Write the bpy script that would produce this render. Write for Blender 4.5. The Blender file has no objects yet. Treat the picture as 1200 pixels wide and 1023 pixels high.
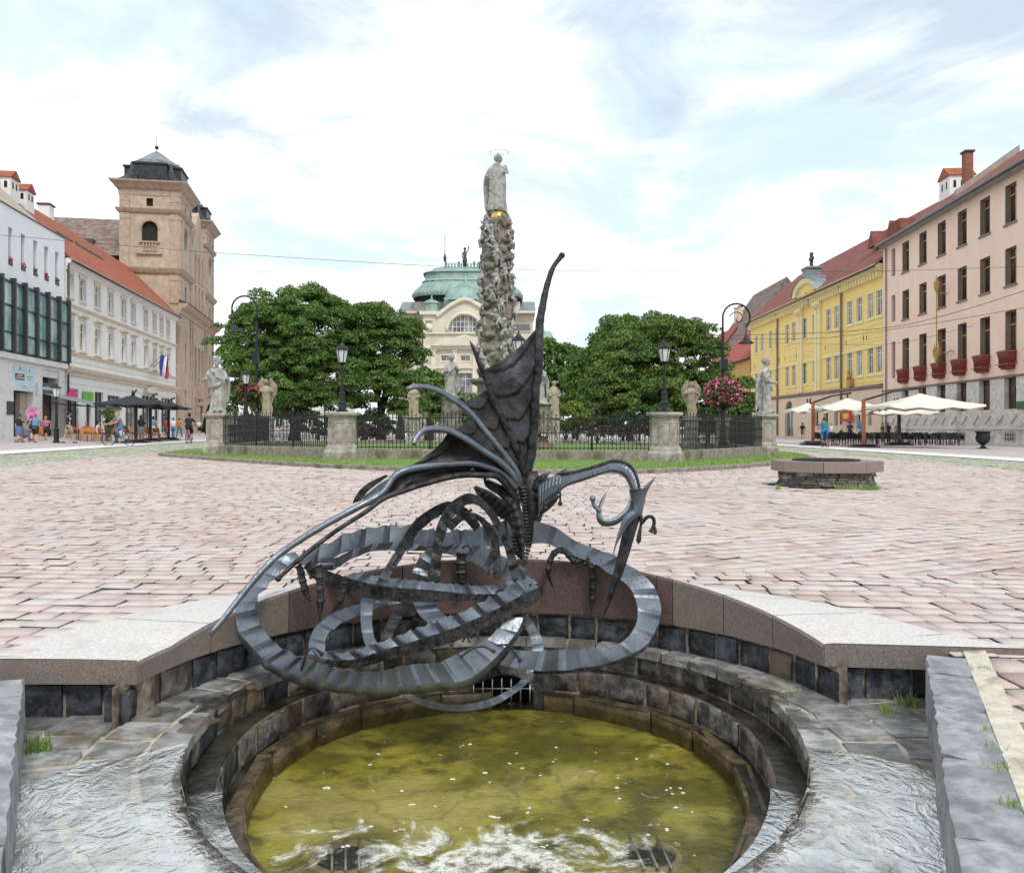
import bpy, bmesh, math, random
import numpy as np
from mathutils import Vector, Matrix
R = math.radians
PI = math.pi
random.seed(7)
np.random.seed(7)
scene = bpy.context.scene
COL = scene.collection

# ---------------------------------------------------------------- camera
cam_d = bpy.data.cameras.new('camera')
cam = bpy.data.objects.new('camera', cam_d)
COL.objects.link(cam)
cam.location = (0, 0, 1.0)
cam.rotation_euler = (R(90), 0, 0)
cam_d.sensor_width = 36
cam_d.lens = 30.0
cam_d.shift_y = -9.5 / 1200
cam_d.clip_end = 6000
cam_d.clip_start = 0.05
scene.camera = cam

# ---------------------------------------------------------------- world, sun, exposure
SUN_EL, SUN_AZ = R(50), R(161)          # azimuth measured from +Y clockwise
world = bpy.data.worlds.new('World')
scene.world = world
world.use_nodes = True
wn, wl = world.node_tree.nodes, world.node_tree.links
wn.clear()
w_out = wn.new('ShaderNodeOutputWorld')
w_bg = wn.new('ShaderNodeBackground')
w_bg.inputs['Strength'].default_value = 0.1
w_sky = wn.new('ShaderNodeTexSky')
w_sky.sky_type = 'NISHITA'
w_sky.sun_disc = False
w_sky.sun_elevation = SUN_EL
w_sky.sun_rotation = SUN_AZ
w_sky.air_density = 1.0
w_sky.dust_density = 2.0
w_tc = wn.new('ShaderNodeTexCoord')
w_sep = wn.new('ShaderNodeSeparateXYZ')
wl.new(w_tc.outputs['Generated'], w_sep.inputs[0])
def wmath(op, a, b=None):
    n = wn.new('ShaderNodeMath'); n.operation = op
    for i, v in enumerate((a, b)):
        if v is None: continue
        if isinstance(v, (int, float)): n.inputs[i].default_value = v
        else: wl.new(v, n.inputs[i])
    return n.outputs[0]
w_h = wmath('ADD', wmath('MAXIMUM', w_sep.outputs['Z'], 0.0), 0.16)
w_cx = wmath('DIVIDE', w_sep.outputs['X'], w_h)
w_cy = wmath('DIVIDE', w_sep.outputs['Y'], w_h)
w_cmb = wn.new('ShaderNodeCombineXYZ')
wl.new(w_cx, w_cmb.inputs[0]); wl.new(w_cy, w_cmb.inputs[1])
def wnoise(scale, detail, rough, off, dist=0.0):
    mp = wn.new('ShaderNodeMapping'); mp.inputs['Location'].default_value = off
    wl.new(w_cmb.outputs[0], mp.inputs[0])
    n = wn.new('ShaderNodeTexNoise'); n.inputs['Scale'].default_value = scale
    n.inputs['Detail'].default_value = detail; n.inputs['Roughness'].default_value = rough
    n.inputs['Distortion'].default_value = dist
    wl.new(mp.outputs[0], n.inputs['Vector'])
    return n.outputs['Fac']
def wramp(v, a, b):
    m = wn.new('ShaderNodeMapRange'); m.interpolation_type = 'SMOOTHSTEP'
    m.inputs['From Min'].default_value = a; m.inputs['From Max'].default_value = b
    wl.new(v, m.inputs['Value']); return m.outputs['Result']
# cloud tone: bright white layers with grey undersides, thin blue gaps
w_n1 = wnoise(1.25, 9, 0.60, (3.1, 1.7, 0.0), 0.5)
w_n2 = wnoise(0.42, 5, 0.55, (8.3, 4.6, 2.0), 0.2)
w_grey = wramp(wmath('ADD', wmath('MULTIPLY', w_n2, 0.55), wmath('MULTIPLY', wnoise(1.9, 8, 0.6, (1.3, 6.2, 4.0), 0.6), 0.45)), 0.46, 0.60)
w_gap = wramp(w_n1, 0.54, 0.40)
w_tone = wn.new('ShaderNodeMix'); w_tone.data_type = 'RGBA'
w_tone.inputs['A'].default_value = (9.5, 9.7, 9.9, 1)
w_tone.inputs['B'].default_value = (4.7, 5.6, 6.4, 1)
wl.new(wmath('MULTIPLY', w_grey, wramp(w_sep.outputs['Z'], 0.10, 0.36)), w_tone.inputs['Factor'])
w_blue = wn.new('ShaderNodeMix'); w_blue.data_type = 'RGBA'
w_thin = wn.new('ShaderNodeMix'); w_thin.data_type = 'RGBA'
w_thin.inputs['Factor'].default_value = 0.80
wl.new(w_sky.outputs[0], w_thin.inputs['A'])
w_thin.inputs['B'].default_value = (6.2, 7.8, 8.9, 1)
wl.new(wmath('MULTIPLY', w_gap, 0.85), w_blue.inputs['Factor'])
wl.new(w_tone.outputs['Result'], w_blue.inputs['A'])
wl.new(w_thin.outputs['Result'], w_blue.inputs['B'])
wl.new(w_blue.outputs['Result'], w_bg.inputs['Color'])
wl.new(w_bg.outputs[0], w_out.inputs[0])

sun_d = bpy.data.lights.new('sun', 'SUN')
sun_d.energy = 1.5
sun_d.angle = R(14)
sun_d.color = (1.0, 0.96, 0.9)
sun = bpy.data.objects.new('sun', sun_d)
COL.objects.link(sun)
sdir = Vector((math.sin(SUN_AZ) * math.cos(SUN_EL), math.cos(SUN_AZ) * math.cos(SUN_EL), math.sin(SUN_EL)))
sun.rotation_euler = sdir.to_track_quat('Z', 'Y').to_euler()
scene.view_settings.view_transform = 'Standard'
scene.view_settings.look = 'None'
scene.view_settings.exposure = 0.47
scene.view_settings.gamma = 1.0

# ---------------------------------------------------------------- projection helpers (photo pixel -> world)
def P(px, py, Y):
    return Vector(((px - 600) / 1000 * Y, Y, 1 + (502 - py) / 1000 * Y))
SL = 0.0055                              # the square falls gently to the right
def gz(x): return -SL * x
def G(px, py):
    Y = 1 / ((py - 502) / 1000 - SL * (px - 600) / 1000)
    return Vector(((px - 600) / 1000 * Y, Y, gz((px - 600) / 1000 * Y)))

# ---------------------------------------------------------------- mesh builder
class MB:
    def __init__(s): s.v = []; s.f = []; s.sm = set()
    def add(s, vs, fs, smooth=False):
        o = len(s.v)
        s.v.extend([tuple(p) for p in vs])
        n0 = len(s.f)
        for f in fs: s.f.append(tuple(i + o for i in f))
        if smooth: s.sm.update(range(n0, len(s.f)))
        return s
    def box(s, x0, x1, y0, y1, z0, z1):
        return s.add([(x0,y0,z0),(x1,y0,z0),(x1,y1,z0),(x0,y1,z0),(x0,y0,z1),(x1,y0,z1),(x1,y1,z1),(x0,y1,z1)],
              [(0,3,2,1),(4,5,6,7),(0,1,5,4),(1,2,6,5),(2,3,7,6),(3,0,4,7)])
    def bbox(s, x0, x1, y0, y1, z0, z1, b=0.01):
        # box with chamfered edges
        vs = []; 
        for (z, i) in ((z0, b), (z0 + b, 0), (z1 - b, 0), (z1, b)):
            vs += [(x0+i,y0+i,z),(x1-i,y0+i,z),(x1-i,y1-i,z),(x0+i,y1-i,z)]
        fs = [(3,2,1,0),(12,13,14,15)]
        for k in range(3):
            for j in range(4):
                fs.append((k*4+j, k*4+(j+1)%4, k*4+4+(j+1)%4, k*4+4+j))
        return s.add(vs, fs)
    def prism(s, poly, z0, z1):
        n = len(poly)
        vs = [(p[0], p[1], z0) for p in poly] + [(p[0], p[1], z1) for p in poly]
        fs = [tuple(range(n))[::-1], tuple(range(n, 2*n))] + [(i, (i+1)%n, n+(i+1)%n, n+i) for i in range(n)]
        return s.add(vs, fs)
    def prism_y(s, poly, y0, y1):
        n = len(poly)
        vs = [(p[0], y0, p[1]) for p in poly] + [(p[0], y1, p[1]) for p in poly]
        fs = [tuple(range(n)), tuple(range(n, 2*n))[::-1]] + [(i, n+i, n+(i+1)%n, (i+1)%n) for i in range(n)]
        return s.add(vs, fs)
    def prism_x(s, poly, x0, x1):
        n = len(poly)
        vs = [(x0, p[0], p[1]) for p in poly] + [(x1, p[0], p[1]) for p in poly]
        fs = [tuple(range(n))[::-1], tuple(range(n, 2*n))] + [(i, (i+1)%n, n+(i+1)%n, n+i) for i in range(n)]
        return s.add(vs, fs)
    def lathe(s, prof, n=16, c=(0,0,0), sx=1, sy=1, smooth=True, cap=True, phase=0.0):
        vs = []; fs = []
        for (r, z) in prof:
            for k in range(n):
                a = 2*PI*k/n + phase
                vs.append((c[0]+r*sx*math.cos(a), c[1]+r*sy*math.sin(a), c[2]+z))
        for i in range(len(prof)-1):
            for k in range(n):
                fs.append((i*n+k, i*n+(k+1)%n, (i+1)*n+(k+1)%n, (i+1)*n+k))
        s.add(vs, fs, smooth)
        if cap:
            o = len(s.v) - len(vs)
            s.f.append(tuple(o+k for k in range(n))[::-1])
            s.f.append(tuple(o+(len(prof)-1)*n+k for k in range(n)))
        return s
    def tube(s, pts, rad, n=8, smooth=True, flat=1.0, up=None):
        pts = [Vector(p) for p in pts]
        m = len(pts)
        if isinstance(rad, (int, float)): rad = [rad]*m
        vs = []; fs = []
        ref = Vector(up) if up else Vector((0,0,1))
        t0 = (pts[1]-pts[0]).normalized()
        if abs(t0.dot(ref)) > 0.95: ref = Vector((1,0,0)) if not up else ref
        nrm = None
        for i in range(m):
            t = (pts[min(i+1,m-1)] - pts[max(i-1,0)])
            t = t.normalized() if t.length > 1e-9 else t0
            if nrm is None: nrm = (ref - t*ref.dot(t)).normalized()
            else:
                nrm = (nrm - t*nrm.dot(t))
                nrm = nrm.normalized() if nrm.length > 1e-6 else (ref - t*ref.dot(t)).normalized()
            b = t.cross(nrm)
            for k in range(n):
                a = 2*PI*k/n
                vs.append(pts[i] + nrm*(rad[i]*math.cos(a)) + b*(rad[i]*flat*math.sin(a)))
        for i in range(m-1):
            for k in range(n):
                fs.append((i*n+k, i*n+(k+1)%n, (i+1)*n+(k+1)%n, (i+1)*n+k))
        o = len(s.v)
        s.add(vs, fs, smooth)
        s.f.append(tuple(o+k for k in range(n))[::-1]); s.f.append(tuple(o+(m-1)*n+k for k in range(n)))
        return s
    def sphere(s, c, r, n=12, m=8, sx=1, sy=1, sz=1):
        prof = [(max(1e-4, r*math.sin(PI*i/m)), -r*sz*math.cos(PI*i/m)) for i in range(m+1)]
        return s.lathe(prof, n, c, sx, sy, True, False)
    def grid(s, rows, smooth=True, closed=False):
        # rows: list of lists of points
        n = len(rows[0]); vs = [p for r in rows for p in r]; fs = []
        for i in range(len(rows)-1):
            for j in range(n if closed else n-1):
                fs.append((i*n+j, i*n+(j+1)%n, (i+1)*n+(j+1)%n, (i+1)*n+j))
        return s.add(vs, fs, smooth)
    def mesh(s, name):
        me = bpy.data.meshes.new(name)
        me.from_pydata(s.v, [], s.f)
        if s.sm:
            me.polygons.foreach_set('use_smooth', [i in s.sm for i in range(len(s.f))])
        me.validate(); me.update()
        return me
    def build(s, name, mat, parent=None, loc=None, rot=None):
        me = s.mesh(name)
        me.materials.append(mat)
        o = bpy.data.objects.new(name, me)
        COL.objects.link(o)
        if parent: o.parent = parent
        if loc: o.location = loc
        if rot: o.rotation_euler = rot
        return o

def np_mesh(name, V, F, mat, parent=None, smooth=False):
    # V (n,3), F (m,4) arrays
    me = bpy.data.meshes.new(name)
    me.vertices.add(len(V)); me.vertices.foreach_set('co', np.asarray(V, np.float32).ravel())
    k = F.shape[1]
    me.loops.add(F.size); me.loops.foreach_set('vertex_index', np.asarray(F, np.int32).ravel())
    me.polygons.add(len(F)); me.polygons.foreach_set('loop_start', np.arange(0, F.size, k, dtype=np.int32))
    if smooth: me.polygons.foreach_set('use_smooth', np.ones(len(F), bool))
    me.update(calc_edges=True); me.validate()
    me.materials.append(mat)
    o = bpy.data.objects.new(name, me); COL.objects.link(o)
    if parent: o.parent = parent
    return o

def thing(name, label, cat, loc=(0,0,0), rz=0.0, group=None):
    o = bpy.data.objects.new(name, None); COL.objects.link(o)
    o.empty_display_size = 0.2
    o.location = loc; o.rotation_euler = (0, 0, rz)
    o['label'] = label; o['category'] = cat
    if group: o['group'] = group
    return o
def tag(o, label, cat, group=None, kind=None):
    o['label'] = label; o['category'] = cat
    if group: o['group'] = group
    if kind: o['kind'] = kind
    return o
def struct(o, kind='structure'):
    o['kind'] = kind; return o
def kids(o): return [c for c in bpy.data.objects if c.parent == o]
KIDS = {}
def dup(root, loc=None, rz=None, label=None, group=None):
    r = root.copy(); COL.objects.link(r)
    if loc is not None: r.location = loc
    if rz is not None: r.rotation_euler = (0, 0, rz)
    if label: r['label'] = label
    if group: r['group'] = group
    if root.name not in KIDS:
        KIDS[root.name] = [(c, kids(c)) for c in kids(root)]
    for c, gs in KIDS[root.name]:
        d = c.copy(); COL.objects.link(d); d.parent = r
        for g in gs:
            e = g.copy(); COL.objects.link(e); e.parent = d
    return r

# ---------------------------------------------------------------- materials
def nmix(nt, fac, a, b, blend='MIX'):
    n = nt.nodes.new('ShaderNodeMix'); n.data_type = 'RGBA'; n.blend_type = blend
    for key, v in (('Factor', fac), ('A', a), ('B', b)):
        i = n.inputs[key]
        if isinstance(v, (int, float)): i.default_value = v
        elif isinstance(v, (tuple, list)): i.default_value = tuple(v) + ((1,) if len(v) == 3 else ())
        else: nt.links.new(v, i)
    return n.outputs['Result']
def nmath(nt, op, a, b=0.0, c=None):
    n = nt.nodes.new('ShaderNodeMath'); n.operation = op
    for i, v in enumerate((a, b, c)):
        if v is None: continue
        if isinstance(v, (int, float)): n.inputs[i].default_value = v
        else: nt.links.new(v, n.inputs[i])
    return n.outputs[0]
def nmap(nt, v, a, b, c=0.0, d=1.0):
    n = nt.nodes.new('ShaderNodeMapRange'); n.interpolation_type = 'SMOOTHSTEP'
    n.inputs['From Min'].default_value = a; n.inputs['From Max'].default_value = b
    n.inputs['To Min'].default_value = c; n.inputs['To Max'].default_value = d
    nt.links.new(v, n.inputs['Value']); return n.outputs['Result']
def ncoord(nt, scale=(1,1,1), rot=(0,0,0), kind='Object'):
    tc = nt.nodes.new('ShaderNodeTexCoord'); mp = nt.nodes.new('ShaderNodeMapping')
    mp.inputs['Scale'].default_value = scale; mp.inputs['Rotation'].default_value = rot
    nt.links.new(tc.outputs[kind], mp.inputs[0]); return mp.outputs[0]
def nnoise(nt, vec, scale, detail=4, rough=0.55, dist=0.0):
    n = nt.nodes.new('ShaderNodeTexNoise')
    n.inputs['Scale'].default_value = scale; n.inputs['Detail'].default_value = detail
    n.inputs['Roughness'].default_value = rough; n.inputs['Distortion'].default_value = dist
    nt.links.new(vec, n.inputs['Vector']); return n.outputs['Fac']
def nbump(nt, h, strength, dist=0.02, prev=None):
    n = nt.nodes.new('ShaderNodeBump'); n.inputs['Strength'].default_value = strength
    n.inputs['Distance'].default_value = dist
    nt.links.new(h, n.inputs['Height'])
    if prev: nt.links.new(prev, n.inputs['Normal'])
    return n.outputs[0]
def new_mat(name):
    m = bpy.data.materials.new(name); m.use_nodes = True
    nt = m.node_tree; b = nt.nodes['Principled BSDF']
    return m, nt, b
MATS = {}
def mat(name, c1, c2=None, rough=0.7, metal=0.0, ns=3.0, detail=6, lo=0.35, hi=0.65, bump=0.0, bs=20.0, bd=0.02,
        island=0.0, stretch=(1,1,1), c3=None, s3=0.6, lo3=0.52, hi3=0.7, spec=0.5, coat=0.0, kind='Object', objrand=0.0, nr=0.68):
    """noise-mottled procedural material; c3 = second, large patchy tone; island = brightness change per stone"""
    if name in MATS: return MATS[name]
    m, nt, b = new_mat(name)
    vec = ncoord(nt, stretch, kind=kind)
    col = c1 if c2 is None else nmix(nt, nmap(nt, nnoise(nt, vec, ns, detail, nr), lo, hi), c1, c2)
    if c3 is not None:
        col = nmix(nt, nmap(nt, nnoise(nt, vec, s3, 5, 0.6, 0.3), lo3, hi3), col, c3)
    if island or objrand:
        if island:
            g = nt.nodes.new('ShaderNodeNewGeometry'); rnd = g.outputs['Random Per Island']; amt = island
        else:
            g = nt.nodes.new('ShaderNodeObjectInfo'); rnd = g.outputs['Random']; amt = objrand
        hsv = nt.nodes.new('ShaderNodeHueSaturation')
        nt.links.new(nmath(nt, 'MULTIPLY_ADD', rnd, 2*amt, 1-amt), hsv.inputs['Value'])
        if isinstance(col, tuple): hsv.inputs['Color'].default_value = tuple(col)+(1,)
        else: nt.links.new(col, hsv.inputs['Color'])
        col = hsv.outputs[0]
    if isinstance(col, tuple): b.inputs['Base Color'].default_value = tuple(col)+(1,)
    else: nt.links.new(col, b.inputs['Base Color'])
    b.inputs['Roughness'].default_value = rough; b.inputs['Metallic'].default_value = metal
    b.inputs['Specular IOR Level'].default_value = spec
    b.inputs['Coat Weight'].default_value = coat
    if bump:
        nt.links.new(nbump(nt, nnoise(nt, vec, bs, 6, 0.6), bump, bd), b.inputs['Normal'])
    MATS[name] = m
    return m
# ================================================================ GROUND
CX, CY = -0.06, 3.54                     # centre of the round basin
def pol(r, phi, z=0.0, d=0.0):           # phi in degrees from +Y, clockwise; d shifts the centre back
    a = R(phi); c = math.cos(a); return (CX + r*math.sin(a), CY + d + r*c*(1.35 if d and c < 0 else 1), z)

M_grout = mat('joint_sand', (0.035,0.031,0.028), (0.07,0.062,0.055), 0.95, ns=6, c3=(0.075,0.08,0.035), s3=1.3, lo3=0.56, hi3=0.68)
def paver_mat():
    m, nt, b = new_mat('pink_andesite_paver')
    vec = ncoord(nt)
    geo = nt.nodes.new('ShaderNodeNewGeometry'); rnd = geo.outputs['Random Per Island']
    rp = nt.nodes.new('ShaderNodeValToRGB'); e = rp.color_ramp.elements
    e[0].position = 0.0; e[0].color = (0.412,0.286,0.252,1)
    e[1].position = 1.0; e[1].color = (0.618,0.502,0.446,1)
    for p, c in ((0.18,(0.546,0.397,0.351,1)),(0.42,(0.639,0.513,0.461,1)),(0.60,(0.515,0.432,0.394,1)),(0.74,(0.618,0.452,0.394,1)),(0.87,(0.577,0.513,0.456,1)),(0.93,(0.618,0.513,0.408,1))):
        x = e.new(p); x.color = c
    nt.links.new(rnd, rp.inputs[0])
    n1 = nnoise(nt, vec, 60, 8, 0.75); n2 = nnoise(nt, vec, 0.55, 5, 0.6)
    col = nmix(nt, nmap(nt, n1, 0.38, 0.70, 0.0, 0.45), rp.outputs[0], (0.33,0.26,0.24))
    col = nmix(nt, nmap(nt, n2, 0.42, 0.66, 0.0, 0.30), col, (0.72,0.66,0.63))
    nt.links.new(col, b.inputs['Base Color'])
    b.inputs['Roughness'].default_value = 0.62
    b.inputs['Specular IOR Level'].default_value = 0.45
    h = nmath(nt, 'ADD', n1, nmath(nt, 'MULTIPLY', nnoise(nt, vec, 9, 3), 1.4))
    nt.links.new(nbump(nt, n1, 0.35, 0.006), b.inputs['Normal'])
    return m
M_paver = paver_mat()
M_jdirt_shade = mat('joint_dirt_shade', (0.02,0.017,0.015), (0.055,0.047,0.04), 0.95, ns=20)  # paver sides: joint dirt plus the shade between pavers, painted dark

def hole_r(phi):
    if abs(phi) < 84: return 1.98
    if abs(phi) > 152: return 2.3
    a, b = ((1.93,3.79),(0.89,1.45)) if phi > 0 else ((-2.07,3.43),(-1.0,1.45))
    if -99 < phi < 0: return 2.35
    s_, c_ = math.sin(R(phi)), math.cos(R(phi)); dx, dy = b[0]-a[0], b[1]-a[1]
    ax, ay = a[0]-CX, a[1]-CY
    return min(2.5, (ax*dy - ay*dx)/(s_*dy - c_*dx))
def ring_ground():
    mb = MB(); n = 120
    rings = [None, 2.6, 4, 7, 12, 20, 32, 50, 80, 140, 300, 900, 2500]
    rows = []
    for rr in rings:
        row = []
        for k in range(n):
            phi = -180 + 360*k/n
            r = rr if rr else hole_r(phi)
            x, y, _ = pol(r, phi)
            row.append((x, y, gz(max(-200,min(200,x))) - 0.016))
        rows.append(row)
    mb.grid(rows, False, True)
    mb.f = [f[::-1] for f in mb.f]
    return mb
struct(ring_ground().build('ground', M_grout))

# lawn outline around the column (photo kerb), used to mask the paving
LAWN = [(-12.4,30.5),(-11.8,28.8),(-8.6,25.0),(-4.6,21.0),(-1.2,19.0),(1.2,18.9),(3.2,19.3),(5.6,21.7),(7.6,24.4),(9.6,27.3),(10.6,30.0),(11.5,36),(10,43),(5,48),(-6,48),(-11,43),(-13,36)]
def in_poly(x, y, poly):
    c = np.zeros(np.shape(x), bool); n = len(poly); j = n-1
    for i in range(n):
        xi, yi = poly[i]; xj, yj = poly[j]
        t = ((yi > y) != (yj > y)) & (x < (xj-xi)*(y-yi)/((yj-yi) if yj != yi else 1e-9) + xi)
        c ^= t; j = i
    return c
def stripL(y): return -9.7 - 0.12*y      # left edge of the pink paving
STRIP_R = 12.6

def pavers(name, rot, mask, x0, x1, y0, y1, row=0.165, lmin=0.15, lmax=0.235, gap=0.014, seed=1, wob=0.03, mat_=None, lift=0.0):
    rg = np.random.RandomState(seed)
    quads = []
    ca, sa = math.cos(rot), math.sin(rot)
    v = y0
    while v < y1:
        h = row*rg.uniform(0.86, 1.16)
        ls = rg.uniform(lmin, lmax, int((x1-x0)/lmin)+2)
        xs = x0 + np.cumsum(ls) - rg.uniform(0, 0.2)
        xs = xs[xs < x1]
        a, b = xs[:-1], xs[1:]
        quads.append(np.stack([a, b, np.full_like(a, v), np.full_like(a, v+h)], 1))
        v += h
    q = np.concatenate(quads)
    def world(u, w):
        uu = u + wob*np.sin(w*1.7+u*0.3) + 0.5*wob*np.sin(w*4.1+1+u*1.3)
        ww = w + wob*1.6*np.sin(u*0.9+w*0.21) + wob*0.7*np.sin(u*2.3+0.5*w)
        return uu*ca - ww*sa, uu*sa + ww*ca
    cx, cy = world((q[:,0]+q[:,1])/2, (q[:,2]+q[:,3])/2)
    q = q[mask(cx, cy)]
    n = len(q)
    g = gap*rg.uniform(0.5, 1.5, (n,4))/2*np.array([[1.0,1.0,1.4,1.4]])
    us = np.stack([q[:,0]+g[:,0], q[:,1]-g[:,1], q[:,1]-g[:,1], q[:,0]+g[:,0]], 1)
    ws = np.stack([q[:,2]+g[:,2], q[:,2]+g[:,2], q[:,3]-g[:,3], q[:,3]-g[:,3]], 1)
    us = us + rg.normal(0, 0.0045, (n,4)); ws = ws + rg.normal(0, 0.0045, (n,4))
    X, Y = world(us, ws)
    base = rg.normal(0, 0.0026, (n,1))
    tilt = rg.normal(0, 0.0015, (n,4))
    Z = -SL*X + base + tilt + lift
    cxm, cym = X.mean(1, keepdims=True), Y.mean(1, keepdims=True)
    ins = 0.985
    top = np.stack([cxm+(X-cxm)*ins, cym+(Y-cym)*ins, Z], 2)
    mid = np.stack([X, Y, Z-0.006], 2)
    bot = np.stack([X, Y, Z*0 - SL*X - 0.04 + lift], 2)
    V = np.concatenate([top, mid, bot], 1).reshape(-1, 3)     # 12 per paver
    o = (np.arange(n)*12)[:, None, None]
    F = [[0,1,2,3]]
    for L in (0, 4):
        for k in range(4):
            F.append([L+4+k, L+4+(k+1)%4, L+(k+1)%4, L+k])
    F = (np.array(F)[None] + o).reshape(-1, 4)
    o_ = np_mesh(name, V, F, mat_ or M_paver)
    o_.data.materials.append(M_jdirt_shade); o_.data.polygons.foreach_set('material_index', np.tile(np.array([0,0,0,0,0,1,1,1,1], np.int32), n)); return o_

def mask_common(x, y):
    r = np.hypot(x-CX, y-CY); phi = np.degrees(np.arctan2(x-CX, y-CY))
    m = (r > 2.07) & ~in_poly(x, y, [(p[0]*1.0, p[1]) for p in LAWN])
    m &= (np.hypot(x-5.45, y-15.4) > 0.80)
    m &= (np.abs(x) < 0.66*y + 1.2) & (y > 3.80)
    m &= (x > stripL(y)) & (x < STRIP_R + 0.02*y)
    return m
def sector(x, y): # fan on the right laid at an angle
    return (x > 0.9 + 0.05*np.maximum(y-6.3, 0)) & (y > 6.0 + 0.12*np.maximum(0, 3-x)) & (y < 13.6 + 0.5*(x-1)) & (x < 9.5)
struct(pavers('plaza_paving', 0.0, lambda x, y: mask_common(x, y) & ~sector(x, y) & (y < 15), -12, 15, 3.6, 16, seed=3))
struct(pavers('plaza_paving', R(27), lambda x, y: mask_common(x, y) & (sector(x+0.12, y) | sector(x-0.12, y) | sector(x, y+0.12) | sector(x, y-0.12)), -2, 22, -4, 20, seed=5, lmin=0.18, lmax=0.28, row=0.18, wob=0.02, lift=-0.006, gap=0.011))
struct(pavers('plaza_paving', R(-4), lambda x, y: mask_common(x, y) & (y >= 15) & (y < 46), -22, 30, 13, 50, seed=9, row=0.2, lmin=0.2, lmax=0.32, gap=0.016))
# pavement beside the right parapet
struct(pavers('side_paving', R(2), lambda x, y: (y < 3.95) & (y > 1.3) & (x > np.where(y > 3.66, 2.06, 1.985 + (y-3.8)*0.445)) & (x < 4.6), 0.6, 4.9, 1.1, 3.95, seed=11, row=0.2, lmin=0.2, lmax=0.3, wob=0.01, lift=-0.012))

# ---- strips along the facades: green-grey cobbles, pale band, pavement
M_cob = mat('mossy_cobbles', (0.30,0.31,0.25), (0.46,0.45,0.39), 0.85, ns=5, c3=(0.27,0.30,0.17), s3=1.2, bump=0.6, bs=9)
M_band = mat('pale_stone_band', (0.66,0.63,0.60), (0.74,0.72,0.69), 0.75, ns=2)
M_walk = mat('pavement_slabs', (0.40,0.33,0.32), (0.49,0.42,0.41), 0.75, ns=2.5, bump=0.2, bs=6)
def band(name, mt, xa, xb, y0, y1, z, steps=24):
    rows = []
    for i in range(steps+1):
        y = y0 + (y1-y0)*i/steps
        rows.append([(xa(y), y, gz(xa(y))+z), (xb(y), y, gz(xb(y))+z)])
    mb = MB(); mb.grid(rows, False); mb.f = [f[::-1] for f in mb.f]
    o = mb.build(name, mt); 
    return struct(o)
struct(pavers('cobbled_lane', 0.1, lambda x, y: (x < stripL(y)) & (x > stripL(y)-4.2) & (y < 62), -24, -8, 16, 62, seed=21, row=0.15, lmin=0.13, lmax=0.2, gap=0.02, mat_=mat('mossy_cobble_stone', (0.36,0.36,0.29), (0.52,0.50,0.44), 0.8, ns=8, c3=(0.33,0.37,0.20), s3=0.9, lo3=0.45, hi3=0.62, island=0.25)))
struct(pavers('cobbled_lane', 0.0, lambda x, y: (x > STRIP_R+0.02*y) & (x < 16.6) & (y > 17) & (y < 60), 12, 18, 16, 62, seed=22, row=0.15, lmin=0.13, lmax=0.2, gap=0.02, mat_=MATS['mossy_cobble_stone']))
band('stone_band', M_band, lambda y: -15.9-0.12*y, lambda y: -13.95-0.12*y, 18, 130, 0.02)
band('left_pavement', M_walk, lambda y: -60-0.12*y, lambda y: -15.9-0.12*y, 18, 160, 0.012)
band('far_road', mat('far_road_stone', (0.40,0.36,0.34), (0.5,0.46,0.43), 0.8, ns=1.2), lambda y: -15-0.12*y, lambda y: 17, 62, 165, -0.012)
band('stone_band', M_band, lambda y: 16.6, lambda y: 18.7, 18, 130, 0.02)
band('right_pavement', M_walk, lambda y: 18.7, lambda y: 60, 18, 160, 0.012)

# ================================================================ FOUNTAIN BASIN
fountain = thing('fountain_basin', 'sunken round stone fountain basin with granite coping and dark stone walls', 'fountain', (CX, CY, 0))
def F_(mb, name, mt):
    mb.v = [(x-CX, y-CY, z) for x, y, z in mb.v]
    return mb.build(name, mt, fountain)

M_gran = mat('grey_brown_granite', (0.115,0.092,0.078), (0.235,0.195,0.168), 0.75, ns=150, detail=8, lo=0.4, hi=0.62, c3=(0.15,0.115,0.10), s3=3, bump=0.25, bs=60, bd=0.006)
M_gran_top = mat('worn_toplit_granite', (0.50,0.455,0.43), (0.69,0.65,0.62), 0.7, ns=60, detail=10, c3=(0.50,0.45,0.42), s3=2.2, bump=0.3, bs=30, bd=0.006)  # worn granite, paled further to paint in light on upward faces
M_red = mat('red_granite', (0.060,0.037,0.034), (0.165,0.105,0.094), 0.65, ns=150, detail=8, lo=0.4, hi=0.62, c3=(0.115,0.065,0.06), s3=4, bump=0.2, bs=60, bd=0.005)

def ztop(phi):
    c = math.cos(R(min(90, abs(phi)*1.18)))
    return 0.225*max(0, c) + 0.0
RI, RO, ZB = 1.545, 2.19, -0.095
def coping(phi0, phi1, mt, name='coping_block'):
    n = max(2, int((phi1-phi0)/2.5)); mb = MB(); top = MB()
    g = 0.10
    rows = []
    for i in range(n+1):
        p = phi0+g + (phi1-phi0-2*g)*i/n
        zt = ztop(p)
        row = [pol(RI+0.3, p, ZB), pol(RI, p, ZB), pol(RI-0.004, p, zt-0.012), pol(RI+0.008, p, zt)]
        for k in range(1, 6):
            t = k/5; row.append(pol(RI+0.008+(RO-RI)*t, p, zt*(1-t)**1.15 + 0.004 + 0.012*t))
        row.append(pol(RO+0.008, p, -0.12))
        rows.append(row)
    face = [r[:4] for r in rows]; tp = [r[3:] for r in rows]
    mb.grid(face, False); top.grid(tp, False)
    for mm in (mb, top): mm.f = [f[::-1] for f in mm.f]
    # end caps
    for r in (rows[0], rows[-1]): mb.add(r, [tuple(range(len(r)))])
    F_(mb, name, mt); F_(top, 'coping_top', M_gran_top)
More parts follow.
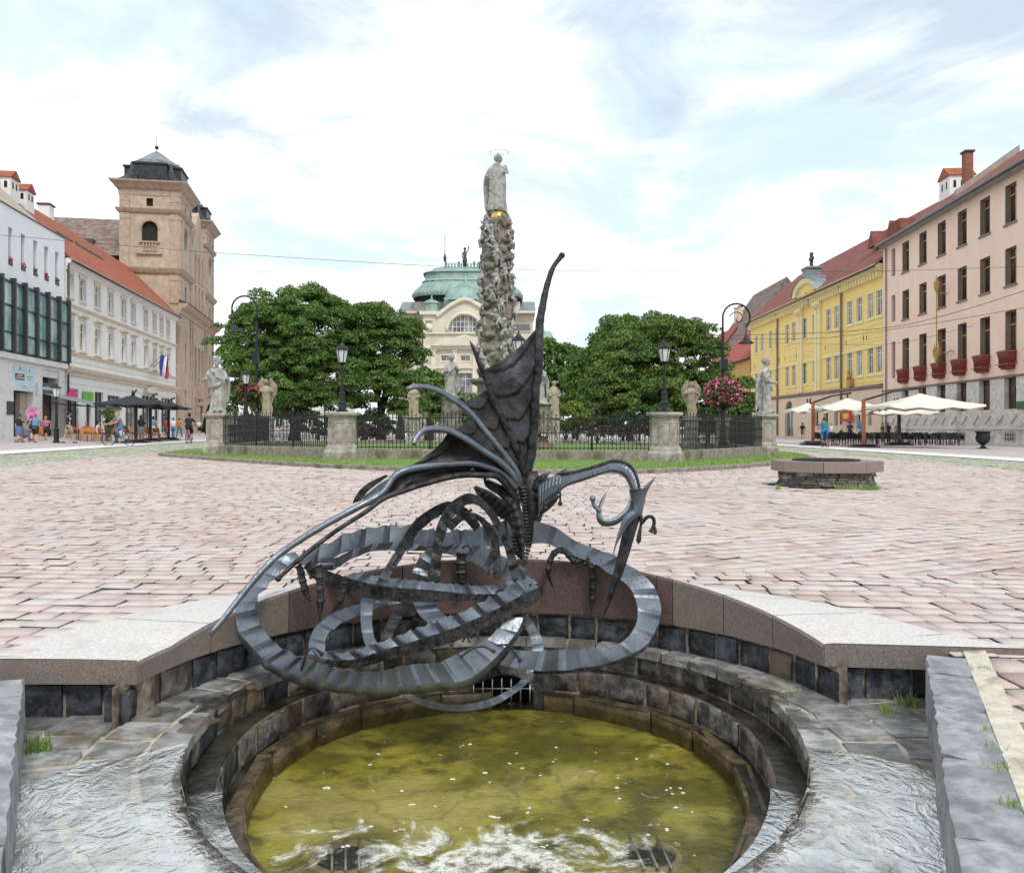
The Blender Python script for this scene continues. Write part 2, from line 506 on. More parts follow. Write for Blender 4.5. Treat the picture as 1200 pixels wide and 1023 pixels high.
for a, b, m_ in ((-86,-66,M_gran),(-66,-47.5,M_gran),(-47.5,-22,M_red),(-22,3.3,M_red),(3.3,34.5,M_red),(34.5,38.2,M_red),(38.2,50,M_gran),(50,62,M_gran),(62,75.5,M_gran)):
    coping(a, b, m_)
def shoulder(poly, front):
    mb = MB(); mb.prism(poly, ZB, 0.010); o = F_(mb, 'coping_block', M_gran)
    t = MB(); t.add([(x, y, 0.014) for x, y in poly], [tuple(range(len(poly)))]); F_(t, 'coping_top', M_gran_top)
pr = pol(RI, 75.5); pr2 = pol(RO, 75.5); pl = pol(RI, -86); pl2 = pol(RO, -86)
shoulder([(pr[0]+0.002, pr[1]), (2.30, pr[1]-0.10), (2.30, 3.86), (pr2[0], pr2[1]), ], 0)
shoulder([(pl[0]-0.002, pl[1]), (pl2[0], pl2[1]), (-2.35, 3.98), (-2.75, 3.98), (-2.75, pl[1]+0.02)], 0)
M_joint = mat('pale_mortar', (0.17,0.13,0.095), (0.36,0.295,0.22), 0.9, ns=14, c3=(0.07,0.052,0.04), s3=4.5, lo3=0.46, hi3=0.6, bump=0.4, bs=30)
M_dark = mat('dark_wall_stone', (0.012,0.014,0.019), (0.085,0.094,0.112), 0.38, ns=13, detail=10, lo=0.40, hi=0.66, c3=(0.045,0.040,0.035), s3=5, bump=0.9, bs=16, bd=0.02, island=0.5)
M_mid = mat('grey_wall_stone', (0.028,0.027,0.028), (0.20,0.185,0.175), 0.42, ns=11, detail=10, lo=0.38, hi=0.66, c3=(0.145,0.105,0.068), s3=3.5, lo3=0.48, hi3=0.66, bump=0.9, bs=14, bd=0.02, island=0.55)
M_wet = mat('wet_algae_stone', (0.012,0.013,0.010), (0.05,0.045,0.03), 0.18, ns=6, detail=6, bump=0.4, bs=14, island=0.3)

rs = random.Random(4)
def stone_ring(r, z0, z1, pa, pb, wlo, whi, gap, mats, skip=None, batter=0.0, jit=0.005, d=0.0):
    """one course of rough blocks, faces towards the basin axis"""
    mbs = {m.name: MB() for m in mats}
    p = pa
    while p < pb:
        w = math.degrees(rs.uniform(wlo, whi)/r); q = min(p+w, pb)
        if pb-q < 0.4*w: q = pb
        gp = math.degrees(gap/r)/2
        if not (skip and skip((p+q)/2)):
            mm = mats[0] if len(mats) == 1 or rs.random() < 0.62 else rs.choice(mats[1:])
            mb = mbs[mm.name]
            dz = rs.uniform(-0.004, 0.004)
            out = rs.uniform(-0.010, 0.008)
            nx, nz = 6, 6
            rows = []
            for j in range(nz):
                t = (0,0.06,0.33,0.66,0.94,1)[j]; row = []
                for i in range(nx):
                    s = (0,0.06,0.33,0.66,0.94,1)[i]
                    e = 0.012 if (i in (0, nx-1) or j in (0, nz-1)) else 0.0
                    ang = p+gp + (q-p-2*gp)*s + math.degrees(rs.uniform(-jit, jit)/r)
                    zz = z0+gap/2 + (z1-z0-gap)*t + dz + rs.uniform(-jit, jit)*0.7
                    row.append(pol(r + out + e + rs.uniform(-0.004, 0.004) + batter*(t-1), ang, zz, d))
                rows.append(row)
            mb.grid(rows, True)
            # sides
            back = [pol(r+0.08, p+gp, z0+gap/2, d), pol(r+0.08, q-gp, z0+gap/2, d), pol(r+0.08, q-gp, z1-gap/2, d), pol(r+0.08, p+gp, z1-gap/2, d)]
            fr = [rows[0][0], rows[0][-1], rows[-1][-1], rows[-1][0]]
            mb.add(fr+back, [(0,1,5,4),(1,2,6,5),(2,3,7,6),(3,0,4,7)])
        p = q
    for m in mats:
        if mbs[m.name].v: F_(mbs[m.name], 'wall_stones', m)
def cyl_wall(r, z0, z1, pa, pb, mt, name='mortar', d=0.0):
    mb = MB(); n = int((pb-pa)/3)
    mb.grid([[pol(r, pa+(pb-pa)*i/n, z0, d), pol(r, pa+(pb-pa)*i/n, z1, d)] for i in range(n+1)], True)
    F_(mb, name, mt)
ZL, ZS, ZC, ZW, ZF = -0.245, -0.400, -0.540, -0.585, -0.65
# outer wall under the coping
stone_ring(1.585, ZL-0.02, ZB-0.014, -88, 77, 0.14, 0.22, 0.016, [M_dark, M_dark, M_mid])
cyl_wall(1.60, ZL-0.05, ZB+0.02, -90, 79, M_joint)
# straight wall stones under the shoulders
mbd = MB(); 
for x0, x1 in ((1.53,1.62),(1.64,1.84),(1.86,2.1)):
    mbd.bbox(x0, x1, pr[1]+0.02, pr[1]+0.2, ZL-0.05, ZB-0.006, 0.012)
for x0, x1 in ((-1.76,-1.645),(-1.93,-1.78),(-2.25,-1.95)):
    mbd.bbox(x0, x1, pl[1]+0.045, pl[1]+0.2, ZL-0.05, ZB-0.006, 0.012)
F_(mbd, 'wall_stones', M_dark)
mbj = MB(); mbj.box(1.50, 2.3, pr[1]+0.035, pr[1]+0.22, ZL-0.06, ZB-0.003); mbj.box(-2.4, -1.60, pl[1]+0.06, pl[1]+0.22, ZL-0.06, ZB-0.003)
F_(mbj, 'mortar', M_joint)
# ledge paving (slabs in pale mortar)
R1, R2, R3 = 1.275, 1.155, 1.06
D1, D2, D3 = 0.280, 0.330, 0.375
def rin(phi):
    s_, c_ = math.sin(R(phi)), math.cos(R(phi))
    t = D1*c_ + math.sqrt(R1*R1 - (D1*s_)**2)
    if t*c_ < D1:
        q = c_/1.35; e = D1/1.35; A = s_*s_+q*q
        t = (q*e + math.sqrt((q*e)**2 - A*(e*e - R1*R1)))/A
    return t
M_ledge = mat('ledge_slab', (0.15,0.145,0.142), (0.40,0.385,0.37), 0.28, ns=9, detail=10, lo=0.36, hi=0.66, c3=(0.16,0.125,0.085), s3=2.8, bump=0.8, bs=11, bd=0.018, island=0.35)
M_ledge_j = mat('ledge_mortar', (0.42,0.37,0.29), (0.55,0.50,0.42), 0.85, ns=16, c3=(0.20,0.16,0.08), s3=3, bump=0.3)
mb = MB()
for ra0, rb, da in ((0,1.375,9.5),(1.375,1.60,8.0),(1.60,1.86,6.6),(1.86,2.12,5.6),(2.12,2.5,5.0)):
    p = -180 + rs.uniform(0, 5)
    while p < 180:
        q = p + da*rs.uniform(0.8, 1.25)
        ri = rin((p+q)/2) - 0.012
        ra = max(ra0, ri)
        if rb - ra > 0.05 and (ra < 1.585 or abs((p+q)/2) > 68) and (rb < 1.7 or abs((p+q)/2) > 60):
            g = 0.009 + rs.random()*0.007
            gg = math.degrees(g/ra)
            zz = ZL + rs.uniform(-0.005, 0.004)
            c = []
            fa = lambda a_: (rin(a_) - 0.012 if ra == ri else ra + g)
            for (r_, a_) in ((fa(p+gg),p+gg),(fa((p+q)/2),(p+q)/2),(fa(q-gg),q-gg),(rb-g,q-gg),(rb-g,(p+q)/2),(rb-g,p+gg)):
                c.append((r_+rs.uniform(-0.012,0.012)*(1 if r_ > ri+0.05 else 0.4), a_+rs.uniform(-0.5,0.5)))
            tp = [pol(r_, a_, zz+rs.uniform(-0.002,0.002)) for r_, a_ in c]
            bt = [pol(r_, a_, ZL-0.05) for r_, a_ in c]
            n = 6
            mb.add(tp+bt, [tuple(range(n))]+[(i,(i+1)%n,n+(i+1)%n,n+i) for i in range(n)])
        p = q
F_(mb, 'ledge_slabs', M_ledge)
mb = MB(); rows = []
for i in range(121):
    p = -180+3*i; rows.append([pol(rin(p)+0.014, p, ZL-0.010), pol(2.6, p, ZL-0.010)])
mb.grid(rows, False); F_(mb, 'ledge_mortar', M_ledge_j)
# inner courses, stepped
outl = lambda p: abs(p-0.5) < 10.5
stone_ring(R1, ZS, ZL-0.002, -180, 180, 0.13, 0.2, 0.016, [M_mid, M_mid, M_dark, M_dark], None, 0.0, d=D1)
cyl_wall(R1+0.012, ZS-0.03, ZL-0.008, -180, 180, M_joint, d=D1)
stone_ring(R2, ZC, ZS+0.002, -180, 180, 0.15, 0.24, 0.016, [M_mid, M_mid, M_dark], outl, d=D2)
cyl_wall(R2+0.012, ZC-0.03, ZS, 14, 346, M_joint, d=D2)
M_curb = mat('brown_wet_curb', (0.045,0.032,0.018), (0.16,0.115,0.065), 0.3, ns=11, c3=(0.06,0.05,0.02), s3=3, bump=0.4, bs=20)
stone_ring(R3+0.01, ZF-0.05, ZC+0.004, -180, 180, 0.3, 0.5, 0.008, [M_curb], outl, d=D3)
cyl_wall(R3+0.035, ZF-0.05, ZC, 13, 347, M_curb, 'curb_backing', d=D3)
mb = MB()
for i in range(120):
    p, q = -180+3*i, -177+3*i
    if not outl((p+q)/2): mb.add([pol(R3+0.02,p,ZC-0.001,D3),pol(R3+0.02,q,ZC-0.001,D3),pol(R2+0.03,q,ZC-0.001,D2),pol(R2+0.03,p,ZC-0.001,D2)], [(0,1,2,3)])
    mb.add([pol(R2+0.015,p,ZS-0.001,D2),pol(R2+0.015,q,ZS-0.001,D2),pol(R1+0.03,q,ZS-0.001,D1),pol(R1+0.03,p,ZS-0.001,D1)], [(0,1,2,3)])
F_(mb, 'step_top', M_wet)
# wet, algae-black streaks: extra wet blocks on the right and left of the wall
CYR = CY + D2 + R2
# dark outlet niche at the back, with bars
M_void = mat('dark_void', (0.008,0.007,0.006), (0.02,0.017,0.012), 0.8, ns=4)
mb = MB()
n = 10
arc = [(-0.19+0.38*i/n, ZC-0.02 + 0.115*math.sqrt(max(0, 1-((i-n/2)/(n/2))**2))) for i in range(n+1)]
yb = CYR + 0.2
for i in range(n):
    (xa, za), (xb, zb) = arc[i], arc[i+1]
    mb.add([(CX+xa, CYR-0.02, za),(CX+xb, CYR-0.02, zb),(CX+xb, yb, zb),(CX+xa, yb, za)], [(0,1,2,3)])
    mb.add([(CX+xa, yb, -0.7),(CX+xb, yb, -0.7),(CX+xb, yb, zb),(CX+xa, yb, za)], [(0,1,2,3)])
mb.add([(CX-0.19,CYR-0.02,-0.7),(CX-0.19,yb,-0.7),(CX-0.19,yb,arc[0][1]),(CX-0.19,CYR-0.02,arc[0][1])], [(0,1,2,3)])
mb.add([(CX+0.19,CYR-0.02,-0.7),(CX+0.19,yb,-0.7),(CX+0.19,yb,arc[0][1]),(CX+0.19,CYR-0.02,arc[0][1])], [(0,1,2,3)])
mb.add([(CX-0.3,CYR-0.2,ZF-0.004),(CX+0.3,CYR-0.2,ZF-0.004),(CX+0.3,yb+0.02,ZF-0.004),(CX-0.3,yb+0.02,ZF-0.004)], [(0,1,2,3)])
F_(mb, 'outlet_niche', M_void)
mb = MB()                                 # stone spandrel around the niche
ang = [math.degrees(math.asin(max(-1,min(1,(xa)/(R2))))) for xa, za in arc]
for i in range(n):
    mb.add([pol(R2+0.004, ang[i], arc[i][1], D2), pol(R2+0.004, ang[i+1], arc[i+1][1], D2), pol(R2+0.004, ang[i+1], ZS, D2), pol(R2+0.004, ang[i], ZS, D2)], [(0,1,2,3)])
for sgn in (-1, 1):
    a0, a1 = sgn*9.1, sgn*15.5
    mb.add([pol(R2+0.004, a0, -0.7, D2), pol(R2+0.004, a1, -0.7, D2), pol(R2+0.004, a1, ZS, D2), pol(R2+0.004, a0, ZS, D2)], [(0,1,2,3)])
F_(mb, 'niche_surround', M_mid)
M_steel = mat('galvanised_bar', (0.35,0.35,0.34), (0.5,0.5,0.48), 0.4, 0.85, ns=20)
mb = MB()
for k in range(7):
    x = CX-0.165+0.055*k
    mb.tube([(x, CYR-0.035, -0.60), (x, CYR-0.035, ZC+0.03 + 0.05*math.sin(PI*(k+0.5)/7))], 0.0045, 6)
mb.tube([(CX-0.19, CYR-0.035, ZC+0.02), (CX+0.19, CYR-0.035, ZC+0.02)], 0.004, 6)
F_(mb, 'outlet_grate', M_steel)
# floor
def floor_mat():
    m, nt, b = new_mat('algae_basin_floor')
    vec = ncoord(nt)
    n1 = nnoise(nt, vec, 2.2, 8, 0.62, 0.4); n2 = nnoise(nt, vec, 7, 8, 0.65, 0.3); n3 = nnoise(nt, vec, 1.1, 4)
    col = nmix(nt, nmap(nt, n1, 0.36, 0.66), (0.17,0.155,0.018), (0.50,0.44,0.085))
    col = nmix(nt, nmap(nt, n2, 0.46, 0.66, 0, 0.9), col, (0.095,0.088,0.018))
    col = nmix(nt, nmap(nt, n3, 0.52, 0.68, 0, 0.7), col, (0.52,0.45,0.22))
    vo = nt.nodes.new('ShaderNodeTexVoronoi'); vo.feature = 'DISTANCE_TO_EDGE'; vo.inputs['Scale'].default_value = 3.2
    wv_ = nt.nodes.new('ShaderNodeVectorMath'); nz_ = nt.nodes.new('ShaderNodeTexNoise'); nz_.inputs['Scale'].default_value = 3.0; nz_.inputs['Detail'].default_value = 6; nt.links.new(vec, nz_.inputs['Vector']); wv_.operation = 'MULTIPLY_ADD'; wv_.inputs[1].default_value = (0.45,0.45,0.0); nt.links.new(nz_.outputs['Color'], wv_.inputs[0]); nt.links.new(vec, wv_.inputs[2]); nt.links.new(wv_.outputs[0], vo.inputs['Vector'])
    crack = nmap(nt, vo.outputs['Distance'], 0.012, 0.05, 1, 0)
    crack = nmath(nt, 'MULTIPLY', crack, nmap(nt, nnoise(nt, vec, 1.4, 3), 0.50, 0.62))
    col = nmix(nt, nmath(nt, 'MULTIPLY', crack, 0.28), col, (0.035,0.03,0.008))
    nt.links.new(col, b.inputs['Base Color']); b.inputs['Roughness'].default_value = 0.6
    nt.links.new(nbump(nt, n2, 0.5, 0.03), b.inputs['Normal'])
    return m
mb = MB(); mb.add([pol(R3+0.04, 3*i, ZF, D3) for i in range(120)], [tuple(range(120))]); F_(mb, 'basin_floor', floor_mat())
# floor drains: dark round pits with a rim and bars
for px, py, rr in ((405,990,0.115),(762,988,0.10)):
    Y = (1-ZW)/((py-502)/1000); x, y = (px-600)/1000*Y, Y
    mb = MB(); mb.lathe([(rr*1.25, ZF+0.001),(rr*1.2, ZF+0.022),(rr, ZF+0.028),(rr*0.97, ZF+0.004)], 28, (x,y,0), cap=False); F_(mb, 'drain_rim', mat('drain_concrete', (0.26,0.21,0.13), (0.36,0.30,0.20), 0.6, ns=14))
    mb = MB(); mb.lathe([(rr*0.99, ZF+0.006),(0.001, ZF+0.005)], 28, (x,y,0), cap=False); F_(mb, 'drain_pit', M_void)
    mb = MB()
    for k in (-1, 0, 1):
        mb.tube([((x+k*0.052)*(y+0.12)/y-0.03*(px>600), y+0.12, ZF+0.034), (x+k*0.052, y, ZF+0.036), ((x+k*0.052)*(y-0.13)/y+0.03*(px>600), y-0.13, ZF+0.034)], 0.0055, 6)
    F_(mb, 'drain_grate', M_steel)
# ---- water
def water_mat():
    m, nt, b = new_mat('clear_fountain_water'); nt.nodes.remove(b)
    out = nt.nodes['Material Output']
    vec = ncoord(nt)
    h = nmath(nt, 'ADD', nnoise(nt, vec, 9, 4, 0.6, 0.6), nmath(nt, 'MULTIPLY', nnoise(nt, vec, 34, 3, 0.6), 0.35))
    nrm = nbump(nt, h, 0.55, 0.03)
    gl = nt.nodes.new('ShaderNodeBsdfGlossy'); gl.inputs['Roughness'].default_value = 0.03
    gl.inputs['Color'].default_value = (1,1,1,1)
    tr = nt.nodes.new('ShaderNodeBsdfTransparent'); tr.inputs['Color'].default_value = (0.93,0.92,0.78,1)
    fr = nt.nodes.new('ShaderNodeFresnel'); fr.inputs['IOR'].default_value = 1.33
    nt.links.new(nrm, gl.inputs['Normal']); nt.links.new(nrm, fr.inputs['Normal'])
    mx = nt.nodes.new('ShaderNodeMixShader')
    nt.links.new(fr.outputs[0], mx.inputs[0]); nt.links.new(tr.outputs[0], mx.inputs[1]); nt.links.new(gl.outputs[0], mx.inputs[2])
    # foam: white froth drifting at the near side, thin islands elsewhere
    sp = nt.nodes.new('ShaderNodeSeparateXYZ'); nt.links.new(vec, sp.inputs[0])
    dx = nmath(nt, 'SUBTRACT', sp.outputs['X'], 0.02); dy = nmath(nt, 'ADD', sp.outputs['Y'], 0.80)
    d = nmath(nt, 'SQRT', nmath(nt, 'ADD', nmath(nt, 'MULTIPLY', nmath(nt, 'MULTIPLY', dx, dx), 0.55), nmath(nt, 'MULTIPLY', nmath(nt, 'MULTIPLY', dy, dy), 1.8)))
    near = nmap(nt, d, 0.08, 0.80, 0.135, -0.10)
    f1 = nmath(nt, 'ADD', nnoise(nt, vec, 4.2, 9, 0.66, 1.2), near)
    foam = nmap(nt, f1, 0.53, 0.67)
    cells = nt.nodes.new('ShaderNodeTexVoronoi'); cells.inputs['Scale'].default_value = 75; nt.links.new(vec, cells.inputs['Vector'])
    foam = nmath(nt, 'MULTIPLY', foam, nmath(nt, 'MULTIPLY', nmap(nt, cells.outputs['Distance'], 0.10, 0.5, 0.35, 0.95), nmap(nt, nnoise(nt, vec, 17, 6, 0.7), 0.36, 0.56, 0.15, 1.0)))
    df = nt.nodes.new('ShaderNodeBsdfDiffuse'); df.inputs['Color'].default_value = (0.72,0.71,0.64,1)
    nt.links.new(nbump(nt, cells.outputs['Distance'], 0.6, 0.01), df.inputs['Normal'])
    m2 = nt.nodes.new('ShaderNodeMixShader')
    nt.links.new(foam, m2.inputs[0]); nt.links.new(mx.outputs[0], m2.inputs[1]); nt.links.new(df.outputs[0], m2.inputs[2])
    nt.links.new(m2.outputs[0], out.inputs['Surface'])
    return m
M_water = water_mat()
mb = MB(); mb.add([(q[0]-CX, q[1]-CY-D3, 0) for q in (pol(R3+0.012, 3*i, 0, D3) for i in range(120))], [tuple(range(120))])
mb.f = [f[::-1] for f in mb.f]
struct(mb.build('basin_water', M_water, None, (CX, CY+D3, ZW)))
# bubbles and small foam islands
M_foam = mat('white_foam', (0.62,0.60,0.52), (0.78,0.77,0.72), 0.7, ns=40, bump=0.6, bs=90, bd=0.005)
mb = MB(); rf = random.Random(12)
for k in range(95):
    r_ = math.sqrt(rf.random())*0.95; a_ = rf.uniform(-180, 180)
    x, y, _ = pol(r_, a_); 
    if y > CY+0.75 : continue
    n0 = rf.choice((1,1,2,3,5)); s0 = rf.uniform(0.0015, 0.0055)
    for j in range(n0):
        mb.lathe([(s0*1.3, 0.0),(s0, s0*0.35),(s0*0.4, s0*0.5),(0.0005, s0*0.52)], 8, (x+rf.gauss(0,s0*1.4), y+rf.gauss(0,s0*1.0), ZW+0.001), 1.3, 0.9, cap=False)
tag(mb.build('foam', M_foam), 'small white foam flecks floating on the yellow green water', 'foam', kind='stuff')
# thin sheet of running water on both sides of the ledge, spilling over the steps
def film_mat(name='running_water_film'):
    m, nt, b = new_mat(name); nt.nodes.remove(b)
    out = nt.nodes['Material Output']
    vec = ncoord(nt, (1,1,1))
    wv = nmath(nt, 'ADD', nnoise(nt, ncoord(nt, (1.2,1.0,1), (0,0,0.7)), 8.5, 4, 0.55, 2.4), nmath(nt, 'MULTIPLY', nnoise(nt, vec, 34, 3, 0.55, 1.4), 0.20))
    nrm = nbump(nt, wv, 0.25 if name != 'still_puddle_water' else 0.04, 0.04)
    gl = nt.nodes.new('ShaderNodeBsdfGlossy'); gl.inputs['Roughness'].default_value = 0.06; gl.inputs['Color'].default_value = (1.0,0.965,0.92,1)
    tr = nt.nodes.new('ShaderNodeBsdfTransparent'); tr.inputs['Color'].default_value = (0.93,0.92,0.88,1)
    fr = nt.nodes.new('ShaderNodeFresnel'); fr.inputs['IOR'].default_value = 1.6
    nt.links.new(nrm, gl.inputs['Normal']); nt.links.new(nrm, fr.inputs['Normal'])
    mx = nt.nodes.new('ShaderNodeMixShader')
    nt.links.new(nmath(nt, 'MULTIPLY', nmath(nt, 'MULTIPLY_ADD', fr.outputs[0], 0.75, 0.01), nmap(nt, nnoise(nt, vec, 3.0, 4, 0.6, 0.8), 0.34, 0.58, 0.35, 1.0)), mx.inputs[0]); nt.links.new(tr.outputs[0], mx.inputs[1]); nt.links.new(gl.outputs[0], mx.inputs[2])
    nt.links.new(mx.outputs[0], out.inputs['Surface'])
    return m
M_film = film_mat()
def film(pa, pb):
    mb = MB(); rows = []
    n = 70
    for i in range(n+1):
        p = pa + (pb-pa)*i/n
        f = i/n if pa > 0 else 1-i/n
        ri = rin(p) - 0.016
        ro = ri + 0.03 + (2.42-ri-0.03)*min(1, f*3.2)
        row = []
        for k in range(16):
            t = k/15; r_ = ri + (ro-ri)*t
            row.append(pol(r_, p, ZL+0.0065 + 0.0025*math.sin(p*2.1+r_*31)*math.sin(p*0.9-r_*17)))
        pd = math.degrees(math.atan2(row[0][0]-CX, row[0][1]-CY-D1))
        row = [pol(R2-0.015, pd, ZS+0.004, D2), pol(R2+0.04, pd, ZS+0.006, D2), pol(R1-0.03, pd, ZS+0.012, D1), pol(R1-0.02, pd, ZL-0.02, D1)] + row
        rows.append(row)
    mb.grid(rows, True); return mb
struct(film(99, 165).build('running_water', M_film)); struct(film(-165, -99).build('running_water', M_film))
# shallow standing puddles further back on the ledge
mb = MB()
for (r_, p_, a_, b_) in ((1.33,-74,0.10,0.16),(1.27,-88,0.07,0.10),(1.40,-60,0.06,0.18),(1.30,70,0.08,0.2),(1.28,86,0.06,0.14),(1.38,52,0.05,0.2),(1.5,-82,0.06,0.08)):
    c = Vector(pol(r_, p_, ZL+0.0055)); n = 26; vs = []
    er = Vector((math.sin(R(p_)), math.cos(R(p_)), 0)); et = Vector((math.cos(R(p_)), -math.sin(R(p_)), 0))
    for k in range(n):
        a = 2*PI*k/n; w = 1+0.25*math.sin(3*a+p_)+0.18*math.sin(5*a+2*p_)
        vs.append(c + er*(a_*w*math.cos(a)) + et*(b_*w*math.sin(a)))
    mb.add(vs, [tuple(range(n))])
struct(mb.build('puddles', film_mat('still_puddle_water')))
# ---- parapet walls left and right
M_par = mat('grey_parapet_stone', (0.17,0.17,0.178), (0.38,0.378,0.385), 0.55, ns=10, detail=12, lo=0.36, hi=0.68, c3=(0.28,0.275,0.28), s3=2.5, bump=0.9, bs=9, bd=0.02, island=0.2)
def parapet(label, a, b, w, side, cuts, ztop_=0.004):
    a, b = Vector((*a, 0)), Vector((*b, 0)); d = (b-a); L = d.length; d.normalize(); nn = Vector((-d.y, d.x, 0))*side
    root = thing('parapet_wall', label, 'wall', (a.x, a.y, 0))
    mb = MB(); cs = [c*L for c in cuts]
    for s0, s1 in zip(cs[:-1], cs[1:]):
        g = 0.006; nx, ny = 9, 5; rows = []
        def pt(u, v, z): q = d*u + nn*v; return (q.x, q.y, z)
        sk = rs.uniform(-0.02, 0.02)
        for j in range(ny):
            t = j/(ny-1); row = []
            for i in range(nx):
                s = i/(nx-1); edge = (i in (0, nx-1)) or (j in (0, ny-1))
                u = s0+g + (s1-s0-2*g)*s + sk*(t-0.5)*2*(1 if i in (0,nx-1) else 0) + rs.uniform(-0.006,0.006)
                row.append(pt(u, w*t + rs.uniform(-0.006,0.006), ztop_ - (0.009 if edge else 0) + rs.uniform(-0.004,0.004)))
            rows.append(row)
        mb.grid(rows, True)
        per = [rows[0][i] for i in range(nx)] + [rows[j][-1] for j in range(1,ny)] + [rows[-1][i] for i in range(nx-2,-1,-1)] + [rows[j][0] for j in range(ny-2,0,-1)]
        lows = []
        levels = [ztop_-0.009, -0.10, -0.2, -0.32]
        m = len(per); vs = list(per)
        for z in levels[1:]:
            vs += [(x+rs.uniform(-0.007,0.007), y+rs.uniform(-0.007,0.007), z) for x, y, _ in per]
        fs = []
        for l in range(3):
            fs += [(l*m+i, l*m+(i+1)%m, (l+1)*m+(i+1)%m, (l+1)*m+i) for i in range(m)]
        mb.add(vs, fs)
    mb.build('parapet_stones', M_par, root)
    core = MB(); q = [d*0.0+nn*0.02, d*L+nn*0.02, d*L+nn*(w-0.02), d*0.0+nn*(w-0.02)]
    core.prism([(p.x, p.y) for p in (q if side > 0 else q[::-1])], -0.34, -0.02); core.build('mortar', M_grout, root)
    return root
parapet('low parapet wall of grey slabs on the right of the fountain, beside the brick paving', (1.84,3.79), (0.80,1.45), 0.195, 1, [0,0.12,0.30,0.50,0.72,1.0])
parapet('low parapet wall of grey slabs cut by the left edge of the photo', (-1.965,3.43), (-0.90,1.45), 0.21, -1, [0,0.11,0.27,0.45,0.70,1.0])
mb = MB(); mb.add([(2.03,3.84,0.002),(2.13,3.84,0.002),(1.08,1.4,0.002),(0.98,1.4,0.002)], [(3,2,1,0)])
struct(mb.build('mortar_strip', mat('cream_mortar', (0.50,0.44,0.34), (0.66,0.60,0.50), 0.9, ns=18, c3=(0.3,0.26,0.18), s3=5, bump=0.5, bs=40)))
# tufts of grass in the corners
M_grass = mat('grass_blade', (0.12,0.21,0.03), (0.25,0.36,0.07), 0.6, ns=3, island=0.3)
def tuft(mb, x, y, z, n, h, spread, rr):
    for k in range(n):
        a = rr.uniform(0, 2*PI); d = spread*rr.random(); hh = h*rr.uniform(0.5, 1.1); lean = rr.uniform(0.1, 0.7)*hh
        bx, by = x+d*math.cos(a), y+d*math.sin(a); w = hh*0.05
        la = rr.uniform(0, 2*PI)
        mb.add([(bx-w, by, z),(bx+w, by, z),(bx+lean*0.5*math.cos(la)+w*0.6, by+lean*0.5*math.sin(la), z+hh*0.65),(bx+lean*math.cos(la), by+lean*math.sin(la), z+hh)], [(0,1,2,3)])
mb = MB(); rr = random.Random(8)
for (px, py, z, n, h, s) in ((44,880,ZL,60,0.07,0.05),(1150,786,-0.01,30,0.03,0.05),(1165,880,-0.01,40,0.03,0.04),(1170,905,-0.01,40,0.035,0.04),(1155,860,-0.01,30,0.03,0.03),(1040,835,ZL,40,0.05,0.05),(1065,826,ZL,60,0.05,0.06),(1140,775,-0.01,30,0.02,0.05),(1185,950,-0.01,40,0.04,0.04),(930,815,ZL,30,0.03,0.1)):
    Y = (1-z)/((py-502)/1000); tuft(mb, (px-600)/1000*Y, Y, z, n, h, s, rr)
tag(mb.build('grass_tufts', M_grass), 'small tufts of grass growing in the joints beside the fountain', 'grass', kind='stuff')
# ================================================================ DRAGON SCULPTURE (forged steel)
def steel_mat():
    m, nt, b = new_mat('forged_painted_steel')
    vec = ncoord(nt)
    n1 = nnoise(nt, vec, 7, 7, 0.62, 0.4); n2 = nnoise(nt, ncoord(nt, (1,1,0.25)), 60, 5, 0.6)
    col = nmix(nt, nmap(nt, n1, 0.25, 0.78), (0.125,0.141,0.163), (0.205,0.232,0.268))
    col = nmix(nt, nmap(nt, n2, 0.52, 0.75, 0, 0.5), col, (0.040,0.043,0.048))
    nt.links.new(col, b.inputs['Base Color'])
    b.inputs['Metallic'].default_value = 0.75
    nt.links.new(nmap(nt, n2, 0.35, 0.7, 0.32, 0.50), b.inputs['Roughness'])
    h = nmath(nt, 'ADD', n2, nmath(nt, 'MULTIPLY', nnoise(nt, vec, 26, 4), 1.2))
    nt.links.new(nbump(nt, h, 0.2, 0.006), b.inputs['Normal'])
    return m
M_st = steel_mat()
M_std = mat('dark_forged_steel', (0.010,0.010,0.011), (0.058,0.057,0.058), 0.40, 0.5, ns=16, detail=9, bump=0.9, bs=38, bd=0.010)
M_mem = mat('hammered_wing_sheet', (0.010,0.009,0.009), (0.052,0.046,0.044), 0.40, 0.5, ns=12, detail=10, c3=(0.055,0.064,0.082), s3=3.0, lo3=0.50, hi3=0.68, bump=0.55, bs=34, bd=0.010)
DB = P(612, 655, 5.12)
dragon = thing('dragon_sculpture', 'black forged steel dragon sculpture with one raised wing perched over the fountain', 'sculpture', DB)
def D_(mb, name, mt=None, parent=None):
    if parent is None:
        mb.v = [(x-DB.x, y-DB.y, z-DB.z) for x, y, z in mb.v]
        return mb.build(name, mt or M_st, dragon)
    mb.v = [(x-DB.x, y-DB.y, z-DB.z) for x, y, z in mb.v]
    return mb.build(name, mt or M_st, parent)
def catmull(pts, k):
    """resample a list of tuples smoothly with k steps per segment"""
    p = np.array(pts, float); out = []
    n = len(p)
    for i in range(n-1):
        p0, p1, p2, p3 = p[max(i-1,0)], p[i], p[i+1], p[min(i+2,n-1)]
        for j in range(k):
            t = j/k
            out.append(0.5*((2*p1)+(-p0+p2)*t+(2*p0-5*p1+4*p2-p3)*t*t+(-p0+3*p1-3*p2+p3)*t**3))
    out.append(p[-1]); return np.array(out)
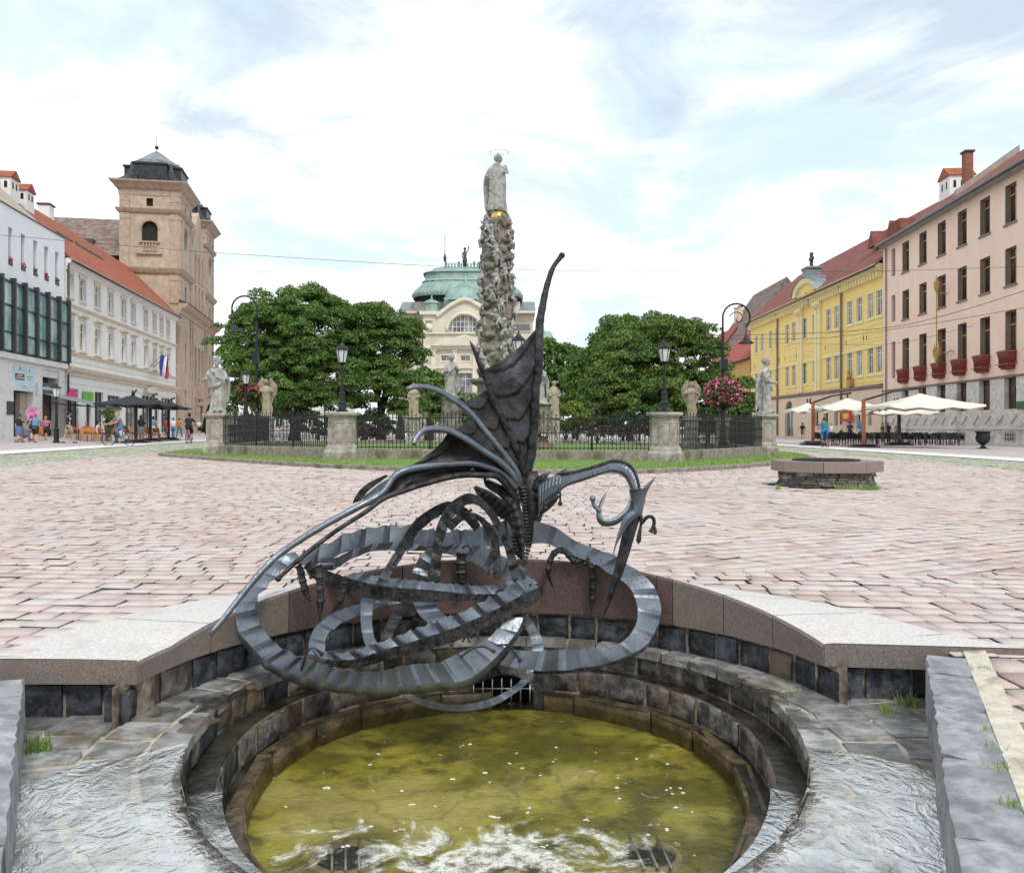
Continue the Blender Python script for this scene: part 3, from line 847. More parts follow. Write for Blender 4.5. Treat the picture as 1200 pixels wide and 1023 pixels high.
def resample(poly, n, k=12):
    c = catmull(poly, k); d = np.concatenate([[0], np.cumsum(np.hypot(*(np.diff(c[:, :2], axis=0).T)))])
    s = np.linspace(0, d[-1], n)
    return np.stack([np.interp(s, d, c[:, j]) for j in range(c.shape[1])], 1)
rd = random.Random(31)
def strip3(A, B, name, mt=None, th=0.006, crimp=0.006, period=4, flange=0.0, na=5, scal=0.0, smooth=False, parent=None):
    """ribbon between two 3-D edge curves, crimped across its length, with thickness and optional hanging flange on edge A"""
    n = len(A); mb = MB()
    A = [Vector(a) for a in A]; B = [Vector(b) for b in B]
    top, bot = [], []
    ph = 0.0; amp = 1.0
    for i in range(n):
        t = (A[min(i+1,n-1)]+B[min(i+1,n-1)]-A[max(i-1,0)]-B[max(i-1,0)])
        w = (B[i]-A[i]); nn = w.cross(t)
        nn = nn.normalized() if nn.length > 1e-9 else Vector((0,0,1))
        if nn.z < 0 and abs(nn.z) > 0.05: nn = -nn
        elif abs(nn.z) <= 0.05 and nn.y > 0: nn = -nn
        if i % period == 0: amp = rd.uniform(0.55, 1.3)
        fr_ = (i % period)/period; tri = (fr_/0.72*2-1) if fr_ < 0.72 else (1-(fr_-0.72)/0.28*2)
        off = crimp*amp*tri
        row = []; rb = []
        for j in range(na):
            s = j/(na-1)
            q = A[i] + w*s + nn*(1.9*off*(0.40+0.60*s))
            if scal and j == na-1: q = q + w.normalized()*(scal*abs(tri)*amp)
            row.append(q); rb.append(q - nn*th)
        top.append(row); bot.append(rb)
    mb.grid(top, smooth); o = len(mb.v); mb.grid(bot, smooth)
    for e in (0, na-1):
        vs = [r[e] for r in top] + [r[e] for r in bot]
        mb.add(vs, [(i, i+1, n+i+1, n+i) for i in range(n-1)])
    for e in (0, n-1):
        vs = top[e] + bot[e]; mb.add(vs, [(i, i+1, na+i+1, na+i) for i in range(na-1)])
    if flange:
        f1 = [Vector(r[0]) for r in top]; f2 = [q + Vector((0, 0.004, -flange)) for q in f1]
        f3 = [q + Vector((0, 0.012, 0)) for q in f2]; f4 = [q + Vector((0, 0.012, 0)) for q in f1]
        mb.grid([f1, f2, f3, f4], True)
    return D_(mb, name, mt, parent)
def ribbon(A, B, yf, name='tail_coil', n=None, **kw):
    """A,B: pixel polylines of the two edges; yf(px,py,s)->depth"""
    L = sum(math.hypot(A[i+1][0]-A[i][0], A[i+1][1]-A[i][1]) for i in range(len(A)-1))
    n = n or max(16, int(L/3.2))
    a, b = resample(A, n), resample(B, n)
    PA = [P(p[0], p[1], yf(p[0], p[1], i/(n-1))) for i, p in enumerate(a)]
    PB = [P(p[0], p[1], yf(p[0], p[1], i/(n-1))) for i, p in enumerate(b)]
    return strip3(PA, PB, name, **kw)
def lerp_keys(keys):
    xs = [k[0] for k in keys]; ys = [k[1] for k in keys]
    return lambda s: float(np.interp(s, xs, ys))

# -- big right loop of the tail, out of the chest and round to the front
ribbon([(624,637),(641,637),(658,645),(677,653),(700,662),(712,671),(722,672),(734,667),(752,672),(764,682),(771.5,696),(774,712),(771.5,732),(761,753),(738,769),(702,780.5),(666,784.5),(625,785),(587,778)][:6] + [(726,678),(738,689),(744,700),(747.5,716),(745,732),(735,747),(717,757.5),(688,760.5),(661,760.8),(630,763),(600,761)],
       [(626,610),(649,617),(663,626),(677,635),(700,643.6),(717,649),(735,661),(756,675),(770,694),(774.5,712),(771.5,733),(760,754),(738,769.5),(702,781),(666,785),(625,785.5),(585,779)],
       lambda x, y, s: 5.02 - 0.62*min(1, max(0, (s-0.08)/0.80))**1.0 - 0.0009*max(0, y-700), crimp=0.007, period=7, th=0.006, scal=0.0)
# flange under the front of that loop
ribbon([(770,738),(757,760),(738,772),(702,784),(666,789),(625,790)], [(771,733),(760,754),(738,768),(702,780),(666,784),(625,785)],
       lambda x, y, s: 4.395, mt=M_std, crimp=0.002, th=0.01)
# -- lower band and left loop (front), top faces with hanging flange
OUT_L = [(347,646),(330,652),(312,669),(293,686.6),(278,708),(275.5,722),(279,738),(291.6,754),(312,774.6),(341.5,789.5),(376.7,799),(412,803.5),(444,805.5),(479,803),(519,799),(540,798.5),(558,790),(580,771),(596,753),(607,738),(616,719)]
IN_L = [(358,655),(347,657),(330,669.5),(304,695.5),(300,706),(300,716),(303,727),(312,742),(327,757),(356,772),(382.5,780.5),(412,786),(447,786.5),(465,781.5),(488,778),(514,776),(536,765.5),(556,757),(574,746),(588,732),(601,722)]
kL = lerp_keys([(0,4.72),(0.10,4.45),(0.2,4.22),(0.32,4.12),(0.6,4.14),(0.78,4.22),(0.9,4.38),(1,4.55)])
ribbon(OUT_L, IN_L, lambda x, y, s: kL(s), flange=0.042, crimp=0.008, period=7)
# -- back band from the left loop behind everything to the chest
kB = lerp_keys([(0,4.66),(0.3,4.95),(0.6,5.12),(1,5.13)])
ribbon([(345,660),(367,663),(390,653),(412,645),(435,640),(460,637.5),(503,638.5),(530,639),(560,641),(585,640),(606,637)],
       [(350,648),(366,645),(382,640),(402,628.5),(427,621),(448,618),(480,618.5),(503,622.5),(527,624),(560,620),(603,609)],
       lambda x, y, s: kB(s) + 0.02*(655-y)/20, crimp=0.014, period=9, scal=0.022, mt=M_st)
# -- inner ring: back half (thin lip), left turn, front half with scalloped top, right turn
k14 = lerp_keys([(0,4.78),(0.25,4.93),(0.6,4.98),(0.85,4.86),(1,4.74)])
ribbon([(377,667),(390,668),(404,659),(420,651),(440,645),(470,645),(503,646),(540,653),(562,663),(585,676),(606,688),(620,695)],
       [(377,655),(392,655),(410,646),(435,638.5),(465,636),(503,640),(548,639.5),(571,642),(586,651.5),(606,661),(619,670),(628,681)],
       lambda x, y, s: k14(s), crimp=0.008, period=7, scal=0.010)
k4 = lerp_keys([(0,4.76),(0.15,4.66),(0.5,4.60),(0.85,4.60),(1,4.63)])
ribbon([(375,672),(381,683),(399.5,692.5),(429,700),(458,704.5),(497,705.5),(546,703.5),(580,702),(606,698),(622,694)],
       [(375,656),(380,667),(402,675.5),(427,682.5),(454,687.5),(497,691),(546,695.5),(580,696),(606,690),(623,684)],
       lambda x, y, s: k4(s), crimp=0.003, period=3, th=0.008, mt=M_std)
ribbon([(402,676),(427,683),(454,688),(497,691.5),(546,696),(580,696.5),(606,690),(630,683)],
       [(412,670),(432,674),(458,678),(497,682),(546,686.5),(575,686.5),(598,681),(618,674)],
       lambda x, y, s: k4(0.1+0.9*s) + 0.004*(700-y)*0.3 + 0.02, crimp=0.011, period=7, scal=0.012)
# end plate of the ring on the left
ribbon([(376,668),(376,654)], [(391,668),(391,652)], lambda x, y, s: 4.74, n=8, crimp=0.004, period=4, th=0.02)
# -- front diagonal band: dark vertical face + scalloped shelf
k5 = lerp_keys([(0,4.62),(0.12,4.5),(0.5,4.36),(1,4.22)])
F5A = [(636,692),(632,702),(607,718),(574,733),(540,749),(497,762),(458,772),(429,780),(405,782),(380,776)]
F5B = [(636,684),(632,688),(613,697),(584,713),(540,733),(497,748),(458,759.5),(429,768.5),(407,773),(384,772)]
ribbon(F5A, F5B, lambda x, y, s: k5(s), crimp=0.003, period=3, th=0.010, mt=M_std)
ribbon([(634,688),(613,698),(584,714),(540,734),(497,748.5),(458,760),(429,769),(407,774),(372,772)],
       [(622,676),(600,687),(574,702),(532,722),(490,737),(455,750),(428,759),(404,766),(366,763)],
       lambda x, y, s: k5(s) + 0.01*(1-s) + 0.03, crimp=0.012, period=8, scal=0.014)
# -- left arc strip rising from that band and passing behind
ribbon([(361,766),(363,748.5),(371,733),(386.5,721),(402,713),(425,707),(458,702),(482,698)],
       [(381,768),(381.6,748.5),(388.5,739),(402,729),(420,721.5),(438,713),(462,708),(486,705)],
       lambda x, y, s: lerp_keys([(0,4.26),(0.4,4.55),(0.7,4.8),(1,4.9)])(s), crimp=0.006, period=6)
ribbon([(423,700),(422.6,726),(426,749.5),(433,763)], [(438.6,700),(436,726),(439,747.5),(447,760)],
       lambda x, y, s: lerp_keys([(0,4.70),(1,4.42)])(s), crimp=0.005, period=6)
ribbon([(444.5,762),(448.4,741.6),(458,722),(471,706),(478,700)], [(456.5,761),(460,745.5),(468,728),(481.6,711),(490,703)],
       lambda x, y, s: lerp_keys([(0,4.46),(1,4.82)])(s), crimp=0.003, period=4, mt=M_std)
ribbon([(474,748),(482,728),(492,712),(500,700)], [(482,750),(490,732),(500,716),(509,704)], lambda x, y, s: 4.86, crimp=0.003, period=4, mt=M_std)
ribbon([(482,698),(484,706),(492,721),(508,735),(520,744)], [(505,698),(508,706),(519,718.5),(533,731),(545,738)],
       lambda x, y, s: lerp_keys([(0,4.72),(1,4.45)])(s), crimp=0.006, period=6)
# -- two standing arches
ribbon([(444,676),(463,647),(476.7,623),(490,606.7),(506.7,595),(523,588),(537,590),(552,600),(563,615)],
       [(454,681),(470,655),(486,629),(498,617),(509,608),(522,602),(534,603),(546,611),(556,623)],
       lambda x, y, s: lerp_keys([(0,4.60),(0.5,4.92),(1,5.0)])(s), crimp=0.004, period=6, th=0.008, mt=M_std)
ribbon([(503.5,686),(506,648),(510,623),(518,603),(530.5,587),(546.7,578.5),(558,580),(568,587),(578,598),(586.5,612),(597.5,629),(603,648),(609,664),(617,678)],
       [(515,686),(518,648),(523.5,621),(532,605),(543,594),(552,590.5),(560,592.5),(567,598),(575,609),(583,624),(591,641),(594.5,655),(598,672),(602,682)],
       lambda x, y, s: lerp_keys([(0,4.66),(0.35,4.70),(0.6,4.72),(1,4.66)])(s), crimp=0.004, period=6, th=0.010, mt=M_std)
ribbon([(522,616),(535,604),(549,600),(562,604),(573,613),(583,628),(586,650),(588,676)], [(530,622),(541,611),(552,608),(561,611),(568,620),(575,635),(577,655),(578,680)],
       lambda x, y, s: lerp_keys([(0,4.86),(0.5,4.84),(1,4.72)])(s), crimp=0.004, period=6, mt=M_std)
ribbon([(478,683),(490,655),(503,643),(518,637)],[(500,686),(503,664),(510,652),(522,645)], lambda x, y, s: 4.82, crimp=0.006, period=6)
# -- thin ring hanging lowest, in front of the outlet
ribbon([(448,792),(466,811),(483.6,822.5),(507,830),(532.5,833),(556,832),(583,824.5),(607,809.5),(623,794),(634,770),(637,755),(630,738),(618,719)],
       [(458,790),(476,808.5),(489.5,817),(517,824),(546,825),(580,816.5),(603,803),(615,790),(622,772),(624,758),(619,741),(609,724)],
       lambda x, y, s: lerp_keys([(0,4.42),(0.4,4.38),(0.75,4.5),(1,4.72)])(s), crimp=0.003, period=5)
ribbon([(590,775),(560,786),(525,797),(500,795)], [(598,784),(566,798),(533,806),(500,804)], lambda x, y, s: 4.5, crimp=0.004, mt=M_std)

# -- hooks (small bent rods lying on the coils)
for pts, Y in ((((353,785),(359,766),(366,759),(374,763),(378,768)),4.14),(((540,770),(553,760),(567,757.5),(580,764)),4.2),(((583,756),(596,756),(603,765),(610,775)),4.34),
               (((541,642),(549,639.5),(553,650)),4.92),(((571,674),(574,667),(580,667),(583,676)),4.78),(((581,694),(588,691),(597,695)),4.62),(((596,690),(603,685),(613,686)),4.64),
               (((552,748),(556,741),(561,748)),4.3),(((542,752),(547,745),(550,752)),4.3),(((536,601),(541,604),(553,597)),4.9),(((460,662),(465,656),(468,648)),4.6)):
    mb = MB(); c = resample([(p[0], p[1]) for p in pts], 12)
    mb.tube([P(p[0], p[1], Y-0.02) for p in c], [0.0055]*10+[0.008, 0.011], 7); D_(mb, 'hook', M_std)

# -- wing: five ribs and four hammered membranes fanning from the shoulder
RIB = [
 ([(614,575),(617,552),(622,534),(624.5,510),(626.5,487),(627.5,456),(630.6,440),(631.5,416),(631.8,396),(632.5,378),(635.5,361),(639,343),(643,328),(648.5,313),(658.5,299.5)], [(0,5.06),(0.55,5.0),(1,5.08)], [(0,6.5),(0.5,5.0),(0.7,4.8),(0.97,2.6),(1,3.6)]),
 ([(613,572),(612,553),(607,534),(599,513.5),(590,495),(579,474),(571.6,450),(565,434.6),(558,416),(551,400)], [(0,5.05),(0.5,4.93),(1,4.84)], [(0,5),(0.6,4.6),(0.95,2.2),(1,0.8)]),
 ([(612,575),(605.4,553),(594.5,537),(582,521),(569.5,505.7),(557,490),(546,479),(533.5,469.7),(522.6,462.7),(511.6,456.5),(499,453.5),(486.6,453),(476.5,456)], [(0,5.03),(0.5,4.84),(1,4.62)], [(0,5),(0.6,4.4),(1,2.6)]),
 ([(611,577),(600.7,556.5),(585,540.5),(566,528),(547.6,515.5),(530,506),(519.4,503),(507,502.3),(496,504.5),(488,513.5),(485,521)], [(0,5.01),(0.5,4.74),(1,4.5)], [(0,5),(0.6,4.0),(1,2.8)]),
 ([(610,580),(591,555),(569.5,546),(554,542.5),(530,543.5),(507,545.5),(483,549),(463,557.5),(447,579),(408,600),(367,623),(328,649),(304.5,672),(283,697.7),(265,721),(246,743.6)], [(0,4.99),(0.3,4.66),(0.5,4.5),(0.75,4.2),(1,3.98)], [(0,5),(0.3,4.0),(1,2.6)]),
]
wing = MB()
def rib3(i, n=60):
    pts, ky, kr = RIB[i]
    c = resample(pts, n); f = lerp_keys(ky)
    return [P(p[0], p[1], f(j/(n-1))) for j, p in enumerate(c)], c
R3D = [rib3(i) for i in range(5)]
# shoulder knot carries ribs and membranes
mb = MB(); mb.tube([P(612,588,5.05), P(612,570,5.06), P(614,552,5.06), P(618,540,5.05)], [0.055,0.05,0.04,0.025], 12, flat=0.7)
wing_o = D_(mb, 'wing', M_std)
for i in range(5):
    pts, c = R3D[i]; kr = lerp_keys(RIB[i][2]); n = len(pts)
    mb = MB()
    rad = [kr(j/(n-1))*0.0050*(1+0.10*((j % 3) == 0)) for j in range(n)]
    mb.tube(pts, rad, 8, flat=0.8 if i < 2 else 0.62)
    if i == 0: mb.sphere(pts[-1], 0.019, 10, 8)
    D_(mb, 'rib', M_std if i in (0,1) else M_st, wing_o)
def membrane(i, k, ta, tb, scallop, plates, mt=M_mem):
    """sheet between ribs i and k up to fractions ta/tb along them"""
    pa, pb = R3D[i][0], R3D[k][0]
    def at(p, t):
        x = t*(len(p)-1); j = min(int(x), len(p)-2); return p[j].lerp(p[j+1], x-j)
    ns, nt = 25, 72; rows = []
    for u in range(nt+1):
        t = u/nt; row = []
        for v in range(ns+1):
            s = v/ns; bow = 4*s*(1-s)
            te = t*(1 - scallop*bow*t)
            q = at(pa, ta*te).lerp(at(pb, tb*te), s)
            width = (at(pa, ta*te)-at(pb, tb*te)).length
            q = q + Vector((0, 0.16*width*bow, 0))
            ph = (te**0.8)*plates + 0.55*bow
            saw = ph % 1.0
            q = q + Vector((0, -0.022*min(1, 3*te)*(0.9-saw)*min(1, bow*2.5), 0))
            row.append(q)
        rows.append(row)
    mb = MB(); mb.grid(rows, True)
    back = [[q + Vector((0, 0.006, 0)) for q in r] for r in rows]; mb.grid(back, True)
    for e in (0, -1):
        mb.add(rows[e]+back[e], [(j, j+1, ns+2+j, ns+1+j) for j in range(ns)])
    return D_(mb, 'membrane', mt, wing_o)
def near_t(i, px, py):
    c = R3D[i][1]; d = np.hypot(c[:,0]-px, c[:,1]-py); return float(np.argmin(d))/(len(c)-1)
membrane(0, 1, near_t(0,632,378), near_t(1,566,436), 0.035, 6)
membrane(1, 2, near_t(1,570,455), near_t(2,541,475), 0.0, 5)
membrane(2, 3, near_t(2,554,488), near_t(3,529,505), 0.02, 4)
membrane(3, 4, near_t(3,526,504), near_t(4,470,555), 0.06, 4)
# trough below the fifth rib: lower edge runs on as the second spear
LOW = [(608,590),(585,560),(566,557),(545,556.5),(522.6,560),(491,569),(476.7,574),(450,584),(426.7,601),(393,622.5),(360,647.5),(342,663),(326,678)]
cl = resample(LOW, 60); fl = lerp_keys([(0,4.98),(0.3,4.62),(0.5,4.46),(0.8,4.3),(1,4.2)])
low3 = [P(p[0], p[1], fl(j/59)) for j, p in enumerate(cl)]
mb = MB(); mb.tube(low3, [0.02*(1-0.42*min(1,j/40)) for j in range(60)], 8, flat=0.8); mb.sphere(low3[-1], 0.016, 8, 6)
D_(mb, 'rib', M_std, wing_o)
a5 = R3D[4][0]
mb = MB(); rows = []
for u in range(49):
    t = u/48
    x = 0.485*t*(len(a5)-1); j = int(x); qa = a5[j].lerp(a5[min(j+1,len(a5)-1)], x-j)
    x = 0.50*t*59; j = int(x); qb = low3[j].lerp(low3[min(j+1,59)], x-j)
    rows.append([qa.lerp(qb, s/8) + Vector((0, 0.09*4*(s/8)*(1-s/8), -0.012*math.sin(PI*s/8))) for s in range(9)])
mb.grid(rows, True); mb.grid([[q+Vector((0,0.006,0)) for q in r] for r in rows], True)
D_(mb, 'membrane', M_mem, wing_o)
# tips of the far wing showing below
ribbon([(413,590),(418,579),(430,567),(452,556)], [(423,587),(430,577),(441,568),(455,558)], lambda x, y, s: 4.75, name='far_wing_tip', n=18, crimp=0.001, mt=M_std, smooth=True)
ribbon([(422,584),(432,577),(446,566),(463,557)], [(426,586),(437,580),(450,572),(466,562)], lambda x, y, s: 4.66, name='far_wing_tip', n=18, crimp=0.001, smooth=True)

# -- breast, back ridge and folds round the shoulder
mb = MB()
mb.tube([P(622,552,5.06),P(624,575,5.06),P(625,598,5.07),P(621,618,5.08),P(617,640,5.09)], [0.04,0.062,0.066,0.05,0.028], 14, flat=0.9)
D_(mb, 'breast', M_std)
mb = MB()
cs = resample([(613,570),(614.6,585),(616.6,605),(618.7,626),(619.4,640),(616,655)], 22)
for j in range(21):
    a, b = cs[j], cs[j+1]; Y = 4.965 + 0.08*(j/21)
    pa, pb = P(a[0], a[1], Y), P(b[0], b[1]-1.0, Y)
    w = 0.026*(1-0.4*j/21)
    mb.tube([pa, pa.lerp(pb, 0.55), pb], [w*0.8, w, w*0.72], 6, False, flat=0.75)
D_(mb, 'belly_plates', M_std)
for pts, ws, Y in (([(570,563),(583,572),(596,583),(604,600),(610,625),(613,645)], (0.012,0.03,0.04,0.035,0.03,0.012), 4.96),
                ([(573,548),(590,556),(604,572),(609,590)], (0.01,0.025,0.03,0.02), 4.98),
                ([(556,570),(570,583),(585,595),(599,606),(604,620)], (0.01,0.045,0.05,0.04,0.02), 5.1),
                ([(606,618),(604,630),(607,642),(613,655)], (0.012,0.04,0.038,0.012), 5.0)):
    mb = MB(); c = resample(pts, 20); f = lerp_keys([(i/(len(ws)-1), w) for i, w in enumerate(ws)])
    rows = []
    for j, p in enumerate(c):
        q = P(p[0], p[1], Y); w = f(j/19)
        t = Vector((c[min(j+1,19)][0]-c[max(j-1,0)][0], 0, -(c[min(j+1,19)][1]-c[max(j-1,0)][1]))).normalized()
        nn = Vector((-t.z, 0, t.x))
        rows.append([q + nn*w*s/3 + Vector((0, -0.03*(1-(s/3)**2) - 0.006*(j % 2), 0)) for s in range(-3, 4)])
    mb.grid(rows, False); mb.grid([[q+Vector((0,0.008,0)) for q in r] for r in rows], False)
    D_(mb, 'scale_fold', M_std)
# little rod with a square head, and blade fins at the breast
mb = MB(); mb.tube([P(p[0],p[1],4.93) for p in resample([(569.5,536),(568.5,552),(569,566),(577,574),(592,582),(600,594)], 18)], 0.010, 7)
q = P(569.5,534,4.93); mb.bbox(q.x-0.014,q.x+0.014,q.y-0.014,q.y+0.014,q.z-0.014,q.z+0.014,0.004)
q = P(553.5,551,4.6); mb.sphere(q, 0.013, 8, 6); D_(mb, 'rod', M_std)
for pts, w in (([(628,585),(640,570),(655,556),(664,549)], 0.022), ([(627,575),(634,562),(645,553)], 0.028), ([(631,600),(643,590),(657,580)], 0.03)):
    c = resample(pts, 14); mb = MB()
    mb.tube([P(p[0],p[1],5.0) for p in c], [max(0.003, w*math.sin(PI*min(0.97,(0.25+0.75*j/13)))) for j in range(14)], 8, flat=0.35); D_(mb, 'fin', M_std)
# -- neck: tapering box-like body with a serrated crest
NT = [(630,566),(640,560),(652,557),(663,556),(684.5,551.5),(706,545),(716,542),(727,542),(738,547.5),(744.6,559),(748,573),(749,584)]
NB = [(630,606),(640,592),(652,582),(663,571),(684.5,563.5),(706,556),(717,554),(729.6,558),(736,567),(739,578),(738,590),(737,600)]
n = 70; a, b = resample(NT, n), resample(NB, n)
fy = lerp_keys([(0,5.03),(0.4,4.9),(0.7,4.8),(1,4.72)])
mb = MB(); rows = []
for j in range(n):
    Y = fy(j/(n-1)); t = P(a[j][0], a[j][1], Y); u = P(b[j][0], b[j][1], Y); c = (t+u)/2; h = (t-u)/2
    d = h.length*0.85*(1 + 0.03*((j % 2)*2-1))
    k = 1 + 0.012*((j % 2)*2-1)
    rows.append([c + h*math.cos(2*PI*i/10)*k + Vector((0, d*math.sin(2*PI*i/10), 0)) for i in range(10)])
mb.grid(rows, False, True); D_(mb, 'neck', M_st)
mb = MB()
for j in range(14, n-2, 2):
    Y = fy(j/(n-1)); t = P(a[j][0], a[j][1], Y); u = P(b[j][0], b[j][1], Y); up = (t-u).normalized()
    mb.tube([t - up*0.006, t + up*0.010, t + up*0.019], [0.013, 0.012, 0.004], 6, False)
D_(mb, 'crest', M_std)
for px, y0, y1 in ((655.5,571,588),(638,588,593)):
    mb = MB(); mb.tube([P(px,y0,4.9),P(px+1,(y0+y1)/2,4.9),P(px+1,y1,4.9)], [0.006,0.006,0.006], 6); mb.sphere(P(px+1,y1+2,4.9), 0.014, 8, 6); D_(mb, 'pendant', M_std)
# -- head: skull plate, horn, long beak (two blades), curled tongue and whisker
def blade(Lp, Rp, Y, name, mt, th=0.03, parent=None):
    n = 26; l, r = resample(Lp, n), resample(Rp, n); rows = []
    for j in range(n):
        a, b = P(l[j][0], l[j][1], Y), P(r[j][0], r[j][1], Y); m = (a+b)/2
        e = th*min(1, (b-a).length/0.06)
        rows.append([a, m+Vector((0,-e,0)), b, m+Vector((0,e,0))])
    mb = MB(); mb.grid(rows, False, True)
    return D_(mb, name, mt, parent)
mb = MB(); rows = []
n = 12; l, r = resample([(737,574),(739,586),(738,598),(734,606)], n), resample([(757,572),(756,584),(754,596),(752,606)], n)
for j in range(n):
    a_, b_ = P(l[j][0], l[j][1], 4.70), P(r[j][0], r[j][1], 4.70); c = (a_+b_)/2; h = (a_-b_)/2
    rows.append([c + h*math.cos(2*PI*i/14) + Vector((0, h.length*1.0*math.sin(2*PI*i/14), 0)) for i in range(14)])
mb.grid(rows, True, True); mb.f.append(tuple(range(14))); mb.f.append(tuple((n-1)*14+i for i in range(14)))
head = D_(mb, 'head', M_st)
blade([(748,590),(751,577),(757,568),(768.5,558.5)], [(756,590),(757,581),(762,570),(769,559)], 4.69, 'horn', M_st, 0.012, head)
blade([(740,601),(729.6,625),(724,649),(714.6,687.6),(706.5,724)], [(752,604),(747,617),(737,651),(727.5,678),(707,724.5)], 4.66, 'lower_beak', M_std, 0.03, head)
blade([(741,598),(731,606),(725,622),(721,636),(718,650)], [(750,603),(738,613),(729,627),(723,638),(719,650)], 4.60, 'upper_beak', M_st, 0.012, head)
mb = MB(); c = resample([(739,588),(734,599.5),(723,609.5),(711,612.5),(703.5,609),(702,599),(706,586.6),(710.5,577)], 34)
mb.tube([P(p[0],p[1],4.68-0.06*math.sin(PI*j/33)) for j, p in enumerate(c)], [0.012+0.012*math.sin(PI*min(1,j/26)) if j < 30 else 0.012-0.0025*(j-29) for j in range(34)], 9, flat=0.6)
c = resample([(703,600),(700,596),(696,592),(694.5,585)], 10); mb.tube([P(p[0],p[1],4.63) for p in c], [0.014,0.014,0.013,0.012,0.012,0.011,0.010,0.010,0.012,0.013], 8); mb.sphere(P(694.5,584,4.63), 0.017, 8, 6)
D_(mb, 'tongue', M_st, head)
mb = MB(); c = resample([(751,604),(752,613),(756,608),(761,605),(766,608),(766,616),(762,624)], 24)
mb.tube([P(p[0],p[1],4.64) for p in c], [0.010]*22+[0.012,0.013], 8)
c = resample([(766,617),(768,622),(767,626)], 8); mb.tube([P(p[0],p[1],4.64) for p in c], 0.010, 8)
D_(mb, 'whisker', M_std, head)
mb = MB(); c = resample([(752,603),(751,615),(749,628),(748,638)], 16)
mb.tube([P(p[0],p[1],4.66) for p in c], [0.005+0.012*(j/15)**1.5 if j < 14 else 0.012-0.005*(j-13) for j in range(16)], 8, flat=0.5); D_(mb, 'ear_drop', M_std, head)
# -- claws gripping the coping: knuckled toes ending in talons
for pts, Y, r0 in (([(690,650),(676,658),(669,654),(663,647),(655,645),(648,650),(644,660),(642.6,670),(645,681),(650,692)], 4.96, 0.017),
                   ([(686,655),(692,662),(694,675),(694,692),(693.5,708),(693,722)], 4.93, 0.018),
                   ([(670,650),(682,656),(696,655),(712,664),(722,682)], 5.0, 0.016),
                   ([(349,662),(352,668),(355,682),(359,695),(364,706)], 4.45, 0.018), ([(372,662),(374,672),(375,686),(375.5,705),(374.5,728)], 4.42, 0.019),
                   ([(360,661),(366,668),(370,678),(368,668)], 4.5, 0.026), ([(404,682),(402,698),(394,711),(387,719)], 4.55, 0.014),
                   ([(541,648),(540,662),(541,678),(541,690)], 4.95, 0.03)):
    c = resample(pts, 4*len(pts)); n = len(c); mb = MB()
    rad = []
    for j in range(n):
        t = j/(n-1); k = 1.0 if (j % 4) else 1.28
        rad.append(r0*k*(1 if t < 0.72 else max(0.12, (1-t)/0.28)))
    mb.tube([P(p[0],p[1],Y) for p in c], rad, 7, False); D_(mb, 'claw', M_std)
# ================================================================ LAWN, FENCE, STATUES, COLUMN, WELL
M_lawn = mat('lawn_turf', (0.085,0.165,0.022), (0.17,0.28,0.045), 0.85, ns=9, detail=8, c3=(0.20,0.26,0.06), s3=0.9, bump=0.8, bs=40, bd=0.03)
M_kerb = mat('mossy_kerb_stone', (0.16,0.14,0.11), (0.31,0.275,0.23), 0.85, ns=9, detail=8, c3=(0.10,0.10,0.05), s3=2.0, bump=0.5, bs=14)
M_sand = mat('weathered_sandstone', (0.24,0.215,0.18), (0.43,0.395,0.34), 0.85, ns=5, detail=9, c3=(0.13,0.12,0.10), s3=1.6, lo3=0.5, hi3=0.72, bump=0.5, bs=18, bd=0.015)
M_sandw = mat('light_statue_stone', (0.25,0.24,0.22), (0.47,0.455,0.43), 0.85, ns=5, detail=9, c3=(0.10,0.10,0.095), s3=2.6, lo3=0.5, hi3=0.7, bump=0.5, bs=25, bd=0.015)
M_tan = mat('tan_statue_stone', (0.27,0.215,0.15), (0.46,0.385,0.29), 0.85, ns=4, detail=9, c3=(0.13,0.11,0.085), s3=2.2, lo3=0.5, hi3=0.7, bump=0.5, bs=25, bd=0.015)
M_col = mat('grey_column_stone', (0.085,0.074,0.062), (0.25,0.215,0.18), 0.88, ns=4, detail=9, c3=(0.27,0.20,0.13), s3=1.5, lo3=0.52, hi3=0.7, bump=0.5, bs=20, bd=0.02)
M_iron = mat('black_wrought_iron', (0.010,0.010,0.011), (0.025,0.025,0.027), 0.45, 0.3, ns=12)
M_gold = mat('gilded_metal', (0.62,0.36,0.05), (0.75,0.48,0.10), 0.3, 0.85, ns=5)
def smooth_poly(poly, k=6):
    n = len(poly); out = []
    for i in range(n):
        p0, p1, p2, p3 = (np.array(poly[(i+j-1) % n], float) for j in range(4))
        for j in range(k):
            t = j/k; out.append(tuple(0.5*((2*p1)+(-p0+p2)*t+(2*p0-5*p1+4*p2-p3)*t*t+(-p0+3*p1-3*p2+p3)*t**3)))
    return out
lawn_poly = smooth_poly(LAWN)
LC = (-0.4, 32.5)
def shrink(poly, d):
    out = []
    for x, y in poly:
        v = Vector((x-LC[0], y-LC[1])); L = v.length; v *= (L-d)/L; out.append((LC[0]+v.x, LC[1]+v.y))
    return out
inner = shrink(lawn_poly, 0.22)
mb = MB(); n = len(lawn_poly)
lz = lambda x, z: gz(x)+z
rows = [[(x, y, lz(x,-0.05)) for x, y in lawn_poly], [(x, y, lz(x,0.085)) for x, y in lawn_poly], [(x, y, lz(x,0.10)) for x, y in shrink(lawn_poly,0.02)], [(x, y, lz(x,0.10)) for x, y in inner], [(x, y, lz(x,0.03)) for x, y in inner]]
mb.grid(rows, False, True); struct(mb.build('lawn_kerb', M_kerb))
mb = MB(); rows = []
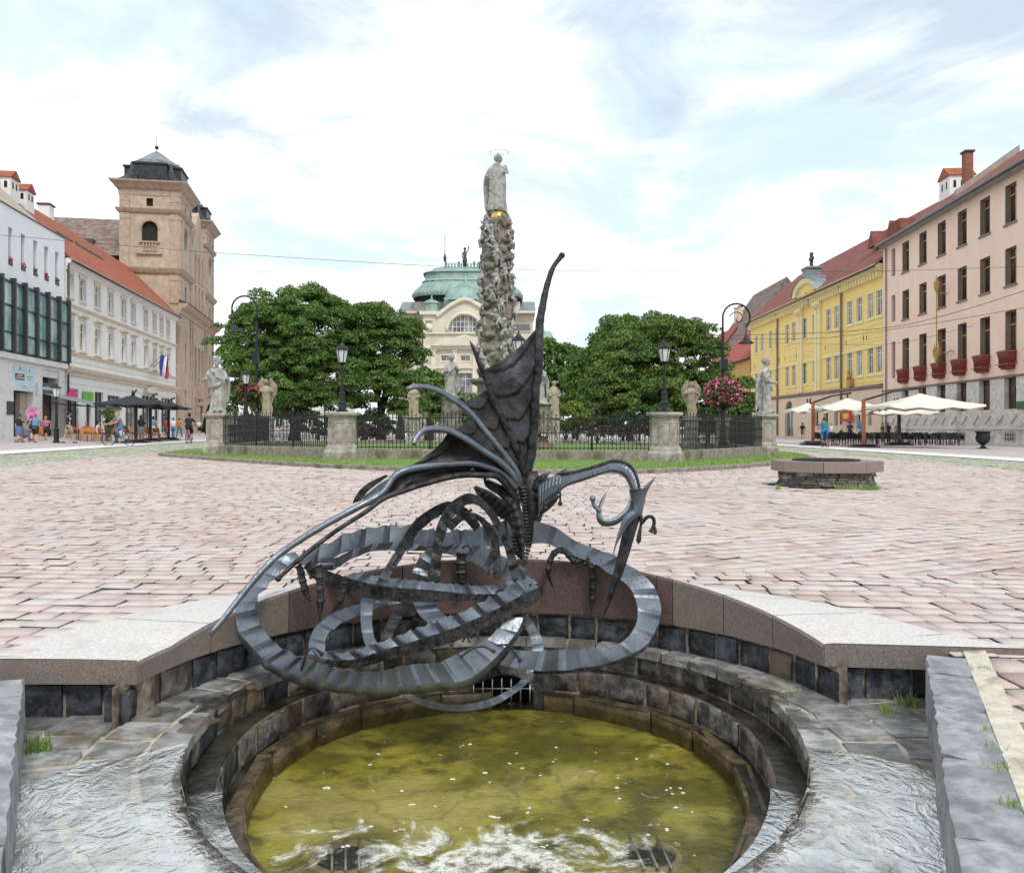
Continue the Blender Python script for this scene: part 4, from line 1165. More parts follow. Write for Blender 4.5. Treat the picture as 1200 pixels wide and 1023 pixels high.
for k, (d, h) in enumerate(((0.21,0.085),(0.6,0.13),(1.4,0.16),(3,0.20),(6,0.24),(9,0.26))):
    rows.append([(x, y, lz(x,h)) for x, y in shrink(lawn_poly, d)])
mb.grid(rows, True, True); mb.add([(LC[0], LC[1], 0.26)] + rows[-1], [(0, 1+i, 1+(i+1) % n) for i in range(n)])
struct(mb.build('lawn', M_lawn))
# grass blades along the visible front of the lawn
rg = np.random.RandomState(2); N = 26000
bx = rg.uniform(-12, 10.5, N); by = rg.uniform(18.8, 29, N)
ok = in_poly(bx, by, shrink(lawn_poly, 0.3)) & ~in_poly(bx, by, shrink(lawn_poly, 4.5)); bx, by = bx[ok], by[ok]; N = len(bx)
hh = rg.uniform(0.03, 0.075, N); an = rg.uniform(0, 2*PI, N); w = 0.012
z0 = -SL*bx + 0.10
V = np.stack([np.stack([bx-w*np.cos(an), by-w*np.sin(an), z0],1), np.stack([bx+w*np.cos(an), by+w*np.sin(an), z0],1), np.stack([bx+hh*0.5*np.sin(an*3), by+hh*0.4*np.cos(an*2), z0+hh+0.05],1)],1).reshape(-1,3)
o = np_mesh('grass_blades', V, np.arange(3*N).reshape(-1,3), M_grass)
tag(o, 'short mown green grass along the front of the lawn', 'grass', kind='stuff')

# fence corners
CP = [(-9.5,27.5),(-4.55,22.9),(4.0,22.4),(8.6,28.9),(9.2,36.5),(4.2,42),(-5.0,42),(-10.4,36.8)]
SIDE_ADJ = ['left', 'front', 'right', 'right rear', 'rear', 'rear', 'rear', 'left rear']
def seg_box(mb, a, b, w, z0, z1, ins=0.0):
    a, b = Vector((*a, 0)), Vector((*b, 0)); d = (b-a).normalized(); a += d*ins; b -= d*ins; nn = Vector((-d.y, d.x, 0))*w/2
    mb.prism([((a+nn*s).x, (a+nn*s).y) for s in (-1,)]+[((b-nn).x,(b-nn).y),((b+nn).x,(b+nn).y),((a+nn).x,(a+nn).y)], z0, z1)
FLAB = ['black wrought iron fence panel between the left statue pedestal and the left lamp pier',
        'long wrought iron fence panel left of the dragon wing, ending at the left lamp pier',
        'black wrought iron fence panel between the right lamp pier and the right statue pedestal',
        'black wrought iron fence panel running back from the right statue pedestal to the winged statue',
        'far black fence panel behind the column on its right', 'far black fence panel straight behind the column',
        'far black fence panel behind the column on its left', 'black wrought iron fence panel running back from the left statue pedestal to the winged statue',
        'long wrought iron fence panel right of the dragon wing, ending at the right lamp pier']
def fence_panel(a, b, zb, h, lab, step=0.105, ins=0.42):
    a, b = Vector((*a, 0)), Vector((*b, 0)); d = b-a; L = d.length-2*ins; d.normalize()
    a = a + d*ins
    root = thing('iron_fence', lab, 'fence', (a.x, a.y, zb), math.atan2(d.y, d.x), 'wrought iron fence panels around the column')
    r = MB()
    for z in (0.08, 0.48, h-0.16): r.box(0, L, -0.012, 0.012, z-0.012, z+0.012)
    r.build('rail', M_iron, root)
    bars = MB(); k = int(L/step); orn = MB()
    for i in range(k+1):
        x = i*L/k; hi = h if i % 2 == 0 else h-0.07
        bars.box(x-0.0085, x+0.0085, -0.0085, 0.0085, 0.02, hi-0.03)
        bars.lathe([(0.0085,hi-0.03),(0.022,hi-0.02),(0.004,hi+0.045)], 4, (x,0,0), smooth=False)
        if i < k and i % 2 == 0:
            xm = x + L/k
            for zc in (0.62, 0.34):
                for sg in (-1, 1):
                    pts = [(xm+sg*0.05*math.sin(t*PI*1.15)*1.0, 0, zc-0.10+0.2*t) for t in [q/8 for q in range(9)]]
                    orn.tube(pts, 0.007, 4, False)
    bars.build('bars', M_iron, root); orn.build('scrollwork', M_iron, root)
    posts = max(1, int(L/2.4))
    for i in range(1, posts+1):
        x = L*i/(posts+1)
        p = MB(); p.box(x-0.022, x+0.022, -0.022, 0.022, -0.02, h+0.02); p.lathe([(0.03,h+0.02),(0.045,h+0.05),(0.006,h+0.13)], 6, (x,0,0), smooth=False)
        p.tube([(x,0.02,0.9),(x,0.25,0.35),(x,0.32,0.0)], 0.011, 5); p.build('post', M_iron, root)
    return root
def base_wall(a, b, lab, ins=0.38):
    a2, b2 = Vector((*a,0)), Vector((*b,0)); d = (b2-a2); L = d.length-2*ins; d.normalize(); o = a2+d*ins
    mb = MB(); s = 0.0; r_ = random.Random(int(a[0]*100))
    while s < L-0.05:
        e = min(L, s + r_.uniform(1.2, 1.9)); e = L if L-e < 0.5 else e
        mb.bbox(s+0.004, e-0.004, -0.17, 0.17, -0.1, 0.30+r_.uniform(-0.004,0.004), 0.02); s = e
    w = mb.build('fence_base_wall', M_kerb, None, (o.x, o.y, 0.12+gz(o.x)), (0,0,math.atan2(d.y,d.x)))
    tag(w, lab, 'wall', 'low stone walls under the fence')
MID = (0.2, 22.3)
SEG = [(CP[0],CP[1],0),(CP[1],MID,1),(MID,CP[2],8),(CP[2],CP[3],2),(CP[3],CP[4],3),(CP[4],CP[5],4),(CP[5],CP[6],5),(CP[6],CP[7],6),(CP[7],CP[0],7)]
for a, b, i in SEG:
    z = 0.12 + gz((a[0]+b[0])/2) + 0.29
    wl_ = FLAB[i].replace('black wrought iron fence panel','low stone wall').replace('wrought iron fence panel','low stone wall').replace('black fence panel','low stone wall')
    far = i in (4,5,6)
    fence_panel(a, b, z, 1.02 if not far else 0.95, FLAB[i], 0.105 if not far else 0.16)
    base_wall(a, b, wl_)

# ---- lamps
M_glass = mat('pale_lamp_glass', (0.52,0.54,0.53), (0.66,0.68,0.67), 0.15, ns=6)
def lantern(root, z, w=0.17, h=0.34):
    """six-sided glazed lantern: frame, glass, roof"""
    g = MB(); g.lathe([(w*0.55,z),(w*0.95,z+h)], 6, smooth=False); g.build('lantern_glass', M_glass, root)
    f = MB()
    for k in range(6):
        a = 2*PI*k/6
        f.tube([(w*0.56*math.cos(a), w*0.56*math.sin(a), z-0.01),(w*0.97*math.cos(a), w*0.97*math.sin(a), z+h+0.005)], 0.011, 5, False)
    f.lathe([(w*0.30,z-0.05),(w*0.62,z-0.012),(w*0.62,z+0.008)], 6, smooth=False)
    f.lathe([(w*1.06,z+h-0.012),(w*1.06,z+h+0.014)], 6, smooth=False)
    f.build('lantern_frame', M_iron, root)
    r = MB(); r.lathe([(w*1.16,z+h+0.012),(w*0.66,z+h+0.10),(w*0.52,z+h+0.105),(w*0.36,z+h+0.165),(w*0.12,z+h+0.19),(w*0.1,z+h+0.22),(w*0.16,z+h+0.235),(0.004,z+h+0.265)], 12, smooth=False); r.build('lantern_roof', M_iron, root)
def street_lamp(name, lab, loc, hp, cat='street lamp', group='black lamps on the piers around the column', s=1.0):
    root = thing(name, lab, cat, loc, 0, group)
    p = MB(); p.lathe([(0.16*s,0),(0.16*s,0.05),(0.11*s,0.08),(0.10*s,0.22),(0.125*s,0.25),(0.085*s,0.30),(0.075*s,0.48),(0.095*s,0.5),(0.05*s,0.55),(0.042*s,0.85),(0.06*s,0.87),(0.038*s,0.9),(0.03*s,hp-0.16),(0.055*s,hp-0.14),(0.03*s,hp-0.1),(0.07*s,hp-0.05)], 12, smooth=False)
    p.build('pole', M_iron, root); lantern(root, hp, 0.17*s, 0.34*s); return root
def pier(p, ztop_, zb, lab, round_=True, w=0.36):
    root = thing('stone_pier' if round_ else 'statue_pedestal', lab, 'pier' if round_ else 'pedestal', (p[0], p[1], zb), 0.0)
    h = ztop_-zb
    k = 8 if round_ else 4; ph = PI/k; q = 1/math.cos(PI/k)
    b = MB(); b.lathe([(w*1.30*q,-0.15),(w*1.30*q,0.22),(w*1.22*q,0.25),(w*1.16*q,0.27),(w*1.12*q,0.36),(w*1.0*q,0.40)], k, phase=ph, smooth=False); b.build('plinth', M_sand, root)
    b = MB(); b.lathe([(w*q,0.40),(w*0.98*q,h-0.16)], k, phase=ph, smooth=False)
    for kk in range(k):                                     # sunk panel frames on the die
        a = 2*PI*kk/k; c, s_ = math.cos(a), math.sin(a); hw = w*math.tan(PI/k)*0.72; r_ = w+0.002
        for (t0, t1, u0, u1) in ((-hw,hw,0.48,0.52),(-hw,hw,h-0.28,h-0.24),(-hw,-hw+0.035,0.52,h-0.28),(hw-0.035,hw,0.52,h-0.28)):
            vs = [((r_+e)*c - t*s_, (r_+e)*s_ + t*c, z) for e in (-0.02,0.012) for t, z in ((t0,u0),(t1,u0),(t1,u1),(t0,u1))]
            b.add(vs, [(4,5,6,7),(0,1,5,4),(1,2,6,5),(2,3,7,6),(3,0,4,7)])
    b.build('die', M_sand, root)
    c = MB(); m = 20 if round_ else 4; qq = 1.0 if round_ else q; pp = 0 if round_ else ph
    c.lathe([(w*1.0*qq,h-0.16),(w*1.12*qq,h-0.13),(w*1.14*qq,h-0.105),(w*1.34*qq,h-0.085),(w*1.37*qq,h-0.05),(w*1.36*qq,h-0.02),(w*1.28*qq,h)], m, phase=pp, smooth=False); c.build('cap', M_sand, root)
    return root
pier(CP[1], 1.435, 0.16, 'octagonal stone lamp pier left of the dragon, between two fence panels')
pier(CP[2], 1.42, 0.13, 'octagonal stone lamp pier right of the dragon, between two fence panels')
pier(MID, 1.42, 0.14, 'stone lamp pier hidden behind the dragon wing')
L1 = street_lamp('street_lamp', 'black lantern on the stone pier left of the dragon, in front of the leafy tree', (CP[1][0]-0.01, CP[1][1], 1.435), 1.33)
dup(L1, (CP[2][0], CP[2][1], 1.42), 0, 'black lantern on the stone pier right of the dragon')
dup(L1, (0.17, 22.3, 1.62), 0, 'black lantern whose top shows above the dragon wing, in front of the column')
for (px, y0, Y, lab) in ((288, 431, 36.6, 'smaller black lantern beside the red flower basket on the left'), (848, 436, 36.2, 'smaller black lantern in front of the pink flower basket on the right')):
    X = (px-600)/1000*Y; z0 = 1+(502-490)/1000*Y
    street_lamp('street_lamp', lab, (X, Y, z0), 1+(502-y0)/1000*Y - z0 - 0.6*1.15, s=1.15)
    pier((X, Y), z0, 0.15, lab.replace('smaller black lantern', 'stone pier under the lantern'), w=0.3)

# ---- tall crook lamp posts with hanging lanterns and flower baskets
M_leaf_b = mat('basket_leaf', (0.03,0.07,0.012), (0.08,0.14,0.03), 0.6, ns=3, island=0.4)
def crook_post(px, Y, ytop, sgn, lab):
    X = (px-600)/1000*Y; H = 1+(502-ytop)/1000*Y - 0.15
    root = thing('crook_lamp_post', lab, 'lamp post', (X, Y, 0.15), 0, 'tall crook lamp posts')
    b = MB(); b.lathe([(0.20,0),(0.20,0.3),(0.13,0.36),(0.12,0.9),(0.15,0.95),(0.085,1.05),(0.075,2.6),(0.11,2.65),(0.07,2.72),(0.06,H-1.1)], 12, smooth=False)
    b.build('pole', M_iron, root)
    a = MB(); pts = []
    for k in range(15):
        t = PI - k/14*PI*1.25; pts.append((sgn*(0.55+0.55*math.cos(t)), 0, H-1.1+0.55+0.55*math.sin(t)))
    pts = [(0,0,H-1.15),(0,0,H-0.8)] + pts
    a.tube(pts, 0.04, 7)
    sp = [(sgn*(0.60+(0.34-0.022*k)*math.cos(PI*0.9-k*0.42)), 0, H-0.62+(0.34-0.022*k)*math.sin(PI*0.9-k*0.42)) for k in range(15)]
    a.tube(sp, 0.02, 6); a.build('crook', M_iron, root)
    l = MB(); ex, ez = pts[-1][0], pts[-1][2]
    l.tube([(ex,0,ez),(ex,0,ez-0.35)], 0.02, 6); l.lathe([(0.03,ez-0.3),(0.10,ez-0.42),(0.14,ez-0.52),(0.30,ez-0.64),(0.31,ez-0.68),(0.1,ez-0.66)], 14, (ex,0,0)); l.build('lamp_shade', M_iron, root)
    bx = MB(); bx.bbox(-0.13,0.13,-0.32,-0.05,H*0.545,H*0.62,0.02); bx.build('signal_box', M_iron, root)
    return root
crook_post(847, 34.5, 356, 1, 'tall black crook lamp post with spiral scroll beside the pink flower basket')
crook_post(301, 37.5, 347, -1, 'tall black crook lamp post in front of the left tree, beside the red flower basket')
def basket(px, py, Y, r, cols, lab, sd):
    q = P(px, py, Y); rr = np.random.RandomState(sd)
    root = thing('flower_basket', lab, 'flower basket', q, 0, 'flower baskets on the lamp posts')
    b = MB(); b.lathe([(0.05,-r*0.9),(r*0.5,-r*0.72),(r*0.62,-r*0.2)], 14); b.tube([(0,0,-r*0.2),(0,0,r*0.9)], 0.02, 6); b.build('bowl', M_iron, root)
    def cloud(n, size, shell, lo, zb):
        d = rr.normal(size=(n,3)); d /= np.linalg.norm(d, axis=1, keepdims=True)
        rad = r*rr.uniform(lo, 1.05, (n,1))**0.5 * shell
        c = d*rad*np.array([[1.0,0.9,0.78]]); c[:,2] += zb
        c += rr.normal(0, r*0.06, c.shape)
        u = rr.normal(size=(n,3)); u /= np.linalg.norm(u,axis=1,keepdims=True); v = np.cross(u, rr.normal(size=(n,3))); v /= np.linalg.norm(v,axis=1,keepdims=True)
        s = size*rr.uniform(0.6,1.3,(n,1))
        return np.stack([c-u*s, c-v*s, c+u*s, c+v*s],1).reshape(-1,3)
    V = cloud(900, 0.06, 1.0, 0.3, 0); np_mesh('leaves', V, np.arange(len(V)).reshape(-1,4), M_leaf_b, root)
    for c_, nn in cols:
        V = cloud(nn, 0.05, 1.05, 0.62, 0.04); np_mesh('blossoms', V, np.arange(len(V)).reshape(-1,4), c_, root)
    return root
M_pink = mat('pink_blossom', (0.55,0.06,0.16), (0.70,0.22,0.34), 0.6, ns=3, island=0.25)
M_redb = mat('red_blossom', (0.36,0.025,0.05), (0.52,0.05,0.09), 0.6, ns=3, island=0.25)
basket(848, 461, 34.2, 0.74, ((M_pink, 520),(M_redb, 260)), 'large basket of pink and red flowers on the right crook lamp post', 1)
basket(291, 460, 37.2, 0.50, ((M_redb, 420),), 'smaller basket of dark red flowers on the left crook lamp post', 2)

# ---- statues: solid figures fused with a voxel remesh
def fuse(mb, name, mt, voxel, parent=None, smooth=True, loc=None, rz=0.0):
    me = mb.mesh(name+'_src'); o = bpy.data.objects.new(name+'_src', me); COL.objects.link(o)
    m = o.modifiers.new('r', 'REMESH'); m.mode = 'VOXEL'; m.voxel_size = voxel; m.use_smooth_shade = smooth
    dg = bpy.context.evaluated_depsgraph_get(); dg.update()
    me2 = bpy.data.meshes.new_from_object(o.evaluated_get(dg)); me2.name = name
    bpy.data.objects.remove(o); bpy.data.meshes.remove(me)
    me2.materials.clear(); me2.materials.append(mt)
    r = bpy.data.objects.new(name, me2); COL.objects.link(r)
    if parent: r.parent = parent
    if loc is not None: r.location = loc
    r.rotation_euler = (0,0,rz)
    return r
def robe(mb, prof, folds=7, amp=0.12, twist=0.6, seed=0, lean=(0,0)):
    """draped loft; prof: (z, rx, ry, cx, cy)"""
    rr = random.Random(seed); ph = rr.uniform(0, 6); rows = []
    zs = np.linspace(prof[0][0], prof[-1][0], 60)
    cols = [np.interp(zs, [p[0] for p in prof], [p[k] for p in prof]) for k in range(1, 5)]
    ztop_ = prof[-1][0]
    for i, z in enumerate(zs):
        row = []; f = 1 - z/ztop_*0.65
        for k in range(56):
            a = 2*PI*k/56
            w = math.sin(folds*a + ph + twist*z*3) * 0.6 + 0.4*math.sin((folds*2-3)*a + 2*ph - twist*z*5)
            s = 1 + amp*f*w*(0.5+0.5*math.sin(a*1.5+ph))
            row.append((cols[2][i]+cols[0][i]*s*math.cos(a), cols[3][i]+cols[1][i]*s*math.sin(a), z))
        rows.append(row)
    mb.grid(rows, True, True); o = len(mb.v)-len(rows)*56
    mb.f.append(tuple(o+k for k in range(56))[::-1]); mb.f.append(tuple(o+59*56+k for k in range(56)))
def swag(mb, pts, r, flat=0.5):
    c = resample(pts, 18); mb.tube([tuple(p) for p in c], [r*math.sin(PI*(0.12+0.8*j/17)) for j in range(18)], 8, flat=flat)
def figure(kind, seed):
    """1.8 m statue facing -Y"""
    mb = MB(); rr = random.Random(seed)
    if kind == 'angel':         # seen from behind: two folded wings
        robe(mb, [(0,0.24,0.22,0,0),(0.3,0.2,0.19,0.02,0),(0.7,0.17,0.15,0,0),(1.0,0.20,0.16,0,0),(1.3,0.22,0.15,0,0),(1.42,0.12,0.1,0,0)], 6, 0.2, 0.5, seed)
        mb.tube([(0,-0.02,1.36),(0,-0.05,1.52)], [0.07,0.06], 10); mb.sphere((0,-0.08,1.60), 0.115, 12, 9, sz=1.2)
        for s in (-1, 1):
            for k in range(4):
                c = [(s*(0.07+0.04*k), 0.17, 0.42+0.14*k),(s*(0.17+0.05*k), 0.22, 0.85+0.09*k),(s*(0.23+0.045*k), 0.20, 1.35),(s*(0.17+0.045*k), 0.16, 1.78-0.09*k)]
                cc = resample(c, 14); mb.tube([tuple(p) for p in cc], [0.04+0.095*math.sin(PI*(0.1+0.78*j/13)) for j in range(14)], 8, flat=0.4)
            mb.tube([(s*0.2,0,1.3),(s*0.3,-0.12,1.1),(s*0.22,-0.26,1.2)], [0.07,0.06,0.045], 8)
        mb.tube([(0.15,0.1,0.05),(0.22,0.12,0.4),(0.1,0.14,0.75)], [0.10,0.08,0.05], 8)
        return mb
    if kind == 'monk':          # cloaked back view with hood
        robe(mb, [(0,0.27,0.22,0,0),(0.5,0.25,0.20,0,0),(1.0,0.27,0.18,0,0),(1.3,0.25,0.16,0,0),(1.42,0.17,0.13,0,0),(1.5,0.09,0.09,0,0)], 8, 0.18, 0.3, seed)
        mb.tube([(0,0,1.42),(0,-0.03,1.56)], [0.08,0.07], 10); mb.sphere((0,-0.04,1.64), 0.12, 12, 9, sz=1.2)
        for s in (-1, 1): mb.tube([(s*0.2,0,1.32),(s*0.31,-0.05,1.05),(s*0.18,-0.24,1.0)], [0.08,0.075,0.05], 8)
        return mb
    tw = 0.05 if kind == 'left' else -0.04
    robe(mb, [(0.04,0.24,0.20,0,0),(0.35,0.20,0.18,tw,0),(0.75,0.19,0.16,tw*1.2,-0.01),(1.02,0.21,0.16,tw*0.5,0),(1.22,0.23,0.15,0,0),(1.36,0.21,0.13,0,0),(1.44,0.11,0.1,0,0)], 7, 0.22, 0.7, seed)
    mb.tube([(0,0,1.38),(0,-0.02,1.54)], [0.07,0.06], 10); mb.sphere((0,-0.03,1.64), 0.112, 14, 10, sz=1.25)
    mb.sphere((0,-0.13,1.63), 0.022, 6, 5); mb.sphere((0,0.03,1.70), 0.105, 10, 8)
    mb.bbox(-0.28,0.28,-0.22,0.22,-0.02,0.06,0.015)
    for s in (-1, 1): mb.sphere((s*0.09+tw, -0.2, 0.09), 0.06, 8, 6, sy=1.9, sz=0.6)
    for k in range(26):                     # curled hair
        a, e_ = rr.uniform(-0.4, PI+0.4), rr.uniform(-0.25, 1.3)
        mb.sphere((0.108*math.cos(a)*math.cos(e_), -0.02+0.112*math.sin(a)*math.cos(e_), 1.645+0.135*math.sin(e_)), 0.032, 6, 5)
    mb.tube([(-0.06,-0.125,1.665),(0,-0.135,1.672),(0.06,-0.125,1.665)], 0.014, 5); mb.tube([(-0.03,-0.13,1.585),(0.03,-0.13,1.585)], 0.013, 5)
    if kind == 'left':          # bearded, right arm out low, left arm across, cloak over shoulder
        mb.sphere((0,-0.10,1.54), 0.07, 8, 6, sz=1.5)
        mb.tube([(-0.21,0,1.32),(-0.31,-0.06,1.06),(-0.36,-0.26,1.02)], [0.075,0.06,0.045], 8); mb.sphere((-0.37,-0.31,1.03), 0.05, 8, 6)
        mb.tube([(0.21,0,1.32),(0.29,-0.10,1.08),(0.06,-0.24,1.12)], [0.075,0.065,0.045], 8); mb.sphere((0.02,-0.25,1.13), 0.05, 8, 6)
        swag(mb, [(-0.18,-0.12,1.38),(0.05,-0.2,1.2),(0.22,-0.14,0.95),(0.27,0.02,0.5),(0.26,0.06,0.15)], 0.085)
        swag(mb, [(0.24,-0.05,1.0),(0.05,-0.22,0.88),(-0.18,-0.16,0.80),(-0.24,0,0.62)], 0.07)
        swag(mb, [(0.22,0.1,1.3),(0.30,0.13,0.8),(0.26,0.12,0.2)], 0.11)
    elif kind == 'right':       # standing in profile to the right, long cloak behind, hands together at waist
        mb.tube([(-0.2,0,1.32),(-0.26,-0.10,1.04),(0.02,-0.27,0.98)], [0.075,0.065,0.045], 8)
        mb.tube([(0.2,0,1.32),(0.27,-0.10,1.04),(0.06,-0.29,0.98)], [0.075,0.065,0.045], 8); mb.sphere((0.04,-0.31,0.98), 0.055, 8, 6)
        swag(mb, [(-0.15,0.12,1.38),(-0.22,0.2,0.9),(-0.2,0.22,0.4),(-0.26,0.24,0.06)], 0.13)
        swag(mb, [(0.12,0.12,1.36),(0.16,0.21,0.9),(0.12,0.24,0.35),(0.1,0.25,0.06)], 0.12)
        swag(mb, [(-0.2,-0.1,0.98),(0.0,-0.2,0.82),(0.2,-0.12,0.7)], 0.06)
    else:                       # saints by the column
        mb.tube([(-0.21,0,1.32),(-0.30,-0.05,1.05),(-0.16,-0.24,1.1)], [0.075,0.065,0.045], 8)
        mb.tube([(0.21,0,1.32),(0.27,-0.12,1.12),(0.1,-0.24,1.28)], [0.075,0.06,0.045], 8)
        swag(mb, [(0.2,0,1.38),(0.0,-0.18,1.15),(-0.2,-0.1,0.85),(-0.26,0.02,0.45)], 0.09)
        swag(mb, [(0.22,0.06,1.2),(0.28,0.08,0.7),(0.24,0.1,0.15)], 0.10)
    return mb
def statue(kind, px, y0, y1, Y, rz, mt, lab, seed, grp=None):
    b = P(px, y1, Y); h = (y1-y0)/1000*Y
    mb = figure(kind, seed); sc = h/1.78
    mb.v = [(x*sc, y*sc, z*sc) for x, y, z in mb.v]
    o = fuse(mb, 'stone_statue', mt, 0.018*sc, None, True, b, rz)
    o['label'] = lab; o['category'] = 'statue'; o['group'] = 'stone saints around the column'
    return o
statue('left', 254, 418, 484.5, 27.5, R(12), M_sandw, 'grey stone statue of a bearded robed man on the leftmost pedestal by the fence', 3)
pier(CP[0], 1.48, 0.20, 'square stone pedestal under the bearded statue at the left end of the fence', False, 0.27)
statue('right', 897, 419, 485.5, 28.9, R(62), M_sandw, 'grey stone statue of a cloaked figure turned right on the rightmost pedestal by the fence', 5)
pier((8.58,28.9), 1.475, 0.12, 'square stone pedestal under the cloaked statue at the right end of the fence', False, 0.27)
statue('angel', 312, 443, 489, 37.2, R(10), M_tan, 'stone angel with folded wings seen from behind, left of the leafy tree trunk', 7)
pier((-10.7,37.2), 1.48, 0.2, 'square pedestal under the left stone angel', False, 0.26)
statue('angel', 810, 446, 490, 36.5, R(-8), M_tan, 'stone angel with folded wings seen from behind, beside the pink flower basket', 8)
pier((7.67,36.5), 1.43, 0.2, 'square pedestal under the right stone angel', False, 0.26)
statue('monk', 485, 449, 488, 41.5, R(-10), M_tan, 'tan stone statue seen from behind between the palm plants, left of the column', 9)
pier((-4.77,41.5), 1.58, 0.2, 'square pedestal under the tan statue left of the column', False, 0.26)
statue('monk', 649, 446, 488, 41.5, R(10), M_tan, 'tan stone statue seen from behind, right of the column', 10)
pier((2.03,41.5), 1.58, 0.2, 'square pedestal under the tan statue right of the column', False, 0.26)
statue('saint', 529, 415, 467, 31.6, R(20), M_sandw, 'grey stone saint standing at the left foot of the column', 11)
statue('saint', 634, 424, 474, 31.8, R(-40), M_sandw, 'pale stone saint at the right foot of the column, half behind the dragon wing', 12)

# ---- the column
YC = 32.3; XC = (582-600)/1000*YC
col = thing('plague_column', 'tall stone column crowded with carved cherubs and clouds behind the dragon', 'column', (XC, YC, 0.2))
zc = lambda py: 1+(502-py)/1000*YC - 0.2
b = MB(); b.lathe([(2.3,0),(2.3,0.25),(2.05,0.27),(2.05,0.5),(1.8,0.52),(1.8,0.75)], 8, phase=PI/8, smooth=False); b.build('steps', M_col, col)
b = MB(); b.lathe([(1.25,0.75),(1.25,1.0),(1.12,1.08),(1.02,1.15),(1.0,zc(455)),(1.05,zc(452)),(1.36,zc(449)),(1.40,zc(446.5)),(1.25,zc(445))], 4, phase=PI/4, smooth=False)
for s in (-1, 1):
    b.tube([(s*0.95,-0.75,zc(462)),(s*1.12,-0.8,zc(464)),(s*1.15,-0.8,zc(469)),(s*1.02,-0.8,zc(470)),(s*1.0,-0.8,zc(466))], 0.06, 8)
b.build('pedestal', M_col, col)
for px, yy, dy in ((529,467,-0.7),(634,474,-0.5)):
    q = P(px, yy, 31.6); b = MB(); b.lathe([(0.55,0.6-0.0),(0.5,0.9),(0.38,1.0),(0.36,q.z-0.2-0.08),(0.45,q.z-0.2)], 8, (q.x-XC, q.y-YC, 0), smooth=False); b.build('side_pedestal', M_col, col)
rc = random.Random(77)
shaft_r = lambda z: float(np.interp(z, [zc(445), zc(415), zc(330), zc(262)], [0.74, 0.60, 0.51, 0.44]))
mb = MB(); rows = []
zz = np.linspace(zc(446), zc(258), 50)
for i, z in enumerate(zz):
    rows.append([(shaft_r(z)*0.92*math.cos(2*PI*k/24)*(1+0.07*math.sin(3*k+z*2.2)), shaft_r(z)*0.92*math.sin(2*PI*k/24)*(1+0.07*math.cos(2*k-z*3)), z) for k in range(24)])
mb.grid(rows, True, True); mb.f.append(tuple(range(24))[::-1]); mb.f.append(tuple(49*24+k for k in range(24)))
for k in range(190):                       # swirling cloud lumps
    z = rc.uniform(zc(440), zc(262)); a = rc.uniform(0, 2*PI); r = shaft_r(z)
    s = rc.uniform(0.12, 0.24)
    mb.sphere((r*math.cos(a)*0.90, r*math.sin(a)*0.90, z), s, 8, 6, sx=rc.uniform(0.8,1.3), sy=rc.uniform(0.8,1.3), sz=rc.uniform(0.5,0.9))
for k in range(70):                        # curling bands of cloud wound round the shaft
    z = rc.uniform(zc(440), zc(264)); a0 = rc.uniform(0, 2*PI); sp_ = rc.uniform(0.7, 1.5); cu = rc.choice((-1,1))*rc.uniform(0.15,0.45); pts = []
    for i in range(11):
        t = i/10; aa = a0+sp_*t; zz2 = z+cu*math.sin(t*PI*1.2)+0.25*t; rr2 = shaft_r(zz2)*(0.97+0.03*math.sin(t*7)); pts.append((rr2*math.cos(aa), rr2*math.sin(aa), zz2))
    mb.tube(pts, [0.04+0.085*math.sin(PI*(0.1+0.8*i/10)) for i in range(11)], 7)
fuse(mb, 'shaft', M_col, 0.032, col)
def cherub(seed):
    """small carved child: head, plump body, limbs, stub wings"""
    r_ = random.Random(seed); m = MB()
    m.sphere((0,0,0.30), 0.085, 10, 8, sz=1.1); m.sphere((0,0.01,0.12), 0.095, 10, 8, sz=1.35); m.sphere((0.02,0,-0.02), 0.10, 10, 8)
    m.tube([(0,0,0.2),(0,0,0.28)], 0.05, 8)
    for s in (-1, 1):
        m.tube([(s*0.08,0,0.2),(s*r_.uniform(0.14,0.2),-0.05,r_.uniform(0.1,0.32)),(s*r_.uniform(0.08,0.24),-0.10,r_.uniform(0.1,0.42))], [0.042,0.036,0.028], 7)
        m.tube([(s*0.05,0,-0.05),(s*r_.uniform(0.06,0.15),-0.12,-0.12),(s*r_.uniform(0.02,0.14),-0.05,r_.uniform(-0.34,-0.24))], [0.06,0.05,0.032], 7)
        m.tube([(s*0.05,0.07,0.2),(s*0.17,0.10,0.28),(s*0.2,0.10,0.12)], [0.03,0.06,0.02], 7, flat=0.5)
    return m
CH = [cherub(i) for i in range(5)]
protos = []
for i, m in enumerate(CH):
    o = fuse(m, 'cherub', M_sandw, 0.02, col); protos.append(o)
spots = []
rows_ = np.linspace(zc(430), zc(268), 13)
for j, z in enumerate(rows_):
    m = 4 if j % 2 else 3
    for k in range(m):
        spots.append((2*PI*k/m + j*0.7 + rc.uniform(-0.25,0.25), z + rc.uniform(-0.14,0.14)))
for i, (a, z) in enumerate(spots):
    o = protos[i] if i < 5 else protos[i % 5].copy()
    if i >= 5: COL.objects.link(o); o.parent = col
    r = shaft_r(z)*1.0+0.05; s = rc.uniform(0.95, 1.35)
    o.location = (r*math.cos(a), r*math.sin(a), z); o.rotation_euler = (rc.uniform(-0.3,0.3), rc.uniform(-0.35,0.35), a+PI/2); o.scale = (s,s,s)
g = MB(); g.sphere((0.06,-0.12,zc(257)), 0.30, 20, 14); g.build('gilded_globe', M_gold, col)
g = MB()
for k in range(26): g.sphere((rc.uniform(-0.42,0.42), rc.uniform(-0.3,0.4), zc(rc.uniform(252,266))), rc.uniform(0.09,0.19), 8, 6)
